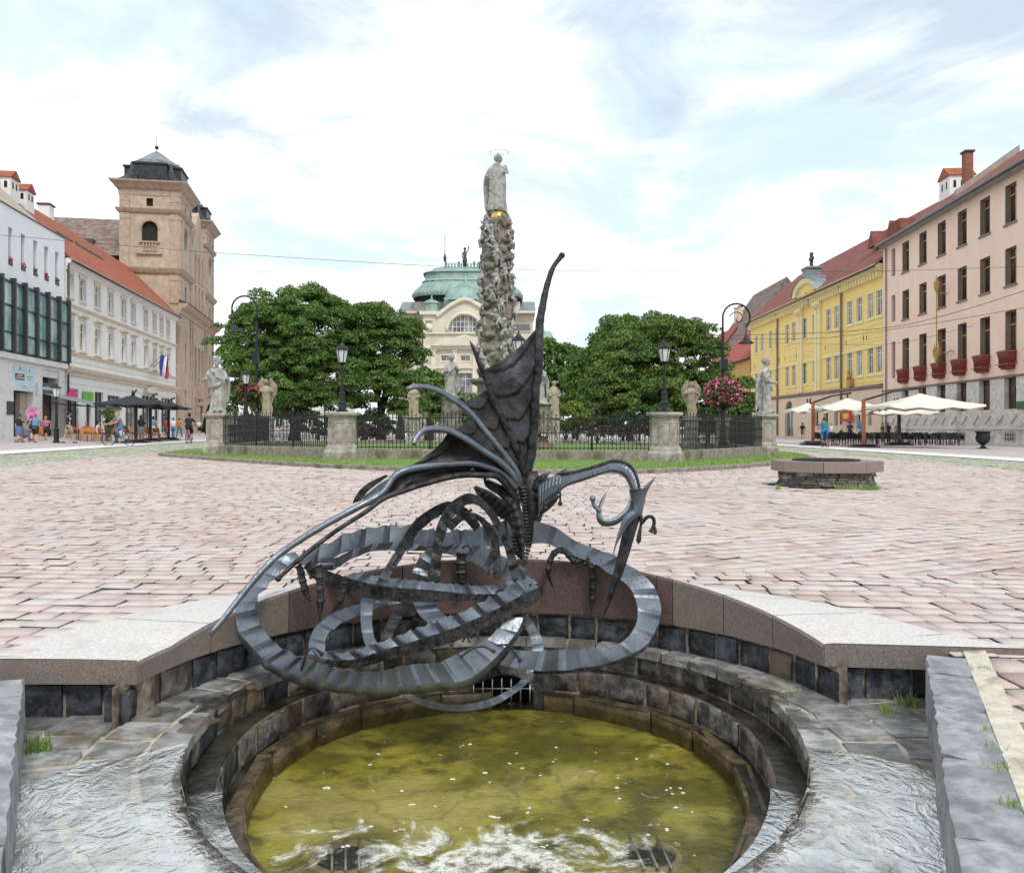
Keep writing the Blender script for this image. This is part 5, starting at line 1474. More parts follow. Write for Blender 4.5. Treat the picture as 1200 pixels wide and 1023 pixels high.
g.sphere((0,0.05,zc(251)), 0.36, 12, 8, sz=0.5); fuse(g, 'cloud_cap', M_col, 0.03, col)
# figure on top: robed woman seen from behind, turned right, hands raised in prayer, ring of stars above the head
m = MB(); h = (248.5-182)/1000*YC; sc = h/1.72
robe(m, [(0,0.29,0.25,0,0),(0.4,0.25,0.22,0.0,0),(0.85,0.245,0.2,0.02,0),(1.1,0.26,0.19,0.0,0),(1.28,0.25,0.16,-0.01,0),(1.38,0.17,0.13,0.0,0),(1.46,0.09,0.09,0.01,0)], 7, 0.22, 0.35, 21)
m.tube([(0.02,-0.02,1.4),(0.05,-0.03,1.54)], [0.075,0.065], 10); m.sphere((0.06,-0.03,1.60), 0.115, 12, 9, sz=1.2); m.sphere((0.03,0.02,1.63), 0.12, 10, 8)
m.tube([(0.06,-0.02,1.68),(0.06,-0.02,1.78)], [0.08,0.02], 8)
for s in (-1, 1): m.tube([(s*0.18+0.02,0,1.33),(0.24+0.06*s,-0.14,1.16),(0.24,-0.12,1.38)], [0.08,0.065,0.045], 8)
swag(m, [(-0.18,0.14,1.36),(-0.27,0.16,0.9),(-0.25,0.2,0.3),(-0.3,0.16,0.03)], 0.13)
swag(m, [(0.1,0.16,1.38),(0.1,0.24,0.9),(0.05,0.26,0.3)], 0.11)
swag(m, [(-0.26,0.0,1.1),(-0.32,-0.02,1.02),(-0.28,0.0,0.95)], 0.07)
m.v = [(x*sc, y*sc, z*sc) for x, y, z in m.v]
topst = fuse(m, 'crowning_statue', M_sandw, 0.022, None, True, P(582, 248.5, YC), R(6))
tag(topst, 'grey robed statue with folded hands standing on top of the column', 'statue')
hl = MB(); c0 = Vector((0.10, 0, (248.5-178.5)/1000*YC))
ring = [c0 + Vector((0.36*math.cos(2*PI*k/30), 0.36*math.sin(2*PI*k/30), 0.02*math.sin(2*PI*k/30))) for k in range(31)]
hl.tube(ring, 0.0035, 5)
for k in range(12):
    q = ring[int(k*2.5)]; hl.lathe([(0.0005,-0.024),(0.02,0),(0.0005,0.024)], 5, q, smooth=False, cap=False)
hl.tube([c0+Vector((-0.02,0.0,-0.12)), c0+Vector((-0.05,0.02,-0.02)), c0+Vector((-0.1,0.34,0.0))], 0.006, 4)
hl.build('star_halo', M_gold, topst)

# ---- the old well on the paving
WY = 15.4; WX = (968-600)/1000*WY
well = thing('stone_well', 'low octagonal stone well ring with granite rim, standing on the paving at right', 'well', (WX, WY, gz(WX)))
well.scale = (0.885, 0.885, 0.97)
M_slate = mat('stacked_slate', (0.06,0.058,0.058), (0.21,0.195,0.18), 0.75, ns=7, detail=8, c3=(0.17,0.12,0.07), s3=4, bump=0.5, bs=20, island=0.45)
mb = MB(); rw = random.Random(3)
z = 0.0
while z < 0.27:
    h = rw.uniform(0.025, 0.055); a = rw.uniform(0, 40)
    while a < 400:
        da = rw.uniform(8, 22); g = 0.6; ro = 0.93 + rw.uniform(-0.03, 0.025)
        pts = [(r_*math.cos(R(t)), r_*math.sin(R(t))) for r_, t in ((0.66,a+g),(ro,a+g),(ro+rw.uniform(-0.02,0.02),a+da/2),(ro+rw.uniform(-0.02,0.02),a+da-g),(0.66,a+da-g))]
        mb.prism(pts, z+0.003+rw.uniform(0,0.006), z+h); a += da
    z += h
mb.build('slate_wall', M_slate, well)
mb = MB(); mb.lathe([(0.885,-0.05),(0.885,0.27)], 24, cap=False); mb.lathe([(0.62,0.05),(0.62,0.44)], 24, cap=False); mb.build('rubble_core', M_grout, well)
for k in range(8):
    a0, a1 = 360/8*k+22.5+0.3, 360/8*(k+1)+22.5-0.3; mb = MB()
    q = 1/math.cos(PI/8)
    pts = [(r_*math.cos(R(t)), r_*math.sin(R(t))) for r_, t in ((0.60*q,a0),(1.0*q,a0),(1.0*q,a1),(0.60*q,a1))]
    mb.prism(pts, 0.275, 0.465); mb.build('rim_block', mat('well_rim_granite', (0.17,0.125,0.11), (0.30,0.235,0.21), 0.75, ns=90, c3=(0.22,0.17,0.15), s3=3), well)
mb = MB(); mb.lathe([(0.60,0.40),(0.001,0.40)], 24, cap=False); mb.build('well_cover', M_void, well)
mb = MB()
for k in range(-5, 6): 
    hw = math.sqrt(max(0.01, 0.62**2-(k*0.11)**2)); mb.box(-hw, hw, k*0.11-0.012, k*0.11+0.012, 0.470, 0.490)
mb.lathe([(0.60,0.466),(0.66,0.468),(0.66,0.494),(0.60,0.496)], 24, cap=False); mb.build('grating', M_iron, well)
mb = MB(); rr = random.Random(5)
for px, s in ((1010,0.12),(1022,0.15),(985,0.08),(1000,0.1),(1026,0.08),(912,0.05),(1018,0.1)): tuft(mb, (px-600)/1000*(WY-0.98), WY-0.98, gz(6), 60, 0.09, s, rr)
tag(mb.build('weeds', M_grass), 'weeds growing at the foot of the stone well', 'weeds', kind='stuff')
# ================================================================ BUILDINGS
M_white = mat('white_plaster', (0.76,0.755,0.74), (0.82,0.815,0.80), 0.85, ns=0.8, c3=(0.72,0.70,0.67), s3=0.25, bump=0.1, bs=6)
M_cool = mat('cool_white_render', (0.77,0.79,0.82), (0.82,0.84,0.86), 0.85, ns=0.7, bump=0.08, bs=6)
M_cream = mat('cream_trim', (0.60,0.52,0.43), (0.69,0.61,0.52), 0.85, ns=1.5)
M_stonew = mat('pale_stone_cladding', (0.68,0.67,0.65), (0.77,0.76,0.74), 0.6, ns=2.5, stretch=(1,1,2.2), c3=(0.62,0.60,0.57), s3=0.7)
M_pinkw = mat('pink_render', (0.86,0.62,0.485), (0.89,0.69,0.565), 0.88, ns=0.9, detail=8, c3=(0.83,0.62,0.50), s3=0.22, stretch=(1,1,0.45), bump=0.15, bs=5)
M_yell = mat('yellow_render', (0.88,0.645,0.20), (0.91,0.70,0.27), 0.88, ns=0.7, c3=(0.85,0.62,0.21), s3=0.2)
M_yel2 = mat('pale_yellow_trim', (0.82,0.69,0.35), (0.86,0.75,0.44), 0.88, ns=1.5)
M_peach = mat('peach_ground_floor', (0.70,0.54,0.39), (0.76,0.61,0.46), 0.88, ns=0.8)
M_church = mat('tan_church_plaster', (0.42,0.325,0.24), (0.53,0.43,0.335), 0.9, ns=1.1, detail=9, c3=(0.36,0.28,0.21), s3=0.28, stretch=(1,1,0.7), bump=0.25, bs=3)
M_chtrim = mat('tan_church_trim', (0.37,0.275,0.205), (0.49,0.385,0.295), 0.9, ns=2)
M_ochre = mat('ochre_render', (0.52,0.31,0.09), (0.60,0.38,0.13), 0.88, ns=1)
M_theat = mat('theatre_cream', (0.58,0.535,0.43), (0.70,0.655,0.55), 0.88, ns=0.35, c3=(0.52,0.47,0.37), s3=0.12)
M_theat2 = mat('theatre_trim', (0.62,0.57,0.46), (0.73,0.685,0.57), 0.88, ns=0.5)
M_copper = mat('green_copper', (0.17,0.27,0.235), (0.31,0.42,0.38), 0.6, 0.1, ns=0.5, detail=7, c3=(0.40,0.47,0.44), s3=0.2, stretch=(1,1,0.4))
M_slatep = mat('dark_slate_roof', (0.10,0.095,0.115), (0.17,0.165,0.19), 0.6, ns=1)
M_black_r = mat('black_sheet_roof', (0.018,0.019,0.024), (0.045,0.047,0.055), 0.45, 0.3, ns=2)
M_lead = mat('grey_lead_roof', (0.17,0.20,0.205), (0.28,0.315,0.32), 0.5, 0.3, ns=1.5)
M_frame_w = mat('white_window_frame', (0.66,0.66,0.64), (0.74,0.74,0.72), 0.5, ns=5)
M_frame_g = mat('grey_window_frame', (0.20,0.205,0.20), (0.28,0.285,0.28), 0.5, ns=5)
M_frame_o = mat('golden_wood_frame', (0.30,0.165,0.055), (0.40,0.24,0.10), 0.5, ns=5, stretch=(1,1,0.2))
M_frame_r = mat('dark_red_frame', (0.11,0.018,0.012), (0.18,0.03,0.02), 0.45, ns=5)
M_frame_d = mat('dark_metal_frame', (0.035,0.042,0.048), (0.06,0.068,0.075), 0.4, 0.4, ns=5)
M_reveal = mat('grey_brown_reveal', (0.22,0.165,0.14), (0.30,0.23,0.20), 0.85, ns=2)
M_gutter = mat('dark_gutter', (0.05,0.045,0.042), (0.09,0.08,0.075), 0.5, 0.3, ns=3)
M_shop = mat('shop_interior', (0.03,0.028,0.027), (0.11,0.095,0.085), 0.6, ns=1.6, detail=6)
def glass_mat(name, c1, c2, rough=0.06, ns=0.7):
    m, nt, b = new_mat(name); vec = ncoord(nt, (1,1,0.6))
    col = nmix(nt, nmap(nt, nnoise(nt, vec, ns, 3), 0.4, 0.62), c1, c2)
    oi = nt.nodes.new('ShaderNodeObjectInfo'); hsv = nt.nodes.new('ShaderNodeHueSaturation')
    nt.links.new(nmath(nt, 'MULTIPLY_ADD', oi.outputs['Random'], 0.9, 0.55), hsv.inputs['Value']); nt.links.new(col, hsv.inputs['Color'])
    nt.links.new(hsv.outputs[0], b.inputs['Base Color']); b.inputs['Roughness'].default_value = rough
    b.inputs['Specular IOR Level'].default_value = 0.8; b.inputs['IOR'].default_value = 1.55
    nt.links.new(nbump(nt, nnoise(nt, vec, 1.3, 2), 0.06, 0.05), b.inputs['Normal'])
    return m
M_pane = glass_mat('window_pane', (0.05,0.055,0.06), (0.26,0.27,0.275))
M_paned = glass_mat('dark_window_pane', (0.012,0.012,0.013), (0.06,0.055,0.05))
M_panel_ = glass_mat('pale_window_pane', (0.16,0.17,0.165), (0.34,0.35,0.34))
M_teal = glass_mat('teal_curtain_glass', (0.13,0.25,0.235), (0.42,0.55,0.49), 0.05, 0.35)
def tile_mat(name, c1, c2, c3):
    m, nt, b = new_mat(name); vec = ncoord(nt)
    n1 = nnoise(nt, vec, 1.1, 7, 0.65); n2 = nnoise(nt, ncoord(nt, (1,0.35,0.35)), 5.5, 4, 0.6)
    col = nmix(nt, nmap(nt, n1, 0.38, 0.66), c1, c2); col = nmix(nt, nmap(nt, n2, 0.5, 0.75, 0, 0.7), col, c3)
    sp = nt.nodes.new('ShaderNodeSeparateXYZ'); nt.links.new(vec, sp.inputs[0])
    w = nmath(nt, 'FRACT', nmath(nt, 'MULTIPLY', sp.outputs['X'], 3.6)); w2 = nmath(nt, 'FRACT', nmath(nt, 'MULTIPLY', sp.outputs['Z'], 4.0))
    h = nmath(nt, 'ADD', nmath(nt, 'ABSOLUTE', nmath(nt, 'SUBTRACT', w, 0.5)), nmath(nt, 'MULTIPLY', w2, 0.7))
    nt.links.new(col, b.inputs['Base Color']); b.inputs['Roughness'].default_value = 0.85
    nt.links.new(nbump(nt, h, 0.7, 0.06), b.inputs['Normal']); return m
M_tile = tile_mat('orange_red_roof_tiles', (0.30,0.075,0.035), (0.40,0.12,0.06), (0.22,0.07,0.045))
M_tiled = tile_mat('dark_red_roof_tiles', (0.19,0.055,0.042), (0.29,0.095,0.07), (0.13,0.055,0.045))
M_tileo = tile_mat('old_grey_roof_tiles', (0.16,0.105,0.085), (0.29,0.215,0.185), (0.10,0.075,0.065))
M_tiler = tile_mat('bright_red_roof_tiles', (0.34,0.06,0.045), (0.42,0.10,0.075), (0.28,0.06,0.05))

class Fac:
    """facade frame: origin, direction; local x along the facade, y into the building, z up"""
    def __init__(s, x0, y0, dx, dy, z0):
        L = math.hypot(dx, dy); s.o = (x0, y0); s.d = (dx/L, dy/L); s.z0 = z0; s.rz = math.atan2(dy, dx)
    def u(s, px):
        t = (px-600)/1000                     # (x0+u dx) = t (y0+u dy)
        return (t*s.o[1]-s.o[0])/(s.d[0]-t*s.d[1])
    def z(s, px, py):
        u = s.u(px); Y = s.o[1]+u*s.d[1]; return 1+(502-py)/1000*Y - s.z0
    def root(s, name, lab, cat='building'):
        s.r = thing(name, lab, cat, (s.o[0], s.o[1], s.z0), s.rz); return s.r
def wall_holes(mb, W0, W1, zb, zt, holes, rev=0.25, y0=0.0):
    """front wall quads with rectangular openings and reveals; holes (u0,u1,z0,z1)"""
    us = sorted({W0, W1, *[h[0] for h in holes], *[h[1] for h in holes]}); zs = sorted({zb, zt, *[h[2] for h in holes], *[h[3] for h in holes]})
    us = [u for u in us if W0-1e-6 <= u <= W1+1e-6]; zs = [z for z in zs if zb-1e-6 <= z <= zt+1e-6]
    for i in range(len(us)-1):
        for j in range(len(zs)-1):
            cu, cz = (us[i]+us[i+1])/2, (zs[j]+zs[j+1])/2
            if any(h[0] < cu < h[1] and h[2] < cz < h[3] for h in holes): continue
            mb.add([(us[i],y0,zs[j]),(us[i+1],y0,zs[j]),(us[i+1],y0,zs[j+1]),(us[i],y0,zs[j+1])], [(0,1,2,3)])
    for (a, b, c, d) in holes:
        q = [(a,c),(b,c),(b,d),(a,d)]
        for k in range(4):
            p, r = q[k], q[(k+1) % 4]
            mb.add([(p[0],y0,p[1]),(p[0],y0+rev,p[1]),(r[0],y0+rev,r[1]),(r[0],y0,r[1])], [(0,1,2,3)])
WP = {}
def window(root, u0, u1, z0, z1, rev, style, fm, pm, surround=None, sm=None):
    """window part (frame) with pane and surround as sub-parts; meshes shared by size and style"""
    w, h = round(u1-u0, 2), round(z1-z0, 2); key = (w, h, style, fm.name, pm.name, surround)
    if key not in WP:
        f = MB(); t = 0.09 if w < 2.2 else 0.07
        def bar(a, b, c, d, y0=-0.05, y1=0.05): f.box(a, b, y0, y1, c, d)
        bar(0, t, 0, h); bar(w-t, w, 0, h); bar(t, w-t, 0, t); bar(t, w-t, h-t, h)
        if style in ('T', 'X'):
            zt_ = h*0.70
            bar(t, w-t, zt_-0.05, zt_+0.05, -0.065, 0.04); bar(w/2-0.05, w/2+0.05, t, zt_-0.05, -0.065, 0.04)
            if style == 'X':
                bar(w/2-0.035, w/2+0.035, zt_+0.05, h-t, -0.055, 0.03)
                for s in (0.25, 0.75): bar(t, w/2-0.05, zt_*0.5-0.02, zt_*0.5+0.02, -0.045, 0.02) if s < 0.5 else bar(w/2+0.05, w-t, zt_*0.5-0.02, zt_*0.5+0.02, -0.045, 0.02)
        elif style == 'L':
            zt_ = h*0.74; bar(t, w-t, zt_-0.07, zt_+0.05, -0.07, 0.04); bar(w*0.62-0.04, w*0.62+0.04, t, zt_-0.07, -0.065, 0.04)
        elif style == 'S':
            n = max(1, int(round(w/1.5)))
            for k in range(1, n): bar(w*k/n-0.04, w*k/n+0.04, t, h-t, -0.06, 0.04)
            bar(t, w-t, h*0.74-0.035, h*0.74+0.035, -0.058, 0.03)
        elif style == 'G':
            nx, nz = max(2, int(w/0.9)), max(2, int(h/0.9))
            for k in range(1, nx): bar(w*k/nx-0.03, w*k/nx+0.03, t, h-t, -0.045, 0.03)
            for k in range(1, nz): bar(t, w-t, h*k/nz-0.03, h*k/nz+0.03, -0.04, 0.025)
        p = MB(); p.box(t*0.5, w-t*0.5, 0.0, 0.012, t*0.5, h-t*0.5)
        sr = None
        if surround:
            sr = MB(); y = -rev
            if surround == 'hood':            # moulded surround with cornice on top
                sr.box(-0.22,-0.0,y-0.07,y,-0.12,h+0.2); sr.box(w,w+0.22,y-0.07,y,-0.12,h+0.2); sr.box(-0.22,w+0.22,y-0.075,y,h+0.2,h+0.5)
                sr.prism_x([(y,h+0.5),(y-0.18,h+0.53),(y-0.32,h+0.62),(y-0.34,h+0.72),(y,h+0.78)], -0.42, w+0.42)
                sr.box(-0.35,w+0.35,y-0.2,y,-0.30,-0.12)
            elif surround == 'crest':         # surround with shaped crest
                sr.box(-0.2,0,y-0.07,y,-0.12,h+0.18); sr.box(w,w+0.2,y-0.07,y,-0.12,h+0.18); sr.box(-0.2,w+0.2,y-0.075,y,h,h+0.2)
                sr.prism_y([(-0.3,h+0.2),(-0.2,h+0.42),(w*0.22,h+0.40),(w*0.35,h+0.58),(w*0.5,h+0.66),(w*0.65,h+0.58),(w*0.78,h+0.40),(w+0.2,h+0.42),(w+0.3,h+0.2)], y-0.10, y)
                sr.box(-0.28,w+0.28,y-0.15,y,-0.26,-0.12)
            elif surround == 'plain':
                sr.box(-0.2,0,y-0.05,y,-0.2,h+0.2); sr.box(w,w+0.2,y-0.05,y,-0.2,h+0.2); sr.box(0,w,y-0.05,y,h,h+0.2); sr.box(0,w,y-0.05,y,-0.2,0.0)
                sr.box(-0.26,w+0.26,y-0.10,y-0.05,-0.28,-0.16)
            elif surround == 'sill':
                sr.box(-0.12,w+0.12,y-0.10,y+0.1,-0.14,-0.0)
                if style == 'L': sr.box(0,0.02,y+0.005,-0.055,0,h); sr.box(w-0.02,w,y+0.005,-0.055,0,h); sr.box(0.02,w-0.02,y+0.005,-0.055,h-0.02,h)
        WP[key] = (f.mesh('window'), p.mesh('pane'), sr.mesh('surround') if sr else None)
        WP[key][0].materials.append(fm); WP[key][1].materials.append(pm)
        if sr: WP[key][2].materials.append(sm or M_cream)
    fme, pme, sme = WP[key]
    o = bpy.data.objects.new('window', fme); COL.objects.link(o); o.parent = root; o.location = (u0, rev, z0)
    q = bpy.data.objects.new('pane', pme); COL.objects.link(q); q.parent = o
    if sme: q = bpy.data.objects.new('surround', sme); COL.objects.link(q); q.parent = o
    return o
def cornice(root, u0, u1, z, prof, mt, name='cornice'):
    """moulding swept along the facade: prof of (outward, height) pairs from bottom to top"""
    mb = MB(); mb.prism_x([(0.02, z+prof[0][1])] + [(-a, z+b) for a, b in prof] + [(0.02, z+prof[-1][1])], u0, u1); mb.build(name, mt, root)
BELT = [(0.0,0),(0.08,0.02),(0.10,0.14),(0.22,0.2),(0.24,0.32),(0,0.38)]
BIG = [(0.0,0),(0.15,0.05),(0.2,0.3),(0.45,0.42),(0.55,0.6),(0.62,0.78),(0,0.86)]
def body(root, u0, u1, D, z0, z1, mt, ends=True):
    mb = MB()
    mb.add([(u0,0,z0),(u0,D,z0),(u0,D,z1),(u0,0,z1)], [(0,3,2,1)]); mb.add([(u1,0,z0),(u1,D,z0),(u1,D,z1),(u1,0,z1)], [(0,1,2,3)])
    mb.add([(u0,D,z0),(u1,D,z0),(u1,D,z1),(u0,D,z1)], [(0,3,2,1)]); mb.build('side_walls', mt, root)
def gable_roof(root, u0, u1, ze, rise, run, mt, over=0.5, gut=True, D=None):
    D = D or run*2; mb = MB(); th = 0.18
    sl = rise/run
    poly = [(-over, ze-over*sl), (run, ze+rise), (D+over, ze-over*sl), (D+over, ze-over*sl+th), (run, ze+rise+th*1.3), (-over, ze-over*sl+th)]
    mb.prism_x(poly[::-1], u0, u1); r = mb.build('roof', mt, root)
    if gut:
        g = MB(); g.tube([(u0,-over-0.08,ze-over*sl+0.05),(u1,-over-0.08,ze-over*sl+0.05)], 0.11, 8); g.build('gutter', M_gutter, root)
    for u in (u0, u1):
        m2 = MB(); m2.add([(u+(0.01 if u == u0 else -0.01),0,ze-0.1),(u+(0.01 if u == u0 else -0.01),run*2 if D is None else D,ze-0.1),(u+(0.01 if u == u0 else -0.01),run,ze+rise)], [(0,1,2)]); m2.build('gable', M_white, root)
    return r
def chimney(roof, u, y, zb, h, w, d, style):
    mb = MB(); mb.box(u-w/2, u+w/2, y-d/2, y+d/2, zb, zb+h)
    if style == 'house':                      # small gabled chimney with arched smoke holes
        c = mb.build('chimney', M_white, roof)
        r = MB(); r.prism_y([(u-w/2-0.18,zb+h-0.05),(u+w/2+0.18,zb+h-0.05),(u,zb+h+w*0.42)], y-d/2-0.15, y+d/2+0.15); r.build('chimney_roof', M_tile, roof)
        v = MB()
        for k in range(3):
            yy = y-d*0.3+d*0.3*k
            for xx in (u-w/2-0.01, u+w/2+0.01):
                pts = [(yy-0.13,zb+h*0.62),(yy+0.13,zb+h*0.62)]+[(yy+0.13*math.cos(PI*q/6),zb+h*0.80+0.13*math.sin(PI*q/6)) for q in range(7)]
                v.prism_x(pts, xx-0.015, xx+0.015)
        for k in range(2):
            xx = u-w*0.2+w*0.4*k; pts = [(xx-0.13,zb+h*0.62),(xx+0.13,zb+h*0.62)]+[(xx+0.13*math.cos(PI*q/6),zb+h*0.80+0.13*math.sin(PI*q/6)) for q in range(7)]
            v.prism_y(pts, y-d/2-0.015, y-d/2+0.01)
        v.build('smoke_holes', M_void, roof)
    else:
        c = mb.build('chimney', style, roof); r = MB(); r.bbox(u-w/2-0.12,u+w/2+0.12,y-d/2-0.12,y+d/2+0.12,zb+h,zb+h+0.2,0.03); r.build('chimney_cap', M_gutter, roof)

# ---------------------------------------------------------------- left row
LX = lambda Y: -28.1-0.143*Y
# white building with the red roof
A = Fac(LX(74.0), 74.0, -0.143, 1, 0.20); ra = A.root('white_building', 'long white three storey building with red tiled roof and flags, beside the church')
UL = A.u(206.0)
wc = [81.9,96.4,113.8,129.4,144.7,156,170.7,180.9,189,196.7]
ucs = [A.u(x) for x in wc]; holes = []; wins = []
zt1, zt0 = A.z(82,321), A.z(82,347); zm1, zm0 = A.z(82,375), A.z(82,407)
for u in ucs:
    for z0, z1, sty, sr in ((zt0, zt1, 'T', 'crest'), (zm0, zm1, 'T', 'hood')):
        holes.append((u-0.68, u+0.68, z0, z1)); wins.append((u-0.68, u+0.68, z0, z1, sty, sr))
shops = []
for p0, p1, pt, pb in ((80.5,92,455,511),(101,107,461,510),(111,121,459,509),(126,141,463,509),(147,161,464,509),(166,176,463,508),(181,186,466,508),(189,200,466,507)):
    u0, u1 = A.u(p0), A.u(p1); shops.append((u0, u1, 0.25, A.z(p0, pt)))
zs_ = A.z(78,435)
mb = MB(); wall_holes(mb, 0, UL, 0, A.z(78,303), holes+shops, 0.28); mb.build('wall', M_white, ra)
zcor = A.z(78,303)
body(ra, 0, UL, 13, 0, zcor, M_white)
for w in wins: window(ra, w[0], w[1], w[2], w[3], 0.24, w[4], M_frame_w, M_pane, w[5], M_cream)
for k, s in enumerate(shops):
    window(ra, s[0], s[1], s[2], s[3], 0.26, 'S', M_frame_d, M_paned if k not in (4,) else M_panel_)
bk = MB(); bk.box(0.2, UL-0.2, 0.45, 0.5, 0, zs_); bk.build('shop_back_wall', M_shop, ra)
cornice(ra, 0, UL, zt0-1.0, BELT, M_cream, 'string_course'); cornice(ra, 0, UL, zm0-0.72, BELT, M_cream, 'string_course')
cornice(ra, 0, UL, A.z(78,436)-0.3, BIG, M_cream, 'shop_cornice'); cornice(ra, 0, UL, zcor-0.75, [(0,0),(0.1,0.05),(0.15,0.3),(0.4,0.45),(0.5,0.75),(0,0.8)], M_white)
st = MB()
for i in range(5): st.box(0, UL, -0.03, 0.0, A.z(78,436)-0.95+0.0-i*0.0, A.z(78,436)-0.9) if i == 0 else None
for z in (zm0-0.75-0.5, zm0-0.75-0.95): st.box(0, UL, -0.035, 0, z, z+0.06)
st.build('joint_lines', M_cream, ra)
ub = A.u(174); pd = MB(); pd.prism_y([(ub-2.0,A.z(172,461)),(ub+2.0,A.z(172,461)),(ub+2.1,A.z(172,458.5)),(ub+1.2,A.z(172,454.5)),(ub,A.z(172,452.5)),(ub-1.2,A.z(172,454.5)),(ub-2.1,A.z(172,458.5))], -0.55, 0); pd.build('door_pediment', M_cream, ra)
rfa = gable_roof(ra, 0, UL+0.1, zcor+0.25, 6.0, 6.2, M_tile, 0.55)
m = MB(); m.prism_x([(2.2,zcor+0.25+2.13),(6.2,zcor+6.25),(12.4,zcor+0.25),(12.4,zcor+0.5),(6.2,zcor+6.5),(2.2,zcor+2.6)][::-1], -9, -0.02); m.build('roof_extension', M_tile, rfa)
for u, y, zb, h in ((1.0, 5.5, 20.0, 2.5), (4.3, 5.5, 20.0, 2.3)):
    chimney(rfa, u, y, zb, h, 1.7, 1.9, 'house')
chimney(rfa, 14.4, 7.0, 20.3, 3.2, 1.2, 1.1, M_white)
for px in (112, 131, 146): 
    u = A.u(px); sk = MB(); sk.prism_x([(3.2,zcor+3.5),(3.45,zcor+3.75),(3.43,zcor+3.98),(3.18,zcor+3.74)], u-0.1, u+3.4); sk.build('snow_guard', M_gutter, rfa)
dp = MB(); dp.tube([(0.15,-0.15,zcor-0.4),(0.15,-0.15,0.3)], 0.09, 8); dp.build('downpipe', M_gutter, ra)
# shop signs
M_green = mat('green_sign', (0.10,0.42,0.02), (0.12,0.46,0.03), 0.5, ns=3); M_mag = mat('magenta_sign', (0.60,0.015,0.17), (0.66,0.02,0.20), 0.5, ns=3)
def sign(root, F, p0, p1, y0, y1, mt, lab, glyph=None, out=0.12):
    u0, u1 = F.u(p0), F.u(p1); z1, z0 = F.z(p0, y0), F.z(p0, y1)
    d = F.d; o = (F.o[0]+d[0]*u0+d[1]*out, F.o[1]+d[1]*u0-d[0]*out, F.z0+z0)
    t = thing('shop_sign', lab, 'sign', o, F.rz)
    b = MB(); b.bbox(0, u1-u0, 0, 0.1, 0, z1-z0, 0.02); b.build('sign_board', mt, t)
    if glyph: glyph(t, u1-u0, z1-z0)
    return t
def text_part(root, s, x, z, size, mt, y=-0.006, name='lettering', align='CENTER'):
    c = bpy.data.curves.new(name, 'FONT'); c.body = s; c.size = size; c.align_x = align; c.extrude = 0.004
    o = bpy.data.objects.new(name+'_t', c); COL.objects.link(o)
    dg = bpy.context.evaluated_depsgraph_get(); dg.update()
    me = bpy.data.meshes.new_from_object(o.evaluated_get(dg)); bpy.data.objects.remove(o)
    me.materials.clear(); me.materials.append(mt); me.name = name
    r = bpy.data.objects.new(name, me); COL.objects.link(r); r.parent = root; r.location = (x, y, z); r.rotation_euler = (PI/2, 0, 0); return r
M_blackp = mat('black_paint', (0.012,0.012,0.014), (0.02,0.02,0.022), 0.5, ns=4)
M_dgreen = mat('dark_green_letter', (0.01,0.10,0.01), (0.015,0.13,0.012), 0.5, ns=4)
sign(ra, A, 95.8, 107, 458.5, 469.5, M_green, 'square bright green sign with a dark T on the white building front', lambda t, w, h: text_part(t, 'T', w*0.5, h*0.25, h*0.75, M_dgreen), out=0.2)
def half_disc(F, px, py, rad, mt, lab):
    u, z = F.u(px), F.z(px, py); d = F.d; o = (F.o[0]+d[0]*u+d[1]*0.25, F.o[1]+d[1]*u-d[0]*0.25, F.z0+z)
    t = thing('shop_sign', lab, 'sign', o, F.rz); b = MB(); b.prism_y([(rad*math.cos(PI*k/16), rad*0.8*math.sin(PI*k/16)) for k in range(17)], 0, 0.15); b.build('sign_board', mt, t); return t
half_disc(A, 82.3, 466.5, 1.05, M_mag, 'magenta half round sign above the grey awning')
# flags
def flag(F, px, py, mt_list, lab, dx):
    u, z = F.u(px), F.z(px, py); d = F.d; o = (F.o[0]+d[0]*u, F.o[1]+d[1]*u, F.z0+z)
    t = thing('flag', lab, 'flag', o, F.rz, 'flags on the white building')
    p = MB(); p.tube([(0,0,0),(0.2+dx,-1.3,1.5)], 0.035, 6); p.build('flag_pole', M_gutter, t)
    W = 0.95/len(mt_list)
    for k, mm in enumerate(mt_list):
        rows = []
        for i in range(13):
            s = i/12; 
            rows.append([(0.15+dx*0.9+(k+q/4)*W*(0.75+0.25*s)*1.0 - 0.55*s, -1.15+0.12*math.sin(4*s+q+k*2)-0.25*(k+q/4)*0.3, 1.35-2.5*s+0.15*q/4-0.15*k) for q in range(5)])
        b = MB(); b.grid(rows, True); b.build('cloth', mm, t)
M_fb = mat('blue_cloth', (0.015,0.03,0.20), (0.03,0.05,0.26), 0.8, ns=2); M_fr = mat('red_cloth', (0.50,0.02,0.03), (0.58,0.035,0.04), 0.8, ns=2); M_fw = mat('white_cloth', (0.68,0.68,0.68), (0.76,0.76,0.76), 0.8, ns=2)
flag(A, 176, 430, [M_fb], 'blue flag hanging from a pole on the white building', 0.0)
flag(A, 180.5, 430, [M_fw, M_fb, M_fr], 'white blue and red flag hanging beside the blue flag', 0.25)

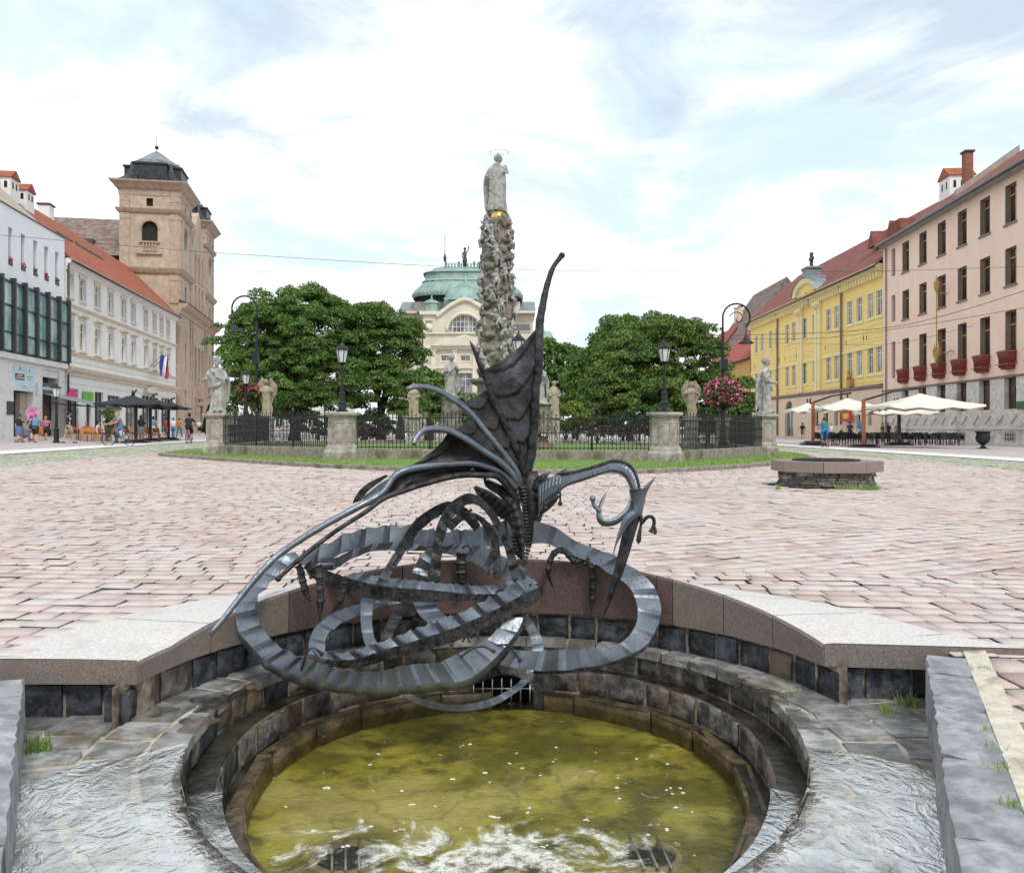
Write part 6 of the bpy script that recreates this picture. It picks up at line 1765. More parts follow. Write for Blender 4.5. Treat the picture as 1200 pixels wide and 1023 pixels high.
# glass fronted building at the left edge
B = Fac(LX(50.0), 50.0, -0.143, 1, 0.20); rb = B.root('glass_front_building', 'white building with teal glass curtain wall and shop signs at the left edge')
UB = B.u(75.6); Bp = lambda px, py: (B.u(px), B.z(px, py))
zp = B.z(75, 280); zg1 = B.z(75, 356.5); zg0 = B.z(75, 425)
slots = []
for p0, p1 in ((9.75,14.7),(24.5,29.7),(39,44),(52,56.8),(64.6,69)): slots.append((B.u(p0), B.u(p1), zg1+1.35, zg1+4.15))
for k in range(1, 5): d_ = 2.55*k; slots.append((slots[0][0]-d_, slots[0][1]-d_, zg1+1.35, zg1+4.15))
mb = MB(); wall_holes(mb, 0, UB, zg1, zp, slots, 0.5); mb.build('wall', M_cool, rb)
for s in slots: 
    w_ = window(rb, s[0], s[1], s[2], s[3], 0.42, 'N', M_frame_g, M_pane)
for i, s in enumerate(slots):
    fb = MB(); fl_ = MB(); rr = random.Random(i)
    fb.bbox(s[0]+0.05, s[1]-0.05, -0.05, 0.3, s[2]+0.0, s[2]+0.28, 0.02); fb.build('window_box', M_gutter, rb)
    for k in range(26): fl_.sphere((rr.uniform(s[0]+0.05,s[1]-0.05), rr.uniform(-0.08,0.2), s[2]+0.32+rr.uniform(0,0.3)), 0.07, 5, 4)
    fl_.build('flowers', M_redb if i in (0,1,3) else M_leaf_b, rb)
# curtain wall
bays = sorted([B.u(x) for x in (9.75,23.4,37.3,50.8,64,75.2)]); step = bays[1]-bays[0]
while bays[0] > step: bays.insert(0, bays[0]-step)
bays[0] = 0.1 if bays[0] < 0.8 else bays[0]
zr = [zg0, zg0+(zg1-zg0)*0.27, zg0+(zg1-zg0)*0.66, zg1]
pg = MB()
for i in range(len(bays)-1):
    for j in range(3):
        g_ = MB(); g_.box(bays[i]+0.05, bays[i+1]-0.05, -0.25, -0.22, zr[j]+0.05, zr[j+1]-0.05); g_.build('glass_panel', M_teal, rb)
fr = MB()
for u in bays: fr.box(u-0.11, u+0.11, -0.55, -0.15, zg0-0.05, zg1+0.35)
for z in zr: fr.box(bays[0], bays[-1], -0.33, -0.16, z-0.07, z+0.07)
fr.box(bays[0]-0.1, bays[-1]+0.1, -0.35, 0, zg1+0.0, zg1+0.12)
fr.build('curtain_wall_frame', M_frame_d, rb)
inn = MB(); inn.box(0, UB, 0.6, 0.7, zg0, zg1); inn.build('inner_wall', M_shop, rb)
# stone ground floor
op = [(B.u(16), B.u(39), 0.15, B.z(16,430)), (B.u(49.8), B.u(69.5), 0.15, B.z(50,432.5))]
for k in (1,2): op.append((op[0][0]-7*k-1, op[0][0]-7*k+3.5, 0.15, op[0][3]))
mb = MB(); wall_holes(mb, 0, UB, 0, zg0, op, 0.9); mb.build('stone_front', M_stonew, rb)
gr = MB()
for z in (1.0,1.9,2.8,3.7,4.6,5.4): gr.box(0, UB, -0.004, 0.004, z, z+0.025) if False else None
for u0, u1, z0, z1 in op:
    bw = MB(); bw.box(u0, u1, 0.9, 1.0, 0, z1); bw.build('shop_back_wall', M_shop, rb)
window(rb, op[0][0], op[0][0]+2.1, 0.2, 3.9, 0.8, 'S', M_frame_d, M_paned)
window(rb, op[1][0], op[1][1], 0.2, 3.7, 0.7, 'S', M_frame_d, M_paned)
jm = MB(); jm.box(op[0][0]+2.2, op[0][1]-0.05, 0.45, 0.85, 0.15, op[0][3]-1.8); jm.build('stone_pier', mat('beige_stone_panel', (0.36,0.30,0.23), (0.46,0.39,0.31), 0.7, ns=2), rb)
pl_ = MB(); pl_.box(op[1][0]+0.02, op[1][1]-0.02, 0.1, 0.3, 5.0, op[1][3]); pl_.build('lintel_panel', M_stonew, rb)
cornice(rb, 0, UB, zg0-0.55, [(0,0),(0.3,0.0),(0.3,0.42),(0,0.45)], M_stonew, 'ledge')
body(rb, 0, UB, 14, 0, zp, M_cool)
rf = MB(); rf.add([(0,0,zp),(UB,0,zp),(UB,14,zp),(0,14,zp)], [(0,1,2,3)]); rf.box(0, UB, -0.06, 0.3, zp, zp+0.1); rf.build('roof_edge', M_gutter, rb)
ro = MB(); ro.prism_x([(0.6,zp),(5.5,zp+4.6),(6.2,zp+4.6),(6.2,zp)], 0, UB-0.3); ro.build('roof', mat('beige_metal_roof', (0.36,0.30,0.21), (0.45,0.385,0.29), 0.6, ns=0.5), rb)
M_lblue = mat('pale_blue_board', (0.50,0.64,0.70), (0.56,0.69,0.74), 0.5, ns=2)
M_navy = mat('slate_blue_board', (0.035,0.06,0.085), (0.05,0.08,0.105), 0.5, ns=2)
def blue_board(t, w, h):
    b = MB(); b.box(0.02, w*0.45, -0.012, 0.0, h*0.44, h*0.68); b.build('black_field', M_blackp, t)
    m = MB()
    for (x0,x1,z0,z1) in ((0.09,0.36,0.59,0.63),(0.05,0.42,0.50,0.54)): m.box(w*x0,w*x1,-0.018,-0.012,h*z0,h*z1)
    m.build('white_strokes', M_fw, t)
    m = MB()
    for (x0,x1,z0,z1) in ((0.36,0.58,0.86,0.875),(0.42,0.56,0.76,0.775),(0.70,0.73,0.84,0.93),(0.68,0.75,0.80,0.82),(0.55,0.88,0.585,0.61),(0.64,0.80,0.50,0.52),(0.62,0.78,0.47,0.48),(0.28,0.62,0.13,0.14),(0.40,0.50,0.19,0.22)): m.box(w*x0,w*x1,-0.007,0.0,h*z0,h*z1)
    m.prism_y([(w*0.17,h*0.80),(w*0.19,h*0.80),(w*0.23,h*0.90),(w*0.27,h*0.80),(w*0.29,h*0.80),(w*0.24,h*0.95),(w*0.22,h*0.95)], -0.007, 0)
    m.build('printed_marks', M_frame_d, t)
sign(rb, B, 16, 39.5, 427.5, 457.5, M_lblue, 'large pale blue shop board with a black field over the doorway', blue_board, out=0.1)
def cafe_board(t, w, h): 
    m = MB(); rr = random.Random(4); x = w*0.06
    while x < w*0.9:
        ww = rr.uniform(0.10,0.2); m.box(x, x+ww, -0.008, 0, h*0.40, h*rr.choice((0.62,0.62,0.74))); x += ww+0.08
    m.build('white_strokes', M_fw, t)
sign(rb, B, 50.2, 69, 448, 462, M_navy, 'slate blue board with white lettering above the grey awning', cafe_board, out=-0.05)
u0, z0 = Bp(7.7, 486); u1, z1 = Bp(15, 470.5); pq = MB(); pq.bbox(u0,u1,-0.06,0,z0,z1,0.02); o = pq.build('wall_plaque', M_frame_d, rb)
for px, py in ((43,452.8),(43,460.5)):
    u_, z_ = Bp(px, py); m = MB(); m.box(u_-0.25,u_+0.25,-0.02,0,z_-0.25,z_+0.25); m.build('small_plaque', mat('light_grey_board', (0.45,0.46,0.46), (0.52,0.53,0.53), 0.6, ns=3), rb)

# twin towered church
CH_ = Fac(-44.0, 113.0, -0.191, 1, 0.24); rch = CH_.root('twin_tower_church', 'tan baroque church with two towers and black roofs behind the white building', 'church')
TW = 8.4; LEN = 28.5
zt_ = lambda y: 1+(502-y)/1000*113-0.24
zE = CH_.z(211, 217); zB1 = CH_.z(211, 250); zB2 = CH_.z(208, 316.5); zB3 = CH_.z(206, 357)
def church_tower(u0, u1, yb):
    # openings: upper small square, belfry arch, long windows
    um = (u0+u1)/2
    hs = [(um-0.45,um+0.45,zt_(243.5),zt_(234.5)),(um-0.95,um+0.95,zB2+3.7,zB1-1.2),(um-0.55,um+0.55,zB3+1.0,zB2-1.4),(um-0.5,um+0.5,zB3-8.5,zB3-4.4),(um-0.5,um+0.5,zB3-14.5,zB3-10.8)]
    mb = MB(); wall_holes(mb, u0, u1, 0, zE, hs, 0.5)
    # south face (towards the camera) with its own openings
    yc = yb/2
    sm = MB(); hs2 = [(yc-0.42,yc+0.42,zt_(243.5),zt_(234)),(yc-1.0,yc+1.0,zt_(284),zt_(260.5))]
    wall_holes(sm, 0, yb, 0, zE, hs2, -0.5)
    mb.add([(u0+p[1]*-1, p[0], p[2]) for p in sm.v], [f[::-1] for f in sm.f])
    mb.add([(u1,0,0),(u1,yb,0),(u1,yb,zE),(u1,0,zE)], [(0,1,2,3)]); mb.add([(u0,yb,0),(u1,yb,0),(u1,yb,zE),(u0,yb,zE)], [(0,3,2,1)])
    mb.build('tower', M_church, rch)
    def arch_fill(x0, x1, zt, axis):         # corner pieces turning a square head into a round arch
        m = MB(); c, r = (x0+x1)/2, (x1-x0)/2
        for s in (-1, 1):
            pts = [(c+s*r, zt)]+[(c+s*r*math.cos(PI/2*k/8), zt-r+r*math.sin(PI/2*k/8)) for k in range(9)]
            if axis == 'f': m.prism_y(pts if s > 0 else pts[::-1], 0.0, 0.35)
            else: m.prism_x(pts, u0+0.0, u0+0.35)
        for k in range(17):                  # archivolt
            a = PI*k/16
            q = (c+(r+0.12)*math.cos(a), zt-r+(r+0.12)*math.sin(a))
            if axis == 'f': m.box(q[0]-0.13,q[0]+0.13,-0.08,0.0,q[1]-0.13,q[1]+0.13)
            else: m.box(u0-0.08,u0,q[0]-0.13,q[0]+0.13,q[1]-0.13,q[1]+0.13)
        m.build('arch', M_chtrim, rch)
    arch_fill(hs[1][0], hs[1][1], hs[1][3], 'f'); arch_fill(hs2[1][0], hs2[1][1], hs2[1][3], 's')
    for h in hs: window(rch, h[0], h[1], h[2], h[3], 0.45, 'T', M_frame_d, M_paned)
    for h in hs2:
        m = MB(); m.box(u0+0.42, u0+0.46, h[0], h[1], h[2], h[3]); m.build('dark_opening', M_void, rch)
    bl = MB(); h = hs2[1]
    for k in range(5):
        y = h[0]+0.25+(h[1]-h[0]-0.5)*k/4
        bl.lathe([(0.10,0),(0.15,0.25),(0.07,0.6),(0.13,1.0),(0.10,1.25)], 8, (u0-0.12, y, h[2]-1.5))
    bl.box(u0-0.3,u0,h[0]-0.3,h[1]+0.3,h[2]-0.25,h[2]-0.05); bl.box(u0-0.32,u0,h[0]-0.6,h[1]+0.6,h[2]-1.75,h[2]-1.55); bl.build('balustrade', M_chtrim, rch)
    # mouldings run round the two visible faces
    tr = MB()
    def ring(z, prof):
        pr_ = [(0.0, prof[0][1])]+[(a, b) for a, b in prof]+[(0.0, prof[-1][1])]
        rows = []
        for a, b in pr_: rows.append([(u1+a,yb+a,z+b),(u0-a,yb+a,z+b),(u0-a,-a,z+b),(u1+a,-a,z+b)])
        tr.grid([list(r) for r in rows], False, True)
    ring(zE-1.7, [(0.05,0),(0.1,0.15),(0.15,0.7),(0.45,0.95),(0.7,1.3),(1.05,1.65),(1.1,1.85)])
    ring(zB1-0.3, [(0.05,0),(0.25,0.15),(0.4,0.4),(0.5,0.6)]); ring(zB2-0.4, [(0.05,0),(0.3,0.2),(0.5,0.55),(0.6,0.8)])
    tr.build('tower_mouldings', M_chtrim, rch)
    ps = MB()
    for za, zb in ((zB1+0.35,zE-1.7),(zB2+0.45,zB1-0.3),(zB3+0.5,zB2-0.4)):
        for (a, b) in ((u0+0.15,u0+1.15),(u1-1.15,u1-0.15)): ps.box(a, b, -0.12, 0.0, za, zb); ps.box(a-0.06,b+0.06,-0.17,0,zb-0.75,zb-0.45)
        for (a, b) in ((0.15,1.25),(yb-1.25,yb-0.15)): ps.box(u0-0.12, u0, a, b, za, zb); ps.box(u0-0.17,u0,a-0.06,b+0.06,zb-0.75,zb-0.45)
    ps.build('pilasters', M_chtrim, rch)
    # roof: flared black hood with a box dormer on each side, grey cap and finial
    rb_ = MB(); cu, cy = (u0+u1)/2, yb/2; hx, hy = (u1-u0)/2, yb/2
    rr_ = []
    for s, z in ((1.22,0.16),(1.06,0.35),(0.86,1.0),(0.74,1.9),(0.68,2.8),(0.68,2.95),(0.60,3.1)):
        rr_.append([(cu+hx*s,cy+hy*s,zE+z),(cu-hx*s,cy+hy*s,zE+z),(cu-hx*s,cy-hy*s,zE+z),(cu+hx*s,cy-hy*s,zE+z)])
    rb_.grid(rr_, False, True); o = len(rb_.v)-4; rb_.f.append((o+3,o+2,o+1,o))
    rb_.box(cu-hx*0.55,cu+hx*0.55,cy-hy*0.96,cy+hy*0.96,zE+0.2,zE+2.55); rb_.box(cu-hx*0.96,cu+hx*0.96,cy-hy*0.55,cy+hy*0.55,zE+0.2,zE+2.55)
    rb_.box(cu-hx*0.60,cu+hx*0.60,cy-hy*1.0,cy+hy*1.0,zE+2.55,zE+2.75); rb_.box(cu-hx*1.0,cu+hx*1.0,cy-hy*0.60,cy+hy*0.60,zE+2.56,zE+2.76)
    for sx in (-1,1):
        for sy in (-1,1): rb_.box(cu+sx*hx*1.0-0.3,cu+sx*hx*1.0+0.3,cy+sy*hy*0.5-0.4,cy+sy*hy*0.5+0.4,zE+0.2,zE+0.95); rb_.box(cu+sx*hx*0.5-0.4,cu+sx*hx*0.5+0.4,cy+sy*hy*1.0-0.3,cy+sy*hy*1.0+0.3,zE+0.2,zE+0.95)
    to = rb_.build('tower_roof', M_black_r, rch)
    c = MB(); c.lathe([(hx*0.62*1.3,zE+3.1),(hx*0.62*1.3,zE+3.45),(hx*0.52*1.3,zE+3.6),(hx*0.22,zE+5.0),(0.1,zE+5.5)], 8, (cu,cy,0), phase=PI/8, smooth=False); c.build('cap', M_lead, to)
    f = MB(); f.sphere((cu,cy,zE+6.0), 0.28, 10, 8); f.tube([(cu,cy,zE+5.4),(cu,cy,zE+7.6)], 0.04, 6); f.build('finial', M_gutter, to)
church_tower(0, TW, 7.5)
church_tower(LEN-7.4, LEN, 7.4)
# nave front between the towers with gable
hs = []
for k in (0.27, 0.5, 0.73):
    u = TW+(LEN-7.4-TW)*k
    hs += [(u-0.6,u+0.6,zB2+1.2,zB2+5.0),(u-0.55,u+0.55,zB3+1.2,zB3+4.8),(u-0.6,u+0.6,zB3-9.5,zB3-4.2),(u-0.45,u+0.45,zB3-13.3,zB3-11.5)]
mb = MB(); wall_holes(mb, TW, LEN-7.4, 0, zB1-3.2, hs, 0.5); mb.build('front', M_church, rch)
for h in hs: window(rch, h[0], h[1], h[2], h[3], 0.4, 'T', M_frame_d, M_paned, 'plain', M_chtrim)
uc = (TW+LEN-7.4)/2; g = MB(); g.prism_y([(TW+0.1,zB1-3.2),(LEN-7.5,zB1-3.2),(uc+2.6,zB1+0.5),(uc+1.2,zB1+2.8),(uc,zB1+3.6),(uc-1.2,zB1+2.8),(uc-2.6,zB1+0.5)], 0.0, 1.2); g.build('gable', M_church, rch)
g = MB(); g.prism_x([(0.4,zB1-3.5),(3.8,zB1+1.6),(7.2,zB1-3.5)], TW-0.0, LEN-7.4); g.build('nave_roof', M_lead, rch)
cornice(rch, -0.6, LEN+0.6, zB3-0.9, [(0,0),(0.2,0.1),(0.3,0.6),(0.8,0.85),(1.1,1.2),(1.15,1.4),(0,1.6)], M_chtrim, 'main_cornice')
cr = MB(); cr.prism_x([(-1.3,zB3+0.5),(0.0,zB3+0.95),(0.0,zB3+0.5)], -0.6, LEN+0.6); cr.build('cornice_roof', M_black_r, rch)
ps = MB()
for u in (0.5, TW-0.6, TW+1.2, LEN-7.4-1.0, LEN-6.6, LEN-0.9): ps.box(u-0.45,u+0.45,-0.16,0,0.2,zB3-0.9); ps.box(u-0.55,u+0.55,-0.22,0,zB3-1.9,zB3-1.5)
ps.build('pilasters', M_chtrim, rch)
dr = MB(); dr.box(uc-1.2,uc+1.2,-0.12,0.05,0,3.9); dr.build('door', M_paned, rch)
dr = MB(); dr.box(uc-1.7,uc-1.2,-0.4,0,0,4.1); dr.box(uc+1.2,uc+1.7,-0.4,0,0,4.1); dr.box(uc-1.9,uc+1.9,-0.5,0,4.1,4.6); dr.bbox(uc-1.3,uc+1.3,-0.45,0,5.0,7.4,0.15); dr.build('portal', M_chtrim, rch)
nr = MB(); nr.prism_y([(0.2,23.4),(27.6,23.4),(13.9,31.2)], 7.6, 23); nr.build('old_tiled_roof', M_tileo, rch)
nw = MB(); nw.box(0.9,26.9,8.4,22.6,6,23.35); nw.build('nave_wall', M_church, rch)
dm = MB(); dm.box(3.4,4.6,11.6,12.8,25.0,26.1); dm.build('roof_hatch', M_gutter, rch)
# pale house beyond the church, half hidden by the tree
D_b = Fac(-49.0, 150.0, 0.0, 1, 0.25); rdb = thing('pale_house', 'pale house with dark windows beyond the church, half hidden by the left tree', 'house', (-46.5,146,0.25))
hs = [(u, u+1.3, z, z+2.3) for u in (0.8,3.4,6.0,8.8,11.6,14.2) for z in (1.0,5.6,9.6)]
mb = MB(); wall_holes(mb, 0, 17, 0, 13, hs, 0.25); mb.build('wall', M_white, rdb)
for h in hs: window(rdb, *h, 0.2, 'T', M_frame_w, M_paned)
body(rdb, 0, 17, 14, 0, 13, M_white)
gable_roof(rdb, -0.3, 17.3, 13, 4.5, 7, M_tileo, 0.4)

# ---------------------------------------------------------------- right row
PK = Fac(32.1+0.065*86.8, 86.8, -0.065, -1, -0.2); rpk = PK.root('pink_building', 'pink four storey building with red balcony boxes and pale stone base on the right')
UP = PK.u(1200)+16
px_c = [1061.3,1081.5,1103.5,1127.5,1154.3,1184.5]; uc_ = [PK.u(x) for x in px_c]; stp = (uc_[-1]-uc_[0])/5
uc_ += [uc_[-1]+stp*(k+1) for k in range(4)]
z4 = [PK.z(1184,y) for y in (261.6,215.7,334,290,424,364,479.5,439)]
hs = []; ww = 0.80
for u in uc_: 
    for k in range(3): hs.append((u-ww, u+ww, z4[2*k], z4[2*k+1]))
un = PK.u(1046.8)
nar = [(un-0.5,un+0.5,z4[2*k]+0.1,z4[2*k+1]) for k in range(3)]
zl = PK.z(1184,440.5); zco = PK.z(1184,207)
mb = MB(); wall_holes(mb, 0, UP, zl, zco, hs+nar, 0.42); mb.build('wall', M_pinkw, rpk)
lw = [(u-0.85,u+0.85,z4[6],z4[7]) for u in uc_]
M_limest = mat('weathered_limestone', (0.52,0.475,0.41), (0.72,0.68,0.61), 0.8, ns=2.5, detail=9, c3=(0.34,0.315,0.275), s3=0.5, bump=0.3, bs=6)
mb = MB(); wall_holes(mb, 0, UP, 0, zl, lw, 0.42, -0.05); mb.build('stone_base', M_limest, rpk)
for h in hs: window(rpk, *h, 0.36, 'L', M_frame_o, M_paned, 'sill', M_reveal)
for h in lw: window(rpk, *h, 0.34, 'T', M_frame_r, M_paned)
for h in nar: window(rpk, *h, 0.25, 'N', M_reveal, M_reveal)
M_boxr = mat('dark_red_planter', (0.16,0.018,0.018), (0.24,0.032,0.03), 0.55, ns=4)
bb = MB()
def balcony_mesh():
    b = MB(); rows = []
    for s, z in ((0.62,0),(0.66,0.1),(0.95,1.05),(1.02,1.22),(1.02,1.36)):
        w = 0.66+0.16*(z > 1); d = 0.50*s+0.08
        rows.append([(-w*(0.86+0.14*s),0,z),(-w*(0.86+0.14*s),-d,z),(w*(0.86+0.14*s),-d,z),(w*(0.86+0.14*s),0,z)])
    b.grid(rows, False, True); b.f.append((3,2,1,0)); o = len(b.v)-4; b.f.append((o,o+1,o+2,o+3))
    for k in range(7): x = -0.6+0.2*k; b.box(x-0.03,x+0.03,-0.56,-0.38,0.12,1.1)
    return b.mesh('balcony_box')
bme = balcony_mesh(); bme.materials.append(M_boxr)
rl = MB()
for z in (0.35, 1.25): rl.tube([(-0.9,0,z),(-0.9,-0.68,z),(0.9,-0.68,z),(0.9,0,z)], 0.025, 5)
rlme = rl.mesh('guard_rail'); rlme.materials.append(M_frame_o)
for u in uc_:
    o = bpy.data.objects.new('balcony_box', bme); COL.objects.link(o); o.parent = rpk; o.location = (u, 0, z4[4]-0.55)
    q = bpy.data.objects.new('guard_rail', rlme); COL.objects.link(q); q.parent = o
cornice(rpk, 0, UP, zl-0.12, [(0,0),(0.12,0.02),(0.16,0.14),(0,0.2)], M_reveal, 'ledge')
cornice(rpk, -0.2, UP, zco-0.02, [(0,0),(0.15,0.03),(0.2,0.12),(0.7,0.18),(0.78,0.40),(0,0.46)], mat('grey_eave', (0.30,0.285,0.275), (0.40,0.385,0.37), 0.7, ns=2), 'eaves')
zz_ = MB()                                   # zigzag relief on the plinth and its rail
u = 0.5
while u < UP-2:
    for a, b in (((u,1.55),(u+0.95,2.25)),((u+0.95,2.25),(u+1.9,1.55))):
        zz_.tube([(a[0],-0.08,a[1]),(b[0],-0.08,b[1])], 0.07, 6, False)
    u += 1.9
zz_.build('zigzag_relief', mat('pale_limestone', (0.52,0.48,0.41), (0.63,0.59,0.52), 0.85, ns=2), rpk)
cornice(rpk, 0, UP, 1.10, [(0.05,0),(0.12,0.02),(0.12,0.12),(0.05,0.14)], MATS['pale_limestone'], 'plinth_rail')
for u in uc_[2:]:
    gl_ = MB(); 
    for k in range(5): gl_.box(u-0.75+0.36*k-0.02,u-0.75+0.36*k+0.02,-0.10,-0.06,0.25,0.95)
    for k in range(3): gl_.box(u-0.8,u+0.8,-0.115,-0.06,0.3+0.28*k-0.02,0.3+0.28*k+0.02)
    gl_.build('cellar_grille', M_cream, rpk)
    gv = MB(); gv.box(u-0.72,u+0.72,-0.058,-0.052,0.25,0.95); gv.build('cellar_opening', M_shop, rpk)
body(rpk, 0, UP, 16, 0, zco, M_pinkw)
rfp = gable_roof(rpk, -0.4, UP, zco+0.55, 5.2, 7.5, M_tiled, 0.75)
chimney(rfp, 9.1, 4.2, zco+2.6, 4.1, 0.72, 0.7, mat('red_brick', (0.22,0.075,0.045), (0.32,0.13,0.08), 0.85, ns=6))
chimney(rfp, 0.6, 7.0, zco+3.6, 3.3, 2.4, 2.4, 'house')
pw = MB(); pw.prism_x([(2.2,zco+2.0),(7.5,zco+5.7),(7.5,zco+6.6),(2.2,zco+2.8)], 11.0, 11.6); pw.build('parapet_gable', mat('grey_gable_render', (0.33,0.285,0.245), (0.42,0.37,0.325), 0.85, ns=1.5), rpk)
dmr = MB(); dmr.prism_y([(-0.3,zco+0.6),(3.6,zco+0.6),(3.0,zco+2.4),(0.4,zco+2.4)], 0.5, 4.0); dmr.build('roof_dormer', M_tiled, rfp)
dp = MB(); dp.tube([(1.1,-0.12,zco-0.2),(1.1,-0.12,0.3)], 0.07, 8); dp.build('downpipe', M_reveal, rpk)
pq = MB(); u_, z_ = PK.u(1196), PK.z(1196,475); pq.bbox(u_-0.3,u_+1.2,-0.14,-0.05,z_-0.28,z_+0.28,0.02); pq.build('wall_plaque', M_dgreen, rpk)
# gilded wall lamp hanging on the pink facade
q = (PK.o[0]+PK.d[0]*PK.u(1110), PK.o[1]+PK.d[1]*PK.u(1110)); lw_ = thing('wall_lamp', 'gilded ornamental lamp bracket with long rod on the pink facade', 'lamp', (q[0]-0.9, q[1], PK.z(1110,430)-0.2), PK.rz)
m = MB(); H_ = PK.z(1110,330)-PK.z(1110,430)
m.tube([(0,0,0),(0,0,H_)], 0.045, 6); m.tube([(-0.45,0,1.2),(0.45,0,1.2)], 0.05, 6); m.tube([(0,0,1.2),(0,0.9,1.2)], 0.04, 6); m.tube([(0,0,H_-1.0),(0,0.9,H_-1.0)], 0.04, 6)
for x in (-0.4, 0.0, 0.4): m.lathe([(0.03,0.0),(0.15,0.25),(0.17,0.7),(0.06,0.95),(0.02,1.2)], 8, (x,0,0.8-0.5*(x == 0)))
m.build('bracket', mat('ochre_gilding', (0.40,0.24,0.06), (0.55,0.34,0.09), 0.5, 0.3, ns=3), lw_)
m = MB(); m.lathe([(0.10,H_-0.9),(0.22,H_-0.5),(0.25,H_-0.1),(0.1,H_+0.1),(0.02,H_+0.5)], 8, smooth=False); m.build('lamp_head', MATS['ochre_gilding'], lw_)
cm = thing('camera_box', 'small white security camera beside the gilded bracket', 'security camera', (q[0]-0.5, q[1]-1.2, PK.z(1103,414)-0.2), PK.rz)
m = MB(); m.tube([(-0.35,0,-0.12),(0.35,0,0.12)], 0.13, 8); m.build('housing', M_frame_w, cm); m = MB(); m.tube([(0,0,0),(0,0.6,-0.1)], 0.04, 6); m.build('arm', M_frame_g, cm)

# yellow building
YE = Fac(37.8, 135.0, 0, -1, -0.2); rye = YE.root('yellow_building', 'long yellow building with central arched gable and cross, paired white windows')
UY = YE.u(1034.5); zy = 18.0
pc = [(115-10)*.25415+860+1.5, (132)*.25415+860+0.6] ; 
pairs = [886.5,893.4,903.2,910.8,922.8,930.4,943.2,954.9,971,980.6,996,1007.4,1020.4,1030.6]
uy = [YE.u(x) for x in pairs]; zt0, zt1, zl0, zl1 = YE.z(1031,369.5), YE.z(1031,340), YE.z(1028,437), YE.z(1028,404.5)
hs = []
for u in uy:
    hs += [(u-0.74,u+0.74,zt0,zt1),(u-0.74,u+0.74,zl0,zl1)]
zgf = YE.z(1033,452.8)
mb = MB(); wall_holes(mb, 0, UY, zgf, zy, hs, 0.22); mb.build('wall', M_yell, rye)
for h in hs: window(rye, *h, 0.16, 'X', M_frame_w, M_panel_, 'plain', M_yel2)
gh = [(YE.u(920.5),YE.u(930.5),0.1,YE.z(925,470)+0.0)]
for p0, p1 in ((955,959.5),(966,971),(978.5,982.5),(1004,1009),(1018,1022)): gh.append((YE.u(p0),YE.u(p1),1.5,3.6))
mb = MB(); wall_holes(mb, 0, UY, 0, zgf, gh, 0.4, -0.08); mb.build('ground_floor', M_peach, rye)
window(rye, *gh[0], 0.3, 'T', M_frame_g, M_pane)
ac = MB(); c_, r_ = (gh[0][0]+gh[0][1])/2, (gh[0][1]-gh[0][0])/2
for s in (-1,1):
    pts = [(c_+s*r_,gh[0][3])]+[(c_+s*r_*math.cos(PI/2*k/8), gh[0][3]-r_+r_*math.sin(PI/2*k/8)) for k in range(9)]
    ac.prism_y(pts if s > 0 else pts[::-1], -0.085, 0.25)
ac.build('door_arch', M_peach, rye)
for h in gh[1:]: window(rye, *h, 0.3, 'N', M_frame_d, M_paned, 'sill', M_peach)
cornice(rye, 0, UY, zgf-0.2, [(0.08,0),(0.2,0.1),(0.32,0.25),(0.34,0.4),(0,0.5)], M_reveal, 'string_course')
cornice(rye, 0, UY, zt0-3.25, [(0,0),(0.12,0.06),(0.14,0.3),(0,0.34)], M_yel2, 'string_course')
cornice(rye, 0, UY, zy-1.1, [(0,0),(0.12,0.04),(0.16,0.35),(0.6,0.55),(0.75,0.8),(0.85,1.1),(0,1.15)], M_yel2, 'main_cornice')
br = MB(); u = 0.3
while u < UY: br.box(u,u+0.28,-0.55,0,zy-1.35,zy-0.75); u += 0.75
br.build('cornice_brackets', M_yel2, rye)
pn = MB()
for i in range(0, len(uy)-1, 2):
    a, b = uy[i]-1.1, uy[i+1]+1.1
    for z0, z1 in ((zt0-0.9-1.3,zt0-0.75),(zl0-0.9-0.9,zl0-0.75),(zl1+0.5,zl1+1.3)):
        pn.box(a,b,-0.05,0,z0,z0+0.09); pn.box(a,b,-0.05,0,z1-0.09,z1); pn.box(a,a+0.09,-0.05,0,z0+0.09,z1-0.09); pn.box(b-0.09,b,-0.05,0,z0+0.09,z1-0.09)
pn.build('wall_panels', M_yel2, rye)
body(rye, 0, UY, 16, 0, zy, M_yell)
rfy = gable_roof(rye, 0, UY, zy+0.45, 6.6, 7.5, M_tiled, 0.9)
for px in (1001, 1022): u = YE.u(px); d_ = MB(); d_.prism_y([(u-0.9,zy+3.2),(u+0.9,zy+3.2),(u,zy+5.0)], 1.8, 4.6); d_.build('roof_dormer', M_tiled, rfy)
# central gable: giant pilasters, curved pediment, crest, cross
ug0, ug1 = YE.u(937), YE.u(962.5); ugc = (ug0+ug1)/2; hw = (ug1-ug0)/2
gb = MB(); pts = [(ugc-hw,zy-0.2),(ugc+hw,zy-0.2),(ugc+hw,zy+0.3)]+[(ugc+hw*0.93*math.cos(PI*k/14), zy+0.2+1.6*math.sin(PI*k/14)) for k in range(15)]+[(ugc-hw,zy+0.2)]
gb.prism_y(pts, -0.5, 0.6); gb.build('gable', M_yell, rye)
gt = MB(); rows = []
for k in range(15):
    a = PI*k/14; c, s = math.cos(a), math.sin(a)
    rows.append([(ugc+(hw*0.93+e)*c, y, zy+0.2+(1.6+e)*s) for e, y in ((-0.35,-0.5),(-0.3,-0.85),(0.15,-1.0),(0.3,-1.0),(0.3,0.7),(-0.3,0.7))])
gt.grid(rows, False, True); gt.build('gable_moulding', M_yel2, rye)
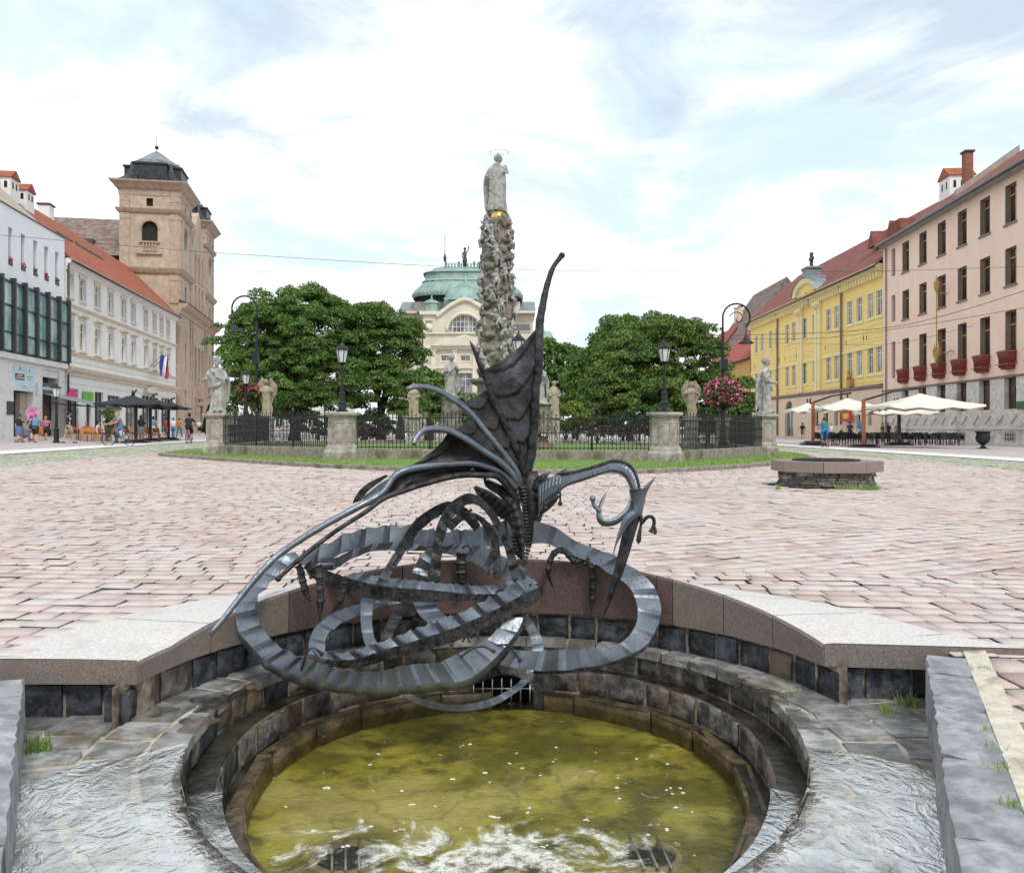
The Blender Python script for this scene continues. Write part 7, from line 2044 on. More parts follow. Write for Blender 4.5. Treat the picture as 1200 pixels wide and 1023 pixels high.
gr = MB(); gr.grid([[(ugc+(hw*0.93+0.32)*math.cos(PI*k/14), y, zy+0.2+1.94*math.sin(PI*k/14)) for y in (-1.1,1.0)] for k in range(15)], False); gr.build('gable_roof', M_lead, rye)
cp = MB(); cp.bbox(ugc-1.6,ugc+1.6,-0.9,1.5,zy+1.7,zy+2.3,0.1); cp.bbox(ugc-0.9,ugc+0.9,-0.7,1.1,zy+2.3,zy+3.3,0.1); cp.bbox(ugc-1.05,ugc+1.05,-0.8,1.2,zy+3.3,zy+3.6,0.05); cp.build('gable_pedestal', M_lead, rye)
cr = MB(); cr.bbox(ugc-0.18,ugc+0.18,0.0,0.35,zy+3.6,zy+5.5,0.04); cr.bbox(ugc-0.6,ugc+0.6,0.02,0.33,zy+4.5,zy+4.85,0.04); cr.build('cross', M_gutter, rye)
ps = MB()
for u in (ug0+0.2, ug0+1.2, ug1-1.2, ug1-0.2): ps.box(u-0.4,u+0.4,-0.3,0,zgf+0.3,zy-1.1); ps.box(u-0.5,u+0.5,-0.4,0,zy-2.1,zy-1.15); ps.lathe([(0.35,0),(0.6,0.3),(0.3,0.7)], 6, (u,-0.35,zy-2.0), smooth=False)
ps.build('pilasters', M_yel2, rye)
orn = MB(); orn.tube([(ugc-1.0,-0.55,zy-1.6),(ugc-0.8,-0.6,zy-0.9),(ugc,-0.6,zy+0.2),(ugc+0.8,-0.6,zy-0.9),(ugc+1.0,-0.55,zy-1.6)], 0.13, 6); orn.sphere((ugc,-0.55,zy+0.3), 0.24, 8, 6); orn.sphere((ugc,-0.55,zy-0.9), 0.36, 8, 6, sy=0.5); orn.build('crest', M_peach, rye)
ub = YE.u(999); og = MB(); og.bbox(ub-0.5,ub+0.5,-0.5,0,zgf+0.3,zgf+1.15,0.06); og.tube([(ub,-0.4,zgf+1.15),(ub,-0.4,zgf+1.8)], [0.3,0.17], 8); og.sphere((ub,-0.4,zgf+2.0), 0.19, 8, 6); og.build('door_crest', MATS['ochre_gilding'], rye)
for px in (912.5, 987.5): u = YE.u(px); d_ = MB(); d_.tube([(u,-0.7,zy+0.2),(u,-0.2,zy-1.3),(u,-0.2,0.2)], 0.13, 8); d_.build('downpipe', M_reveal, rye)
# red sign with yellow oval under the parasols
us_ = YE.u(997.5); t = thing('shop_sign', 'red shop sign with a yellow oval behind the cream parasols', 'sign', (37.8-0.6, 135-us_, -0.2+YE.z(997,494)), YE.rz)
m = MB(); m.bbox(-1.3,1.3,0,0.1,0,YE.z(997,483)-YE.z(997,494)+0.2,0.02); m.build('sign_board', mat('red_sign', (0.55,0.012,0.012), (0.62,0.02,0.018), 0.5, ns=3), t)
m = MB(); m.prism_y([(0.85*math.cos(2*PI*k/20), 0.62+0.32*math.sin(2*PI*k/20)) for k in range(20)], -0.02, 0.01); m.build('yellow_oval', mat('yellow_sign', (0.75,0.48,0.02), (0.8,0.52,0.03), 0.5, ns=3), t)

# ochre house with red roof, and the big grey roof behind, past the yellow building
OC = Fac(37.6, 165.0, 0, -1, -0.2); roc = OC.root('ochre_house', 'small ochre house with bright red roof beyond the yellow building', 'house')
zo = 12.2
hs = [(u,u+1.4,z,z+2.4) for u in (2,6,10,14,18,22,26) for z in (1.4,6.6)]
mb = MB(); wall_holes(mb, 0, 30, 0, zo, hs, 0.2); mb.build('wall', M_ochre, roc)
for h in hs: window(roc, *h, 0.15, 'X', M_frame_w, M_pane, 'plain', M_yel2)
body(roc, 0, 29.9, 12, 0, zo, M_ochre)
m = MB(); m.add([(0,0,0),(0,12,0),(0,12,zo),(0,0,zo)], [(0,3,2,1)]); 
gable_roof(roc, 0, 29.8, zo+0.3, 7.0, 8.0, M_tiler, 0.4)
GR = thing('grey_roofed_house', 'tall house with steep grey and red tiled roof rising behind the ochre house', 'house', (44.5, 190, -0.2), -PI/2)
m = MB(); m.box(0,22,0,14,0,17); m.build('wall', M_peach, GR)
m = MB(); m.prism_x([(-1,16.6),(9.5,31.0),(20,16.6)], -0.5, 22.5); r_ = m.build('roof', M_tileo, GR)
for u in (2,5): chimney(r_, u, 5.0, 22, 5.5, 0.9, 0.9, M_peach)
m = MB(); m.prism_x([(-1.1,16.7),(3.2,22.6),(3.0,22.75),(-1.3,16.9)], -6, 10); m.build('lower_roof', M_tiler, GR)
# ---------------------------------------------------------------- theatre at the far end
TH = thing('state_theatre', 'cream theatre with green copper domes and crowning statue at the end of the square', 'theatre', ((545-600)/1000*170, 170, 0))
tx = lambda px: (px-545)*0.17
tz = lambda py: 1+(502-py)*0.17
def sq_loft(mb, prof, cx, cy, kx=1.0, ky=1.0, e=0.45, n=40):
    rows = []
    for r, z in prof:
        row = []
        for k in range(n):
            a = 2*PI*k/n; c, s = math.cos(a), math.sin(a)
            row.append((cx+r*kx*math.copysign(abs(c)**e, c), cy+r*ky*math.copysign(abs(s)**e, s), z))
        rows.append(row)
    mb.grid(rows, True, True); o = len(mb.v)-n; mb.f.append(tuple(o+k for k in range(n))); return mb
def tbox(px0, px1, py0, py1, y0, y1, name, mt):
    k = 1+max(0, y0)/170; m = MB(); m.box(tx(px0)*k, tx(px1)*k, y0, y1, tz(py1) if py1 > 500 else 1+(tz(py1)-1)*k, 1+(tz(py0)-1)*k); return m.build(name, mt, TH)
tbox(468, 622, 366, 502, 9, 34, 'side_wings', M_theat)
tbox(483, 607, 353.5, 366, 8, 32, 'drum', M_theat)
# front block with arched gable
hl_ = [(tx(525.5),tx(563),tz(389),tz(369))]
nich = [(tx(517),tx(529),tz(423),tz(416.5)),(tx(540),tx(551),tz(423),tz(416.5)),(tx(562),tx(574),tz(423),tz(416.5)),(tx(538),tx(553),tz(460),tz(437)),(tx(512),tx(526),tz(460),tz(437)),(tx(564),tx(578),tz(460),tz(437))]
m = MB(); wall_holes(m, tx(496), tx(594), 0, tz(369), hl_+nich, 0.8); m.add([(tx(496),0,0),(tx(496),9,0),(tx(496),9,tz(369)),(tx(496),0,tz(369))], [(0,3,2,1)]); m.add([(tx(594),0,0),(tx(594),9,0),(tx(594),9,tz(369)),(tx(594),0,tz(369))], [(0,1,2,3)]); m.build('front_wall', M_theat, TH)
g = MB(); gp = [(tx(515),tz(369)),(tx(575),tz(369)),(tx(571),tz(364)),(tx(562),tz(358)),(tx(552),tz(353)),(tx(545),tz(351)),(tx(538),tz(353)),(tx(528),tz(358)),(tx(519),tz(364))]
g.prism_y(gp, 0, 6); g.build('gable', M_theat, TH)
g = MB(); pts = [(512,371),(519,365),(528,358.5),(538,353),(545,351),(552,353),(562,358.5),(571,365),(578,371)]
g.tube([(tx(a),-0.3,tz(b)) for a, b in pts], 0.42, 6, False)
arc_ = [(tx(544.3)+tx(545+21)*math.cos(PI*k/14), -0.15, tz(389)+3.7*math.sin(PI*k/14)) for k in range(15)]
g.tube(arc_, 0.35, 6); g.box(tx(494),tx(596),-0.5,0,tz(391.5),tz(389.5)); g.build('gable_moulding', M_theat2, TH)
m = MB(); c_ = tx(544.3); m.prism_y([(c_+3.2*math.cos(PI*k/16), tz(389)+3.35*math.sin(PI*k/16)) for k in range(17)], 0.5, 0.6); lu = m.build('lunette_window', M_pane, TH)
m = MB()
for k in range(1,8): x = c_-3.2+0.8*k; hgt = 3.35*math.sqrt(max(0,1-((x-c_)/3.2)**2)); m.box(x-0.05,x+0.05,0.42,0.5,tz(389),tz(389)+hgt)
for k in (1,2): z = tz(389)+1.05*k; hw_ = 3.2*math.sqrt(1-(1.05*k/3.35)**2); m.box(c_-hw_,c_+hw_,0.43,0.49,z-0.05,z+0.05)
m.build('glazing_bars', M_frame_w, lu)
m = MB()                                      # infill that turns the square opening into an arch
for s in (-1,1):
    pts = [(c_+s*3.2,tz(369))]+[(c_+s*3.2*math.cos(PI/2*k/8), tz(389)+3.35*math.sin(PI/2*k/8)) for k in range(9)]
    m.prism_y(pts if s > 0 else pts[::-1], 0.02, 0.5)
m.build('arch_spandrel', M_theat, TH)
for h in nich: window(TH, *h, 0.6, 'X', M_frame_w, M_pane, 'plain', M_theat2)
m = MB(); m.prism_y([(tx(505),tz(406)),(tx(585),tz(406)),(tx(545),tz(392.5))], -1.2, 0); m.build('lower_pediment', M_theat2, TH)
m = MB(); m.prism_y([(tx(515),tz(404.5)),(tx(575),tz(404.5)),(tx(545),tz(395))], -1.25, -1.1); m.build('pediment_relief', M_theat, TH)
m = MB()
for px in (500,508,533,556.5,581,590): m.box(tx(px)-0.45,tx(px)+0.45,-0.35,0,tz(460),tz(406)); m.box(tx(px)-0.6,tx(px)+0.6,-0.5,0,tz(412),tz(409.5))
m.box(tx(493),tx(597),-0.7,0,tz(409.4),tz(406.2)); m.box(tx(493),tx(597),-0.4,0,tz(432),tz(429.5)); m.build('order', M_theat2, TH)
m = MB(); 
for px in (503,587): m.sphere((tx(px),-0.3,tz(384)), 0.75, 10, 8, sz=1.1); m.box(tx(px)-0.7,tx(px)+0.7,-0.5,0,tz(376),tz(374.5))
m.build('relief_ornaments', M_theat2, TH)
tbox(492, 518, 365, 369, -0.6, 8, 'attic_cornice', M_theat2); tbox(574, 598, 365, 369, -0.6, 8, 'attic_cornice', M_theat2)
for a, b in ((466,485),(604,624)):
    m = MB(); m.prism_x([(7.3,1+(tz(364)-1)*1.045),(14,1+(tz(353.5)-1)*1.08),(30,1+(tz(353.5)-1)*1.08),(34.5,1+(tz(364)-1)*1.045)], tx(a)*1.06, tx(b)*1.06); m.build('wing_roof', M_lead, TH)
    tbox(a-1, b+1, 364, 367, 7.3, 34.5, 'wing_cornice', M_theat2)
for a, b in ((477,494),(598,622)):
    m = MB(); m.prism_x([(2,tz(388)),(8.9,tz(374)),(8.9,tz(388))], tx(a), tx(b)); m.build('slate_lean_to', M_slatep, TH)
    tbox(a, b, 388, 502, 2.2, 9, 'low_wing', M_theat)
prof = [(10.6,tz(353.5)),(10.9,tz(350.5)),(10.5,tz(346)),(9.6,tz(341)),(8.9,tz(337)),(8.75,tz(335.5)),(8.75,tz(334)),(8.3,tz(331)),(8.4,tz(326)),(8.5,tz(325)),(7.6,tz(322)),(7.0,tz(320.5)),(6.9,tz(319))]
prof = [(a*1.076, 1+(z-1)*1.076) for a, z in prof]; m = sq_loft(MB(), prof, 0, 13, 1.0, 0.82, 0.5); md = m.build('main_dome', M_copper, TH)
m = MB()
for k in range(28):
    a = 2*PI*k/28; c, s = math.cos(a), math.sin(a)
    f_ = lambda r: (r*math.copysign(abs(c)**0.5,c), 13+0.82*r*math.copysign(abs(s)**0.5,s))
    m.tube([(*f_(r_+0.03), z) for r_, z in prof[:6]], 0.10, 4, False)
m.build('dome_ribs', mat('pale_copper_rib', (0.30,0.41,0.37), (0.38,0.48,0.44), 0.6, ns=1), md)
m = MB(); tq = lambda y: 1+(tz(y)-1)*1.076; sq_loft(m, [(9.63,tq(335.6)),(9.73,tq(334.6)),(9.36,tq(333.6))], 0, 13, 1, 0.82, 0.5); sq_loft(m, [(9.36,tq(325.6)),(9.47,tq(324.6)),(9.0,tq(324))], 0, 13, 1, 0.82, 0.5); m.build('dome_bands', MATS['pale_copper_rib'], md)
m = MB()
for x0, x1 in ((tx(517),tx(573)),):
    for y in (10.5, 15.5):
        m.box(x0,x1,y-0.06,y+0.06,tq(311.6),tq(311.0)); m.box(x0,x1,y-0.06,y+0.06,tq(318.6),tq(317.8))
        for k in range(15):
            x = x0+(x1-x0)*k/14
            m.box(x-0.07,x+0.07,y-0.06,y+0.06,tq(318),tq(311.4))
            if k < 14:
                xm = x+(x1-x0)/28; m.tube([(xm+0.26*math.cos(2*PI*q/10), y, tq(314.7)+0.42*math.sin(2*PI*q/10)) for q in range(11)], 0.06, 4, False)
for px in (517.6,534,553,572): m.box(tx(px)-0.2,tx(px)+0.2,10.3,10.7,tq(319),tq(309))
m.build('roof_railing', mat('verdigris_railing', (0.07,0.20,0.18), (0.12,0.28,0.25), 0.6, ns=2), md)
tf = lambda y: 1+(tz(y)-1)*1.03; prof = [(3.8,tf(353)),(3.65,tf(348)),(3.1,tf(342.5)),(2.3,tf(338.5)),(1.25,tf(336)),(0.4,tf(335))]
m = sq_loft(MB(), [(4.05,tf(367)),(3.9,tf(353.6))]+prof, tx(542.5), 5.0, 1.05, 1.0, 0.6); fd = m.build('front_dome', M_copper, TH)
m = MB(); m.lathe([(0.28,tz(335)),(0.5,tz(332.5)),(0.25,tz(330)),(0.3,tz(327)),(0.06,tz(324)),(0.03,tz(320))], 8, (tx(544),5.0,0.8)); m.box(tx(519.5),tx(565.5),0.9,1.4,tf(354.3),tf(352.8)); m.build('dome_finial', MATS['pale_copper_rib'], fd)
for px in (504.5, 585):
    m = MB(); m.lathe([(1.55,tz(366)),(1.5,tz(355)),(1.75,tz(354)),(1.2,tz(350.5)),(0.3,tz(349)),(0.12,tz(344))], 8, (tx(px),2.5,0), smooth=False); m.build('cupola', M_copper, TH)
m = MB(); m.lathe([(3.9,tz(404)),(3.3,tz(392)),(2.2,tz(380)),(0.3,tz(378.5)),(0.12,tz(371))], 4, (tx(640),14,0), phase=PI/4, smooth=False); m.build('corner_roof', M_copper, TH)
tbox(625, 656, 404, 502, 11, 22, 'corner_block', M_theat)
tbox(623.5, 657, 402.5, 405, 10.8, 22.3, 'corner_cornice', M_theat2)
m = MB(); m.tube([(tx(516.5),10.5,tq(318)),(tx(516.5),10.5,tq(278))], 0.06, 5); m.lathe([(0.25,tq(309)),(0.35,tq(305)),(0.1,tq(300)),(0.08,tq(296))], 8, (tx(516.5),10.5,0)); m.build('mast', M_gutter, TH)
m = MB(); b_ = (tx(541.5), 10.0)
m.lathe([(0.45,tq(318)),(0.38,tq(311)),(0.5,tq(310.5)),(0.55,tq(309)),(0.36,tq(305)),(0.42,tq(300)),(0.2,tq(297.5)),(0.16,tq(296.8))], 10, (*b_,0)); m.sphere((*b_,tq(295)), 0.32, 8, 6)
m.tube([(b_[0]+0.3,10,tq(299)),(b_[0]+0.75,10,tq(297)),(b_[0]+0.8,10,tq(292))], 0.11, 6); m.tube([(b_[0]-0.3,10,tq(299)),(b_[0]-0.6,9.8,tq(302)),(b_[0]-0.5,9.8,tq(306))], 0.11, 6)
m.build('crowning_figure', M_gutter, TH)
# ================================================================ TREES AND PLANTS
def leaf_mat(name, c1, c2, c3):
    m, nt, b = new_mat(name)
    g = nt.nodes.new('ShaderNodeNewGeometry'); vec = ncoord(nt)
    col = nmix(nt, g.outputs['Random Per Island'], c1, c2)
    col = nmix(nt, nmap(nt, nnoise(nt, vec, 0.5, 3), 0.45, 0.62, 0, 0.85), col, c3)
    nt.links.new(col, b.inputs['Base Color']); b.inputs['Roughness'].default_value = 0.48
    b.inputs['Specular IOR Level'].default_value = 0.5
    tl = nt.nodes.new('ShaderNodeBsdfTranslucent'); nt.links.new(nmix(nt, 0.5, col, (0.16,0.22,0.02)), tl.inputs['Color'])
    mx = nt.nodes.new('ShaderNodeMixShader'); mx.inputs[0].default_value = 0.25
    nt.links.new(b.outputs[0], mx.inputs[1]); nt.links.new(tl.outputs[0], mx.inputs[2]); nt.links.new(mx.outputs[0], nt.nodes['Material Output'].inputs['Surface'])
    return m
M_lf1 = leaf_mat('ash_leaf', (0.061,0.134,0.027), (0.165,0.275,0.061), (0.140,0.232,0.046))
M_lf2 = leaf_mat('dark_glossy_leaf', (0.039,0.100,0.023), (0.128,0.220,0.049), (0.177,0.250,0.046))
M_lf3 = leaf_mat('light_leaf', (0.067,0.146,0.027), (0.146,0.244,0.055), (0.110,0.195,0.037))
M_lf4 = leaf_mat('yellow_green_leaf', (0.13,0.20,0.02), (0.26,0.33,0.05), (0.18,0.25,0.03))
M_lf5 = leaf_mat('dark_conifer_leaf', (0.010,0.035,0.012), (0.028,0.065,0.02), (0.018,0.05,0.015))
M_bark = mat('dark_bark', (0.035,0.028,0.022), (0.09,0.075,0.06), 0.9, ns=6, stretch=(1,1,0.2), bump=0.6, bs=12)
def leaves(rg, lobes, n, size, cl_r, n_cl, droop=0.35):
    """leaf quads gathered into clumps spread over the shells of the lobes"""
    lobes = np.array(lobes, float); vol = (lobes[:,3]*lobes[:,4]*lobes[:,5])**0.667
    k = rg.choice(len(lobes), n_cl, p=vol/vol.sum())
    d = rg.normal(size=(n_cl,3)); d[:,2] = d[:,2]*0.9+0.12; d /= np.linalg.norm(d,axis=1,keepdims=True)
    rad = rg.uniform(0.45, 1.0, (n_cl,1))**0.45
    C = lobes[k,:3] + d*lobes[k,3:6]*rad
    keep = np.ones(n_cl, bool)
    r = cl_r*rg.uniform(0.55, 1.35, n_cl)
    w = r**2; ci = rg.choice(n_cl, n, p=w/w.sum())
    e = rg.normal(size=(n,3)); e /= np.linalg.norm(e,axis=1,keepdims=True); e[:,2] = np.abs(e[:,2])*0.9 - 0.25
    Pp = C[ci] + e*r[ci][:,None]*rg.uniform(0.15,1.0,(n,1))**0.5*np.array([[1.08,1.08,0.95]])
    nrm = e*0.6 + rg.normal(0,0.65,(n,3)) + np.array([[0,0,0.3]]); nrm /= np.linalg.norm(nrm,axis=1,keepdims=True)
    a = np.cross(nrm, rg.normal(size=(n,3))); a /= np.linalg.norm(a,axis=1,keepdims=True); b = np.cross(nrm, a)
    s = size*rg.uniform(0.6,1.35,(n,1))
    V = np.stack([Pp-a*s, Pp-b*s*0.5, Pp+a*s-np.array([[0,0,1]])*s*droop, Pp+b*s*0.5],1).reshape(-1,3)
    return V
def tree(name, lab, X, Y, zb, trunk_h, trunk_r, lobes, n, size, cl_r, n_cl, mt, seed, group='leafy trees round the column', limbs=7, cat='tree', core=True):
    rg = np.random.RandomState(seed); rr = random.Random(seed)
    root = thing(name, lab, cat, (X, Y, zb), 0, group)
    t = MB()
    t.tube([(0,0,-0.2),(0.05,0,trunk_h*0.35),(0.02,0.05,trunk_h*0.8),(0.1,0,trunk_h*1.25)], [trunk_r*1.35,trunk_r,trunk_r*0.85,trunk_r*0.6], 10)
    for k in range(limbs):
        l = lobes[k % len(lobes)]
        e = Vector((l[0]+rr.uniform(-0.4,0.4)*l[3], l[1]+rr.uniform(-0.4,0.4)*l[4], l[2]+rr.uniform(-0.2,0.6)*l[5])); s_ = Vector((0,0,trunk_h*rr.uniform(0.55,1.1)))
        m1 = s_.lerp(e,0.35)+Vector((rr.uniform(-0.4,0.4),rr.uniform(-0.4,0.4),0.5)); m2 = s_.lerp(e,0.7)+Vector((rr.uniform(-0.5,0.5),rr.uniform(-0.5,0.5),0.4))
        t.tube([s_,m1,m2,e], [trunk_r*0.5,trunk_r*0.34,trunk_r*0.2,trunk_r*0.06], 7)
        for q in range(2):
            f = m1.lerp(e, rr.uniform(0.1,0.7)); g = f+Vector((rr.uniform(-1,1)*l[3]*0.6, rr.uniform(-1,1)*l[4]*0.6, rr.uniform(0.1,0.9)*l[5]*0.6))
            t.tube([f, f.lerp(g,0.5)+Vector((0,0,0.15)), g], [trunk_r*0.17,trunk_r*0.10,trunk_r*0.03], 5)
    t.build('trunk', M_bark, root)
    V = leaves(rg, lobes, n, size, cl_r, n_cl)
    np_mesh('crown', V, np.arange(len(V)).reshape(-1,4), mt, root)
    return root
def px_lobes(X, Y, zb, L):
    """lobes given as (px, py, half width px, half height px, depth offset m)"""
    out = []
    for px, py, rw, rh, dy in L:
        y = Y+dy; out.append(((px-600)/1000*y-X, dy, 1+(502-py)/1000*y-zb, rw/1000*y, rw/1000*y*0.85, rh/1000*y))
    return out
def ptree(name, lab, pxb, Y, L, n, size, cl_r, n_cl, mt, seed, th=2.2, tr=0.3, zb=0.2, **kw):
    X = (pxb-600)/1000*Y
    return tree(name, lab, X, Y, zb, th, tr, px_lobes(X, Y, zb, L), n, size, cl_r, n_cl, mt, seed, **kw)
ptree('ash_tree', 'large leafy green tree left of the column, behind the left lamp and fence', 345, 56,
      [(345,398,58,62,0),(300,410,42,48,1),(385,388,40,50,1.5),(352,362,42,30,0),(275,432,28,34,-0.5),(330,452,46,34,-2.0),(388,442,36,42,-1.5),(262,395,16,20,0),(350,470,52,26,0),(320,375,40,36,0.5),(325,428,40,34,1.0),(365,430,36,32,1.0),(300,455,30,26,0.5)], 125000, 0.095, 0.60, 640, M_lf1, 41, th=2.4, tr=0.34)
ptree('ash_tree', 'rounded green tree joining the large tree on its right, left of the theatre', 446, 60,
      [(448,405,40,48,0),(430,385,34,30,0),(470,420,28,42,0.5),(440,455,42,38,-1),(484,395,14,20,0),(415,430,26,50,0),(475,462,22,30,-1)], 75000, 0.10, 0.62, 380, M_lf1, 42, th=2.4, tr=0.3)
ptree('young_tree', 'small lighter tree between the big left trees and the theatre front', 507, 72, [(507,462,17,28,0),(498,446,10,14,0),(516,478,12,18,0)], 5000, 0.19, 0.7, 60, M_lf1, 43, th=2.0, tr=0.12)
ptree('magnolia_tree', 'broad dense dark green tree right of the column, behind the right lamp', 775, 54,
      [(790,432,58,50,0),(745,440,52,46,-0.5),(825,425,26,44,0.5),(715,462,36,38,-1),(780,398,46,26,0),(700,478,28,26,-1),(812,470,36,34,-1.5),(760,470,56,32,-2),(838,398,10,18,0),(740,415,40,28,0)], 110000, 0.095, 0.58, 680, M_lf2, 44, th=1.4, tr=0.36)
ptree('linden_tree', 'lighter green tree rising behind the dense dark tree on the right', 738, 66,
      [(738,402,40,32,0),(715,425,34,36,0),(765,392,32,22,0),(690,440,22,30,0)], 30000, 0.14, 0.75, 190, M_lf3, 45, th=3.5, tr=0.25)
ptree('birch_tree', 'pale green tree just right of the dragon wing tip in front of the theatre corner', 645, 78,
      [(642,432,22,34,0),(665,428,14,22,0),(630,455,22,30,0),(665,462,18,30,0)], 11000, 0.20, 0.75, 110, M_lf3, 46, th=3.0, tr=0.16)
ptree('birch_tree', 'thin green tree by the right corner of the theatre, left of the dark tree', 672, 84, [(676,440,14,28,0),(684,462,14,26,0),(662,470,14,20,0)], 6500, 0.20, 0.7, 80, M_lf1, 47, th=3.0, tr=0.14)
ptree('far_tree', 'dark tree far behind the fence below the theatre on its left', 545, 95, [(545,482,26,18,0),(520,486,20,14,0),(575,480,22,18,0)], 7000, 0.24, 0.9, 90, M_lf1, 48, th=2.0, tr=0.2)
ptree('far_tree', 'tree far behind the dark tree, closing the right end of the square', 865, 96, [(868,462,12,20,0),(875,478,12,18,0),(858,482,16,18,0)], 7500, 0.24, 0.9, 90, M_lf2, 49, th=2.5, tr=0.2)
ptree('far_tree', 'row tree far beyond the large left tree, next to the pale house', 300, 92, [(300,455,26,26,0),(270,470,16,16,0),(330,470,26,22,0)], 8000, 0.24, 0.9, 90, M_lf1, 50, th=2.5, tr=0.2)
# shrubs
def bush(name, lab, px, py, Y, rw, rh, n, size, mt, seed, group=None, cl=40, clr=0.22):
    b = P(px, py, Y); zb = 0.2; X = b.x
    root = thing(name, lab, 'shrub', (X, Y, zb), 0, group)
    rg = np.random.RandomState(seed); L = [(0,0,b.z-zb,rw/1000*Y,rw/1000*Y,rh/1000*Y),(rw/1000*Y*0.5,0.2,b.z-zb-rh/2000*Y,rw/1400*Y,rw/1400*Y,rh/1300*Y)]
    V = leaves(rg, L, n, size, clr, cl); np_mesh('foliage', V, np.arange(len(V)).reshape(-1,4), mt, root)
    t = MB(); t.tube([(0,0,-0.1),(0.05,0,(b.z-zb)*0.9)], [0.07,0.03], 6)
    for k in range(4): t.tube([(0,0,0.1),(0.3*math.cos(k*1.6),0.3*math.sin(k*1.6),(b.z-zb)*0.9)], [0.04,0.015], 5)
    t.build('stem', M_bark, root)
bush('yellow_green_shrub', 'bright yellow green shrub under the dark tree, right of the tan statue', 676, 484, 47, 18, 16, 3500, 0.10, M_lf4, 61)
bush('yellow_green_shrub', 'small bright shrub at the foot of the pale tree beside the tan statue', 663, 497, 48, 10, 8, 1400, 0.10, M_lf4, 62)
bush('round_shrub', 'dark leafy shrub low behind the fence left of the left lamp pier', 372, 496, 50, 34, 12, 3500, 0.12, M_lf5, 63)
bush('round_shrub', 'dark leafy shrub low behind the fence right of the left lamp pier', 430, 497, 52, 34, 11, 3500, 0.12, M_lf5, 64)
bush('round_shrub', 'wide dark shrub low behind the fence left of the right lamp pier', 730, 497, 47, 40, 11, 4200, 0.12, M_lf5, 65)
bush('round_shrub', 'dark shrub behind the fence between the winged statue and flower basket', 830, 492, 46, 24, 16, 3200, 0.12, M_lf5, 66)
M_plum = leaf_mat('plum_leaf', (0.05,0.018,0.022), (0.11,0.035,0.045), (0.07,0.03,0.03))
for k, (px, rw) in enumerate(((425,22),(700,30),(765,26))):
    bush('red_leaved_hedge', ('low dark red plant bed right of the left pier','low dark red plant bed left of the right pier','low dark red plant bed behind the right pier')[k], px, 505, 43, rw, 6, 1800, 0.08, M_plum, 70+k, 'red leaved beds behind the fence', 40, 0.16)
def palm(lab, px, py, Y, ln, seed):
    b = P(px, py, Y); zb = 0.25; rr = random.Random(seed); h = max(0.3, b.z-zb-ln*0.35)
    root = thing('palm_plant', lab, 'palm', (b.x, Y, zb), 0, 'palm plants beside the tan statue')
    t = MB(); t.lathe([(0.22,0),(0.26,0.3),(0.14,h),(0.05,h+0.1)], 9); t.build('trunk', M_bark, root)
    f = MB()
    for k in range(17):
        a = k*2.4+rr.uniform(-0.2,0.2); el = rr.uniform(0.5,1.25); L = ln*rr.uniform(0.8,1.1); pts = []
        for i in range(9):
            s = i/8; r = L*s*math.cos(el)*(1+0.25*s); z = h+L*(math.sin(el)*s-0.62*s*s)
            pts.append(Vector((r*math.cos(a), r*math.sin(a), z)))
        sd = Vector((-math.sin(a), math.cos(a), 0))
        for i in range(1, 9):
            p = pts[i]; dr = (pts[i]-pts[i-1]).normalized(); w = L*0.20*math.sin(PI*(0.15+0.8*i/9))
            for s in (-1, 1):
                for q in (0.0, 0.5):
                    o = p-dr*L/8*q; tip = o+sd*s*w+dr*w*0.6-Vector((0,0,w*0.35)); f.add([o, o+dr*L*0.035, tip], [(0,1,2)])
    f.build('fronds', M_lf4, root)
palm('yellow green palm plant left of the tan statue behind the fence', 469, 480, 43.5, 1.2, 1)
palm('yellow green palm plant right of the tan statue behind the fence', 503, 484, 43.8, 1.15, 2)
# clipped cone by the church door
b = G(245, 510.0); cone = thing('cone_cypress', 'dark green clipped cone tree standing by the church front', 'tree', (b.x*0.985, b.y*0.985, b.z))
rg = np.random.RandomState(5); n = 6500; h_ = rg.uniform(0,1,n); Hc = 3.3; a_ = rg.uniform(0,2*PI,n); r_ = (1-h_)**0.8*0.95*rg.uniform(0.7,1.05,n)*np.minimum(1,h_*8+0.4)
Pp = np.stack([r_*np.cos(a_), r_*np.sin(a_), 0.25+h_*Hc],1); u_ = rg.normal(size=(n,3)); u_ /= np.linalg.norm(u_,axis=1,keepdims=True); v_ = np.cross(u_, rg.normal(size=(n,3))); v_ /= np.linalg.norm(v_,axis=1,keepdims=True); s_ = 0.09
V = np.stack([Pp-u_*s_,Pp-v_*s_*0.6,Pp+u_*s_,Pp+v_*s_*0.6],1).reshape(-1,3); np_mesh('crown', V, np.arange(len(V)).reshape(-1,4), M_lf5, cone)
t = MB(); t.tube([(0,0,0),(0,0,2.5)], [0.1,0.03], 7); t.build('trunk', M_bark, cone); t = MB(); t.lathe([(0.42,0),(0.5,0.42),(0.45,0.42),(0.4,0.36)], 12); t.build('planter', M_gutter, cone)
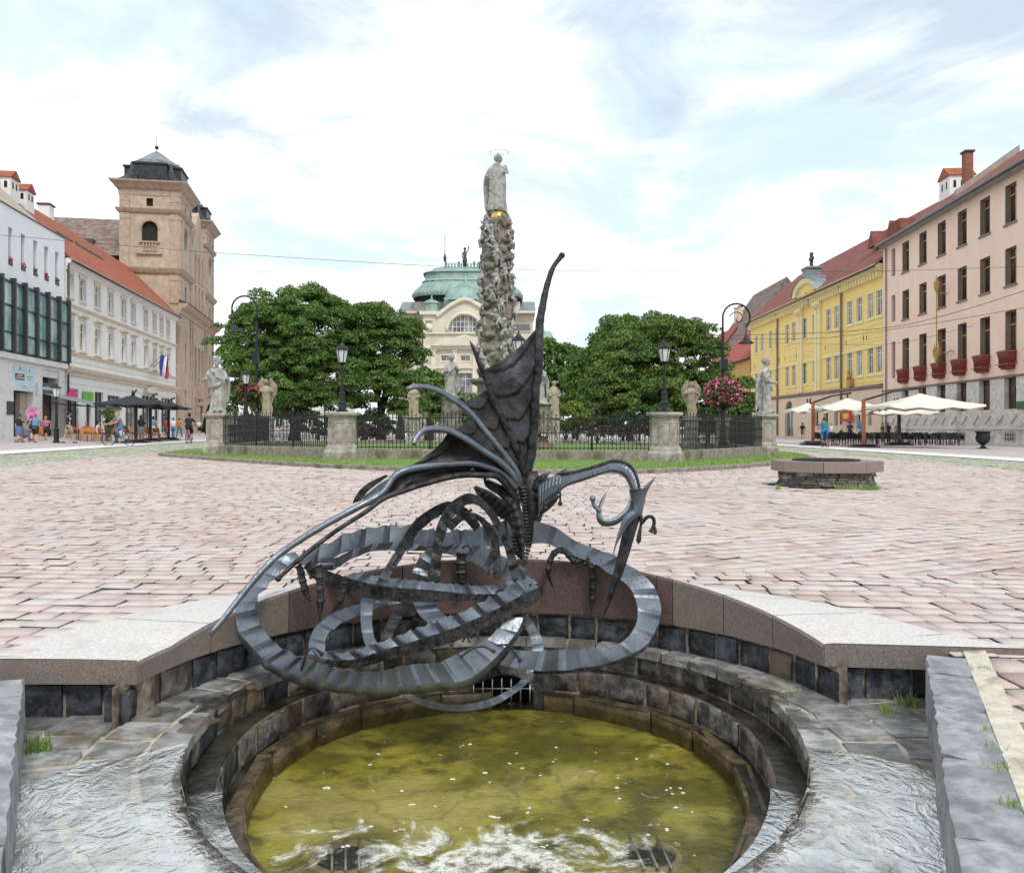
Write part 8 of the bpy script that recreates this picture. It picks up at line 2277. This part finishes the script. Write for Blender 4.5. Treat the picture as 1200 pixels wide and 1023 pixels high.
# ================================================================ STREET LIFE: PEOPLE, CAFES, CYCLES, WIRES
def cloth(n, c): return mat(n, tuple(x*0.85 for x in c), c, 0.85, ns=14, detail=4)
SK = [mat('skin_a', (0.46,0.27,0.19), (0.54,0.33,0.24), 0.55, ns=6), mat('skin_b', (0.36,0.20,0.135), (0.43,0.25,0.17), 0.55, ns=6)]
HC = {'dark': cloth('dark_hair', (0.025,0.018,0.014)), 'brown': cloth('brown_hair', (0.10,0.055,0.03)), 'grey': cloth('grey_hair', (0.34,0.32,0.30)), 'red': cloth('red_cap', (0.52,0.05,0.06)), 'pink': cloth('pink_cap', (0.55,0.10,0.22)), 'blond': cloth('blond_hair', (0.38,0.26,0.12))}
CL = {k: cloth(k+'_cloth', v) for k, v in dict(black=(0.018,0.018,0.02), white_=(0.72,0.72,0.73), denim=(0.10,0.16,0.30), beige=(0.42,0.34,0.25), pink_=(0.55,0.17,0.28), sky=(0.16,0.30,0.46), red_=(0.50,0.04,0.05), orange=(0.62,0.16,0.02), teal=(0.03,0.20,0.22), green_=(0.10,0.16,0.07), navy_=(0.03,0.045,0.09), stripe=(0.26,0.17,0.22), bright_blue=(0.02,0.22,0.62), plaid=(0.42,0.22,0.25), grey_=(0.25,0.24,0.24), rust=(0.30,0.07,0.05)).items()}
M_shoe = cloth('dark_shoe', (0.04,0.035,0.03)); M_eye = cloth('eye_dark', (0.015,0.012,0.01))
def person(lab, loc, rz, pose='walk', top='black', bottom='beige', hair='dark', skin=0, h=1.72, long=False, skirt=False, stout=1.0, sleeve=0.5, ph=1, bag=None, grp=None):
    """adult figure facing -Y before rotation"""
    g = stout; root = thing('person', lab, 'person', loc, rz, grp)
    hip, sh, hd = 0.93, 1.42, 1.60; lean = 0.0; oy = 0.0
    J = {}
    if pose == 'sit': hip, sh, hd = 0.50, 0.99, 1.18
    if pose == 'bike': hip, sh, hd, lean = 1.00, 1.42, 1.60, -0.22
    for s in (-1, 1):
        x = 0.10*s
        if pose == 'walk': f = -0.24*s*ph; J[s] = [(x,0,hip),(x,f*0.55-0.04,0.50),(x,f+(0.06 if f > 0 else 0.0),0.09)]
        elif pose == 'stand': J[s] = [(x,0,hip),(x*1.05,-0.02,0.50),(x*1.1,0.02,0.09)]
        elif pose == 'sit': J[s] = [(x,0.0,hip),(x*1.2,-0.45,0.50),(x*1.2,-0.42,0.09)]
        else: J[s] = [(x,0.05,hip),(x*1.1,-0.34,0.80 if s*ph > 0 else 0.62),(x*1.1,-0.16,0.50 if s*ph > 0 else 0.24)]
    S = (0, lean, sh)
    def arm(s):
        a = (0.20*s*g, lean, sh-0.02)
        if pose == 'bike': return [a, (0.26*s, lean-0.14, 1.22), (0.24*s, lean-0.38, 1.10)]
        if pose == 'sit': return [a, (0.27*s, -0.02, 0.74), (0.16*s, -0.26, 0.74)]
        f = 0.16*s*ph if pose == 'walk' else -0.03
        return [a, (0.26*s*g, lean+f*0.4, sh-0.30), (0.25*s*g, lean+f-0.10, sh-0.54)]
    b = MB(); k = h/1.72
    b.tube([(0,0,hip-0.06),(0,lean*0.3,hip+0.12),(0,lean*0.7,hip+0.32),(0,lean,sh-0.06),(0,lean-0.0,sh+0.03)], [0.15*g,0.135*g,0.155*g,0.165*g,0.07], 12, flat=0.72, up=(1,0,0))
    b.tube([(0,lean,sh),(0,lean-0.02,hd-0.07)], [0.06,0.055], 10); b.sphere((0,lean-0.03,hd), 0.098, 14, 10, sx=0.85, sy=1.0, sz=1.22)
    b.sphere((0,lean-0.135,hd-0.015), 0.02, 6, 5); 
    for s in (-1, 1): b.sphere((0.085*s,lean-0.02,hd-0.005), 0.024, 6, 5, sx=0.5)
    for s in (-1, 1):
        p, q, r = J[s]; b.tube([p, Vector(p).lerp(Vector(q),0.5), q, Vector(q).lerp(Vector(r),0.35), r], [0.088*g,0.078*g,0.056,0.058,0.04], 9)
        b.tube([r, (r[0],r[1]-0.02,r[2]-0.05), (r[0],r[1]-0.15,r[2]-0.065)], [0.04,0.042,0.032], 8)
        a, e, w = arm(s); b.tube([a, Vector(a).lerp(Vector(e),0.5), e, w], [0.055*g,0.048*g,0.042,0.03], 8)
        d = (Vector(w)-Vector(e)).normalized(); b.tube([w, Vector(w)+d*0.05, Vector(w)+d*0.09], [0.03,0.036,0.028], 8, flat=0.6)
    fz = fuse(b, 'body_f', SK[skin], 0.02); m = MB()
    m.add([tuple(v.co) for v in fz.data.vertices], [tuple(p.vertices) for p in fz.data.polygons], True); me_ = fz.data; bpy.data.objects.remove(fz); bpy.data.meshes.remove(me_)
    for s in (-1, 1):
        a, e, w = arm(s); w = Vector(w); d = (w-Vector(e)).normalized(); c = Vector((0,0,-1)) if pose != 'bike' else Vector((0,-0.5,-1)).normalized()
        for i in range(4):
            o = w+d*0.08+Vector((0.0,(i-1.5)*0.017,0)) if pose not in ('bike','sit') else w+d*0.08+Vector(((i-1.5)*0.017,0,0))
            L = (0.062,0.072,0.068,0.052)[i]; m.tube([o, o+d*L*0.5, o+d*L*0.75+c*L*0.25], [0.0095,0.009,0.007], 5)
        o = w+d*0.03+Vector((0,-0.028,0)); m.tube([o, o+d*0.03+Vector((0,-0.022,0)), o+d*0.055+Vector((0,-0.02,0))], [0.011,0.010,0.008], 5)
    m.v = [(x*k, y*k, z*k) for x, y, z in m.v]; m.build('body', SK[skin], root)
    def part(mb, name, mt): mb.v = [(x*k, y*k, z*k) for x, y, z in mb.v]; return mb.build(name, mt, root)
    t = MB(); t.tube([(0,0,hip-0.10),(0,lean*0.25,hip+0.10),(0,lean*0.7,hip+0.32),(0,lean,sh-0.05),(0,lean,sh+0.035)], [0.172*g,0.155*g,0.172*g,0.182*g,0.085], 14, flat=0.74, up=(1,0,0))
    for s in (-1, 1):
        a, e, w = arm(s); a = Vector(a)+Vector((-0.05*s,0,0.0)); en = Vector(a).lerp(Vector(e), min(1, sleeve*1.6)) if sleeve < 0.7 else Vector(e)
        pts = [a, Vector(a).lerp(en,0.5), en]; rr_ = [0.074*g,0.070*g,0.066*g]
        if sleeve > 0.7: pts.append(Vector(e).lerp(Vector(w),0.9)); rr_ = [0.074*g,0.066,0.058,0.046]
        t.tube(pts, rr_, 9)
    part(t, 'top', CL[top])
    t = MB()
    if skirt: t.lathe([(0.175*g,hip+0.06),(0.20*g,hip-0.12),(0.235*g,hip-0.44)], 16, sy=0.85, cap=False)
    else:
        t.tube([(0,0,hip+0.08),(0,0,hip-0.10)], [0.160*g,0.165*g], 12, flat=0.76, up=(1,0,0))
        for s in (-1, 1):
            p, q, r = (Vector(v) for v in J[s]); pts = [p+Vector((0,0,0.02)), p.lerp(q,0.5), q.lerp(p,0.05)]; rr_ = [0.108*g,0.102*g,0.092*g]
            if long: pts += [q.lerp(r,0.5), q.lerp(r,0.95)]; rr_ = [0.106*g,0.092*g,0.076,0.07,0.066]
            t.tube(pts, rr_, 10)
    part(t, 'bottom', CL[bottom])
    t = MB(); t.sphere((0,lean+0.0,hd+0.025), 0.108, 12, 9, sx=0.88, sy=1.0, sz=1.12)
    if long == 'hair' or hair == 'long': t.tube([(0,lean+0.05,hd),(0,lean+0.10,hd-0.2)], [0.09,0.06], 8)
    o = part(t, 'hair', HC.get(hair, HC['dark']))
    t = MB()
    for s in (-1, 1): r = J[s][2]; t.tube([(r[0],r[1]+0.06,r[2]-0.045),(r[0],r[1]-0.06,r[2]-0.05),(r[0],r[1]-0.17,r[2]-0.06)], [0.042,0.048,0.034], 8, flat=0.9)
    part(t, 'shoes', M_shoe)
    t = MB()
    for s in (-1, 1): t.sphere((0.034*s,lean-0.122,hd+0.012), 0.013, 6, 5)
    part(t, 'eyes', M_eye)
    if bag:
        t = thing('backpack' if bag[1] == 'back' else 'shoulder_bag', bag[2], 'bag', Vector(loc)+Vector((0,0,0)), rz); q = MB()
        if bag[1] == 'back': q.bbox(-0.16*k,0.16*k,(lean+0.13)*k,(lean+0.30)*k,(sh-0.45)*k,(sh+0.02)*k,0.05)
        else: q.bbox(0.20*k,0.32*k,-0.16*k,0.16*k,(hip-0.12)*k,(hip+0.16)*k,0.04)
        q.build('pouch', CL[bag[0]], t); q = MB()
        if bag[1] == 'back':
            for s in (-1,1): q.tube([(0.11*s,lean+0.14,sh-0.02),(0.13*s,lean-0.02,sh+0.06),(0.13*s,lean-0.13,sh-0.1),(0.13*s,lean+0.02,sh-0.38)], 0.018, 5)
        else: q.tube([(0.27,0,hip+0.14),(0.19,0.12,sh-0.15),(-0.1,0.08,sh+0.04),(-0.12,-0.08,sh-0.02),(0.2,-0.14,hip+0.3),(0.27,0,hip+0.14)], 0.014, 5)
        q.build('strap', CL['black'], t)
    return root
def gp(px, py): return G(px, py)
GL, GRr = 'people by the left shops', 'people by the right cafe'
AW = PI                                   # facing away from the camera
person('woman in black top and denim skirt pushing a stroller at the left edge', gp(23,518.5), AW-0.5, 'walk', 'black', 'denim', 'brown', 0, 1.70, skirt=True, stout=1.15, grp=GL)
person('woman in blue shirt and black shorts with pink cap seen from behind', gp(41.5,518.7), AW+0.2, 'walk', 'sky', 'black', 'pink', 0, 1.72, stout=1.12, grp=GL, bag=('navy_','side','dark shoulder bag worn by the woman in blue'))
person('person in rust shirt and red cap half hidden behind the woman in blue', gp(36.5,516.2), AW, 'stand', 'rust', 'grey_', 'red', 0, 1.70, grp=GL)
person('woman in pink top and black leggings walking towards the camera', gp(53.5,515.8), 0.2, 'walk', 'pink_', 'black', 'blond', 0, 1.66, stout=1.22, grp=GL)
person('child in orange clothes among the people at the left shops', gp(47.5,516.3), AW+0.5, 'stand', 'orange', 'orange', 'brown', 0, 1.1, grp=GL)
person('man in black shirt and beige shorts walking right past the lamp post', gp(80.5,519.5), AW-0.7, 'walk', 'black', 'beige', 'dark', 0, 1.80, ph=-1, stout=1.05, grp=GL)
def seat(px, py, dz=0.0): q = gp(px, py); return q+Vector((0,0,dz))
person('woman in rust top sitting at a cafe table right of the man in black', seat(101,516.5), 0.3, 'sit', 'rust', 'grey_', 'brown', 0, 1.72, grp=GL)
person('man in white shirt and jeans sitting on an orange chair with his back turned', seat(115,517.4), AW-1.1, 'sit', 'white_', 'denim', 'dark', 0, 1.76, long=True, grp=GL)
person('woman with dark hair and grey skirt standing beside the orange chairs', gp(165,518.3), AW+0.3, 'walk', 'black', 'grey_', 'long', 0, 1.70, skirt=True, grp=GL, bag=('white_','side','white handbag of the dark haired woman'))
person('man in blue and white shirt standing behind the orange chairs', gp(179.5,515.2), AW, 'stand', 'sky', 'white_', 'dark', 0, 1.74, grp=GL)
person('person in red shirt standing under the far black parasol', gp(195,513.2), AW, 'stand', 'red_', 'navy_', 'dark', 1, 1.76, grp=GL)
person('man in white shirt and jeans under the far black parasol', gp(203,512.6), AW+0.2, 'walk', 'white_', 'denim', 'brown', 0, 1.80, long=True, grp=GL)
person('person in orange shirt and teal trousers beside the church', gp(210,512.0), AW-0.2, 'walk', 'orange', 'teal', 'brown', 0, 1.82, long=True, ph=-1, grp=GL)
person('man in white shirt and black shorts in front of the cone tree', gp(233.5,510.2), AW, 'walk', 'white_', 'black', 'grey', 0, 1.80, grp=GL)
person('man in dark shirt and grey shorts walking by the arched yellow doorway', gp(940.5,514.5), AW-0.4, 'walk', 'black', 'grey_', 'dark', 0, 1.78, grp=GRr)
person('woman in white top behind the cyclist at the right cafe', gp(974.5,517.5), 0.4, 'stand', 'white_', 'grey_', 'brown', 0, 1.58, grp=GRr)
person('waiter in white shirt under the middle cream parasol', gp(985.5,516.5), 1.0, 'walk', 'white_', 'black', 'dark', 0, 1.74, long=True, grp=GRr)
person('man in navy shirt standing under the red sign', gp(996,517), AW, 'stand', 'navy_', 'navy_', 'dark', 0, 1.80, stout=1.1, grp=GRr)
person('man in bright blue shirt standing beside the wooden parasol post', gp(1008.5,517.5), AW, 'stand', 'bright_blue', 'beige', 'grey', 0, 1.86, stout=1.12, grp=GRr)
person('person in green shirt under the large cream parasol', gp(1034,517), 0.5, 'stand', 'green_', 'grey_', 'dark', 0, 1.70, grp=GRr)
person('woman in black top under the large cream parasol', gp(1041,517.2), 0.2, 'stand', 'black', 'black', 'long', 0, 1.74, grp=GRr)
person('person in pink checked shirt at the right end of the cafe group', gp(1052,517), -0.2, 'stand', 'plaid', 'rust', 'brown', 0, 1.80, grp=GRr)
# ---- bicycles
M_tyre = mat('black_tyre', (0.012,0.012,0.012), (0.03,0.03,0.03), 0.8, ns=9)
def bicycle(lab, loc, rz, fm):
    t = thing('bicycle', lab, 'bicycle', loc, rz)
    for y in (-0.53, 0.52):
        w = MB(); c = [(0, y+0.34*math.cos(2*PI*k/28), 0.35+0.34*math.sin(2*PI*k/28)) for k in range(29)]; w.tube(c, 0.022, 6, up=(1,0,0)); o = w.build('wheel', M_tyre, t)
        s = MB(); 
        for k in range(12): a = 2*PI*k/12; s.tube([(0.02*(-1)**k,y,0.35),(0,y+0.32*math.cos(a),0.35+0.32*math.sin(a))], 0.004, 4)
        s.tube([(-0.05,y,0.35),(0.05,y,0.35)], 0.03, 7); s.build('spokes', M_steel, o)
    f = MB()
    for a, b_ in (((0,0.1,0.32),(0,-0.42,0.82)),((0,0.1,0.32),(0,0.22,0.92)),((0,0.19,0.80),(0,-0.40,0.88)),((0,0.1,0.32),(0,0.52,0.35)),((0,0.20,0.80),(0,0.52,0.35)),((0,-0.38,0.98),(0,-0.53,0.35))): f.tube([a,b_], 0.02, 7)
    f.tube([(0,0,0),(0,0.0,0.001)], 0.0005, 3); f.build('frame', fm, t)
    f = MB(); f.tube([(-0.28,-0.52,1.06),(-0.22,-0.44,1.08),(0,-0.38,1.04),(0.22,-0.44,1.08),(0.28,-0.52,1.06)], 0.015, 6); f.build('handlebar', M_iron, t)
    f = MB(); f.tube([(0,0.12,0.96),(0,0.25,0.95),(0,0.34,0.96)], [0.03,0.07,0.09], 8, flat=0.5); f.build('saddle', M_tyre, t)
    f = MB(); f.lathe([(0.09,-0.01),(0.09,0.01)], 14); f.v = [(0.05+z,0.1+x,0.32+y) for x,y,z in f.v]; f.tube([(0.07,0.1,0.32),(0.08,-0.02,0.45),(0.16,-0.02,0.45)], 0.012, 5); f.tube([(-0.07,0.1,0.32),(-0.08,0.22,0.19),(-0.16,0.22,0.19)], 0.012, 5); f.build('crank', M_steel, t)
    return t
def rider(lab, blab, px, py, rz, fm, **kw):
    q = gp(px, py); bicycle(blab, q, rz, fm); o = Vector((-0.12*math.sin(rz)*1.0, 0.12*math.cos(rz), 0)); person(lab, q+o, rz, 'bike', **kw)
rider('man in striped shirt and jeans riding a bicycle past the cafe', 'black bicycle ridden by the man in striped shirt', 140, 522.3, -0.75, M_iron, top='stripe', bottom='denim', hair='blond', skin=0, h=1.74, long=True, grp=GL)
rider('cyclist in black shirt riding away in front of the church', 'bicycle with red frame ridden away by the man in black', 221.5, 519.6, AW+0.15, CL['pink_'], top='black', bottom='black', hair='dark', skin=1, h=1.80, grp=GL)
rider('cyclist in blue shorts with a dark backpack riding away on the right', 'bicycle ridden away in front of the cream parasols', 966.5, 524.6, AW-0.1, M_iron, top='sky', bottom='bright_blue', hair='brown', skin=0, h=1.72, bag=('teal','back','dark teal backpack of the right cyclist'), grp=GRr)
# ---- stroller
q = gp(30,518.2); st = thing('stroller', 'dark baby stroller pushed by the woman in denim skirt', 'stroller', q, -0.5)
m = MB(); m.tube([(0,0.35,1.0),(0,0.0,0.55),(0,-0.4,0.12)], 0.02, 6); m.tube([(0.25,0.35,1.0),(-0.25,0.35,1.0)], 0.02, 6); m.tube([(0,-0.1,0.62),(0,0.4,0.12)], 0.02, 6); m.build('frame', M_iron, st)
m = MB(); m.tube([(0,0.15,0.5),(0,-0.1,0.45),(0,-0.35,0.55)], [0.2,0.24,0.16], 9); m.sphere((0,0.12,0.75), 0.26, 10, 8); m.build('hood', CL['grey_'], st)
for x in (-0.24, 0.24):
    for y in (-0.4, 0.4): m = MB(); m.tube([(x, y+0.1*math.cos(2*PI*k/14), 0.12+0.1*math.sin(2*PI*k/14)) for k in range(15)], 0.022, 5, up=(1,0,0)); m.build('wheel', M_tyre, st)
# ---- cafe furniture
M_rat = mat('orange_rattan', (0.40,0.15,0.035), (0.58,0.25,0.07), 0.6, ns=30); M_blkw = mat('black_wicker', (0.012,0.012,0.013), (0.035,0.034,0.034), 0.6, ns=40)
def chair(lab, loc, rz, mt, grp, arms):
    t = thing('cafe_chair', lab, 'chair', loc, rz, grp)
    s = MB(); s.bbox(-0.22,0.22,-0.22,0.22,0.42,0.47,0.015); s.build('seat', mt, t)
    b = MB()
    if arms:
        rows = []
        for z, o in ((0.45,0.0),(0.65,0.02),(0.86,0.06)): rows.append([(-0.24-o*0.3,-0.18,min(z,0.66)),(-0.25-o*0.3,0.1,z*0.5+min(z,0.66)*0.5),(-0.18,0.23+o,z),(0.18,0.23+o,z),(0.25+o*0.3,0.1,z*0.5+min(z,0.66)*0.5),(0.24+o*0.3,-0.18,min(z,0.66))])
        b.grid(rows, True); b.grid([[(x*0.92,y*0.92,z) for x,y,z in r] for r in rows], True)
    else:
        for k in range(5): x = -0.18+0.09*k; b.tube([(x,0.21,0.46),(x*0.98,0.25,0.72),(x*0.9,0.27,0.92-0.012*(k-2)**2)], 0.012, 5)
        b.tube([(-0.21,0.21,0.45),(-0.21,0.25,0.72),(-0.15,0.27,0.9),(0,0.275,0.95),(0.15,0.27,0.9),(0.21,0.25,0.72),(0.21,0.21,0.45)], 0.018, 6); b.box(-0.19,0.19,0.245,0.26,0.62,0.86)
    b.build('backrest', mt, t)
    for x in (-0.19, 0.19):
        for y in (-0.19, 0.20): l = MB(); l.tube([(x,y,0.43),(x*1.08,y*1.08,0)], [0.022,0.016], 6); l.build('leg', mt, t)
    return t
def table(lab, loc, rz, mt, grp):
    t = thing('cafe_table', lab, 'table', loc, rz, grp); s = MB(); s.bbox(-0.4,0.4,-0.4,0.4,0.72,0.75,0.01); s.build('tabletop', mt, t)
    s = MB(); s.tube([(0,0,0.72),(0,0,0.05)], 0.035, 8); s.lathe([(0.25,0),(0.24,0.03),(0.05,0.06)], 12); s.build('leg', M_iron, t); return t
c0 = chair('orange rattan cafe chair at the left street cafe', gp(98.5,517.6), 0.4, M_rat, 'orange cafe chairs', False)
rr = random.Random(6)
for px, py, rz in ((95,515.5,2.6),(104.5,517.8,0.2),(110,516,3.0),(112.5,517.9,2.9),(121,517.5,1.6),(125.5,516.4,-1.4),(129.5,517.6,2.8),(134,516.0,0.6),(152,517.3,1.3),(157,516.6,-1.0),(160,517.8,2.8),(172,517.2,0.3),(176.5,516.4,2.9),(182,516.9,0.2),(187,516.2,2.7),(191,516.4,-1.4),(117,514.8,0.4),(168,515.2,1.9),(89,516,1.2),(85.5,515.6,2.8)):
    dup(c0, gp(px, py), rz)
t0 = table('small dark table between orange chairs at the left cafe', gp(107,516.6), 0, M_blkw, 'tables at the left cafe')
for px, py in ((118,516.2),(128,516.8),(155,517.2),(174,516.8),(186,516.5),(198,515.8),(92,516)): dup(t0, gp(px, py), rr.uniform(0,1))
k0 = chair('black wicker armchair at the right street cafe', gp(1124,522.6), 0.2, M_blkw, 'black wicker chairs at the right cafe', True)
for i in range(1, 26):
    px = 1124-6.6*i; dup(k0, gp(px, 522.4-(0.8 if i % 3 == 1 else 0)+rr.uniform(-0.3,0.3)), rr.choice((0.1,1.5,-1.5,3.0))+rr.uniform(-0.2,0.2))
for i in range(22):
    px = 1118-7.2*i; dup(k0, gp(px, 519.6+rr.uniform(-0.4,0.4)), rr.choice((0.1,1.5,-1.5,3.0))+rr.uniform(-0.2,0.2))
k1 = table('black square table among wicker chairs at the right cafe', gp(1114,521.4), 0, M_blkw, 'tables at the right cafe')
for i in range(1, 13): dup(k1, gp(1114-12.3*i, 521.3 if i % 2 else 519.4), rr.uniform(-0.1,0.1))
# ---- parasols
M_canb = mat('black_canvas', (0.012,0.013,0.017), (0.03,0.031,0.037), 0.8, ns=3); M_canw = mat('cream_canvas', (0.66,0.61,0.52), (0.76,0.72,0.64), 0.85, ns=1.5)
M_wood = mat('reddish_wood_post', (0.24,0.065,0.02), (0.36,0.11,0.04), 0.5, ns=4, stretch=(1,1,0.15))
def parasol(lab, loc, rz, r, ze, zt, mt, post, off, grp, val=0.22, base=True):
    """square cantilever parasol; post stands at local x=-off"""
    t = thing('parasol', lab, 'parasol', loc, rz, grp); n = 12; rows = []
    ring = []
    for sd in range(4):
        for k in range(n):
            s = k/n*2-1; x, y = ((s,-1),(1,s),(-s,1),(-1,-s))[sd]; ring.append((x, y, abs(s)))
    for f in (0.0, 0.1, 0.35, 0.7, 1.0):
        rows.append([(x*r*f, y*r*f, zt+(ze-zt)*(f**0.9) - 0.10*f*(1-f)*4*0.5 - 0.05*f*(1-s*s)) for x, y, s in ring])
    rows.append([(x*r*1.005, y*r*1.005, ze-0.05*(1-s*s)-val*(0.72+0.28*math.cos(s*PI*3))) for x, y, s in ring])
    m = MB(); m.grid(rows, True, True); m.grid([[(x*0.995,y*0.995,z-0.012) for x,y,z in q] for q in rows[1:]], True, True); m.build('canopy', mt, t)
    m = MB()
    for a in range(4):
        x, y = ((1,1),(1,-1),(-1,-1),(-1,1))[a]; m.tube([(0,0,zt-0.12),(x*r*0.97,y*r*0.97,ze-0.03)], 0.018, 5)
    m.build('ribs', M_iron, t)
    m = MB(); m.box(-off-0.09,-off+0.09,-0.09,0.09,0.1,ze+0.35); m.build('post', post, t)
    m = MB(); m.tube([(-off-0.1,0,ze+0.30),(-off*0.45,0,zt+0.10+0.02),(0.25,0,zt+0.30)], 0.055, 6); m.tube([(0.02,0,zt+0.28),(0,0,zt-0.1)], 0.05, 6); m.build('arm', M_iron, t)
    if base: m = MB(); m.bbox(-off-0.75,-off+0.75,-0.6,0.6,0,0.12,0.03); m.bbox(-off-0.55,-off+0.55,-0.45,0.45,0.12,0.22,0.03); m.build('base', M_iron, t)
    return t
gL = 'black parasols at the left cafe'; gR = 'cream parasols at the right cafe'
def at(px, Y): X = (px-600)/1000*Y; return (X, Y, gz(X))
parasol('large black parasol in front of the white building, nearest of the row', at(155,50.5), 0.25, 1.75, 2.32, 2.86, M_canb, M_iron, -0.2, gL, 0.10)
parasol('middle black parasol, partly behind the nearest one', at(180,57), 0.25, 1.7, 2.36, 2.90, M_canb, M_iron, 0.2, gL, 0.10)
parasol('farthest black parasol beside the church corner', at(201,62), 0.25, 1.25, 2.35, 2.8, M_canb, M_iron, 0.2, gL, 0.10)
parasol('large cream parasol in front of the pink building', at(1078,49), -0.12, 2.55, 2.42, 3.15, M_canw, M_wood, 3.1, gR)
parasol('middle cream parasol with wooden post in front of the yellow building', at(993,54), -0.12, 1.95, 2.42, 3.05, M_canw, M_wood, 2.1, gR)
parasol('farthest cream parasol, left of the wooden posts', at(946,61), -0.12, 1.35, 2.45, 2.95, M_canw, M_iron, -0.4, gR)
parasol('cream parasol behind the large one, deeper under the pink facade', at(1048,57), -0.12, 2.1, 2.25, 2.85, M_canw, M_iron, -0.3, gR)
# plants in tubs under the black parasols
bush('tub_plant', 'bright green plant in a tub under the black parasols', 126, 490, 54.5, 4.5, 12, 900, 0.10, M_lf3, 91, None, 24, 0.2)
# grey awning on the glass fronted building
ua, ub_ = B.u(50.2), B.u(76); za = B.z(50.2, 461); aw = thing('shop_awning', 'grey fabric awning over the shop at the left edge', 'awning', (B.o[0]+B.d[0]*ua, B.o[1]+B.d[1]*ua, B.z0+za), B.rz)
m = MB(); L_ = ub_-ua+1.5; rows = [[(L_*k/10, -4.2*s, -1.0*s-0.06*math.sin(PI*s)) for k in range(11)] for s in (0,0.25,0.5,0.75,1.0)]; rows.append([(L_*k/10,-4.22,-1.3) for k in range(11)]); m.grid(rows, True); m.build('fabric', mat('grey_canvas', (0.19,0.20,0.22), (0.27,0.285,0.305), 0.85, ns=2), aw)
m = MB(); 
for x in (0.3, L_-0.3): m.tube([(x,0,-0.7),(x+0.6,-2.1,-0.95),(x,-4.1,-1.05)], 0.04, 6)
m.box(0,L_,-4.26,-4.18,-1.08,-0.96); m.build('folding_arms', M_frame_d, aw)
dsc = thing('advert_disc', 'round pink advertising disc behind the people at the left', 'sign', P(38.5,497,58), 0.4); m = MB(); m.lathe([(0.45,-0.04),(0.45,0.04)], 26); m.v = [(x, z, y+0.75) for x,y,z in m.v]; m.build('disc', mat('pink_lilac_disc', (0.42,0.12,0.27), (0.60,0.38,0.52), 0.5, ns=1.5), dsc); m = MB(); m.tube([(0,0,0.15),(0,0,-0.6)], 0.03, 6); m.build('stand', M_iron, dsc)
# lamp post by the left shops
q = gp(66,519.3); lp = thing('street_lamp', 'black lantern post on the pavement by the left shops', 'street lamp', q, 0)
m = MB(); m.lathe([(0.2,0),(0.2,0.1),(0.14,0.14),(0.14,0.75),(0.17,0.8),(0.08,0.9),(0.065,2.3),(0.10,2.35),(0.05,2.45),(0.05,2.62),(0.09,2.66)], 12, smooth=False); m.build('pole', M_iron, lp); lantern(lp, 2.68, 0.27, 0.50)
# iron urn on the right pavement
q = gp(1152,526.2); ur = thing('iron_urn', 'black iron urn planter standing on the pavement by the pink building', 'urn', q, 0)
m = MB(); m.box(-0.24,0.24,-0.24,0.24,0,0.05); m.lathe([(0.22,0.05),(0.16,0.1),(0.08,0.18),(0.08,0.22),(0.22,0.30),(0.34,0.45),(0.38,0.62),(0.34,0.80),(0.36,0.90),(0.43,0.96),(0.42,1.0),(0.33,0.98),(0.3,0.9)], 18, cap=False); m.build('bowl', M_iron, ur); m = MB(); m.lathe([(0.32,0.92),(0.001,0.95)], 14, cap=False); m.build('soil', M_grout, ur)
# ---- overhead wires
def wire(lab, pts, r=0.02):
    c = resample([tuple(P(*p)) for p in pts], 40); m = MB(); m.tube([tuple(v) for v in c], r, 5); w = m.build('overhead_wire', M_gutter); tag(w, lab, 'wire')
wire('thin wire crossing the whole square high above the dragon wing', [(-30,273,58),(250,296,60),(600,316,61),(900,318,60),(1045,317.5,60),(1240,311,58)], 0.016)
wire('upper sagging cable in front of the yellow and pink buildings', [(855,393,62),(960,390,60),(1040,384,57),(1110,369,54),(1200,341,52),(1250,322,50)], 0.022)
wire('lower sagging cable in front of the yellow and pink buildings', [(855,397,64),(960,396.5,61),(1060,384,57),(1130,373,54),(1250,352,50)], 0.018)
wire('lowest thin cable on the pink facade', [(880,401,80),(1000,404,70),(1060,401,66),(1140,382,62)], 0.014)
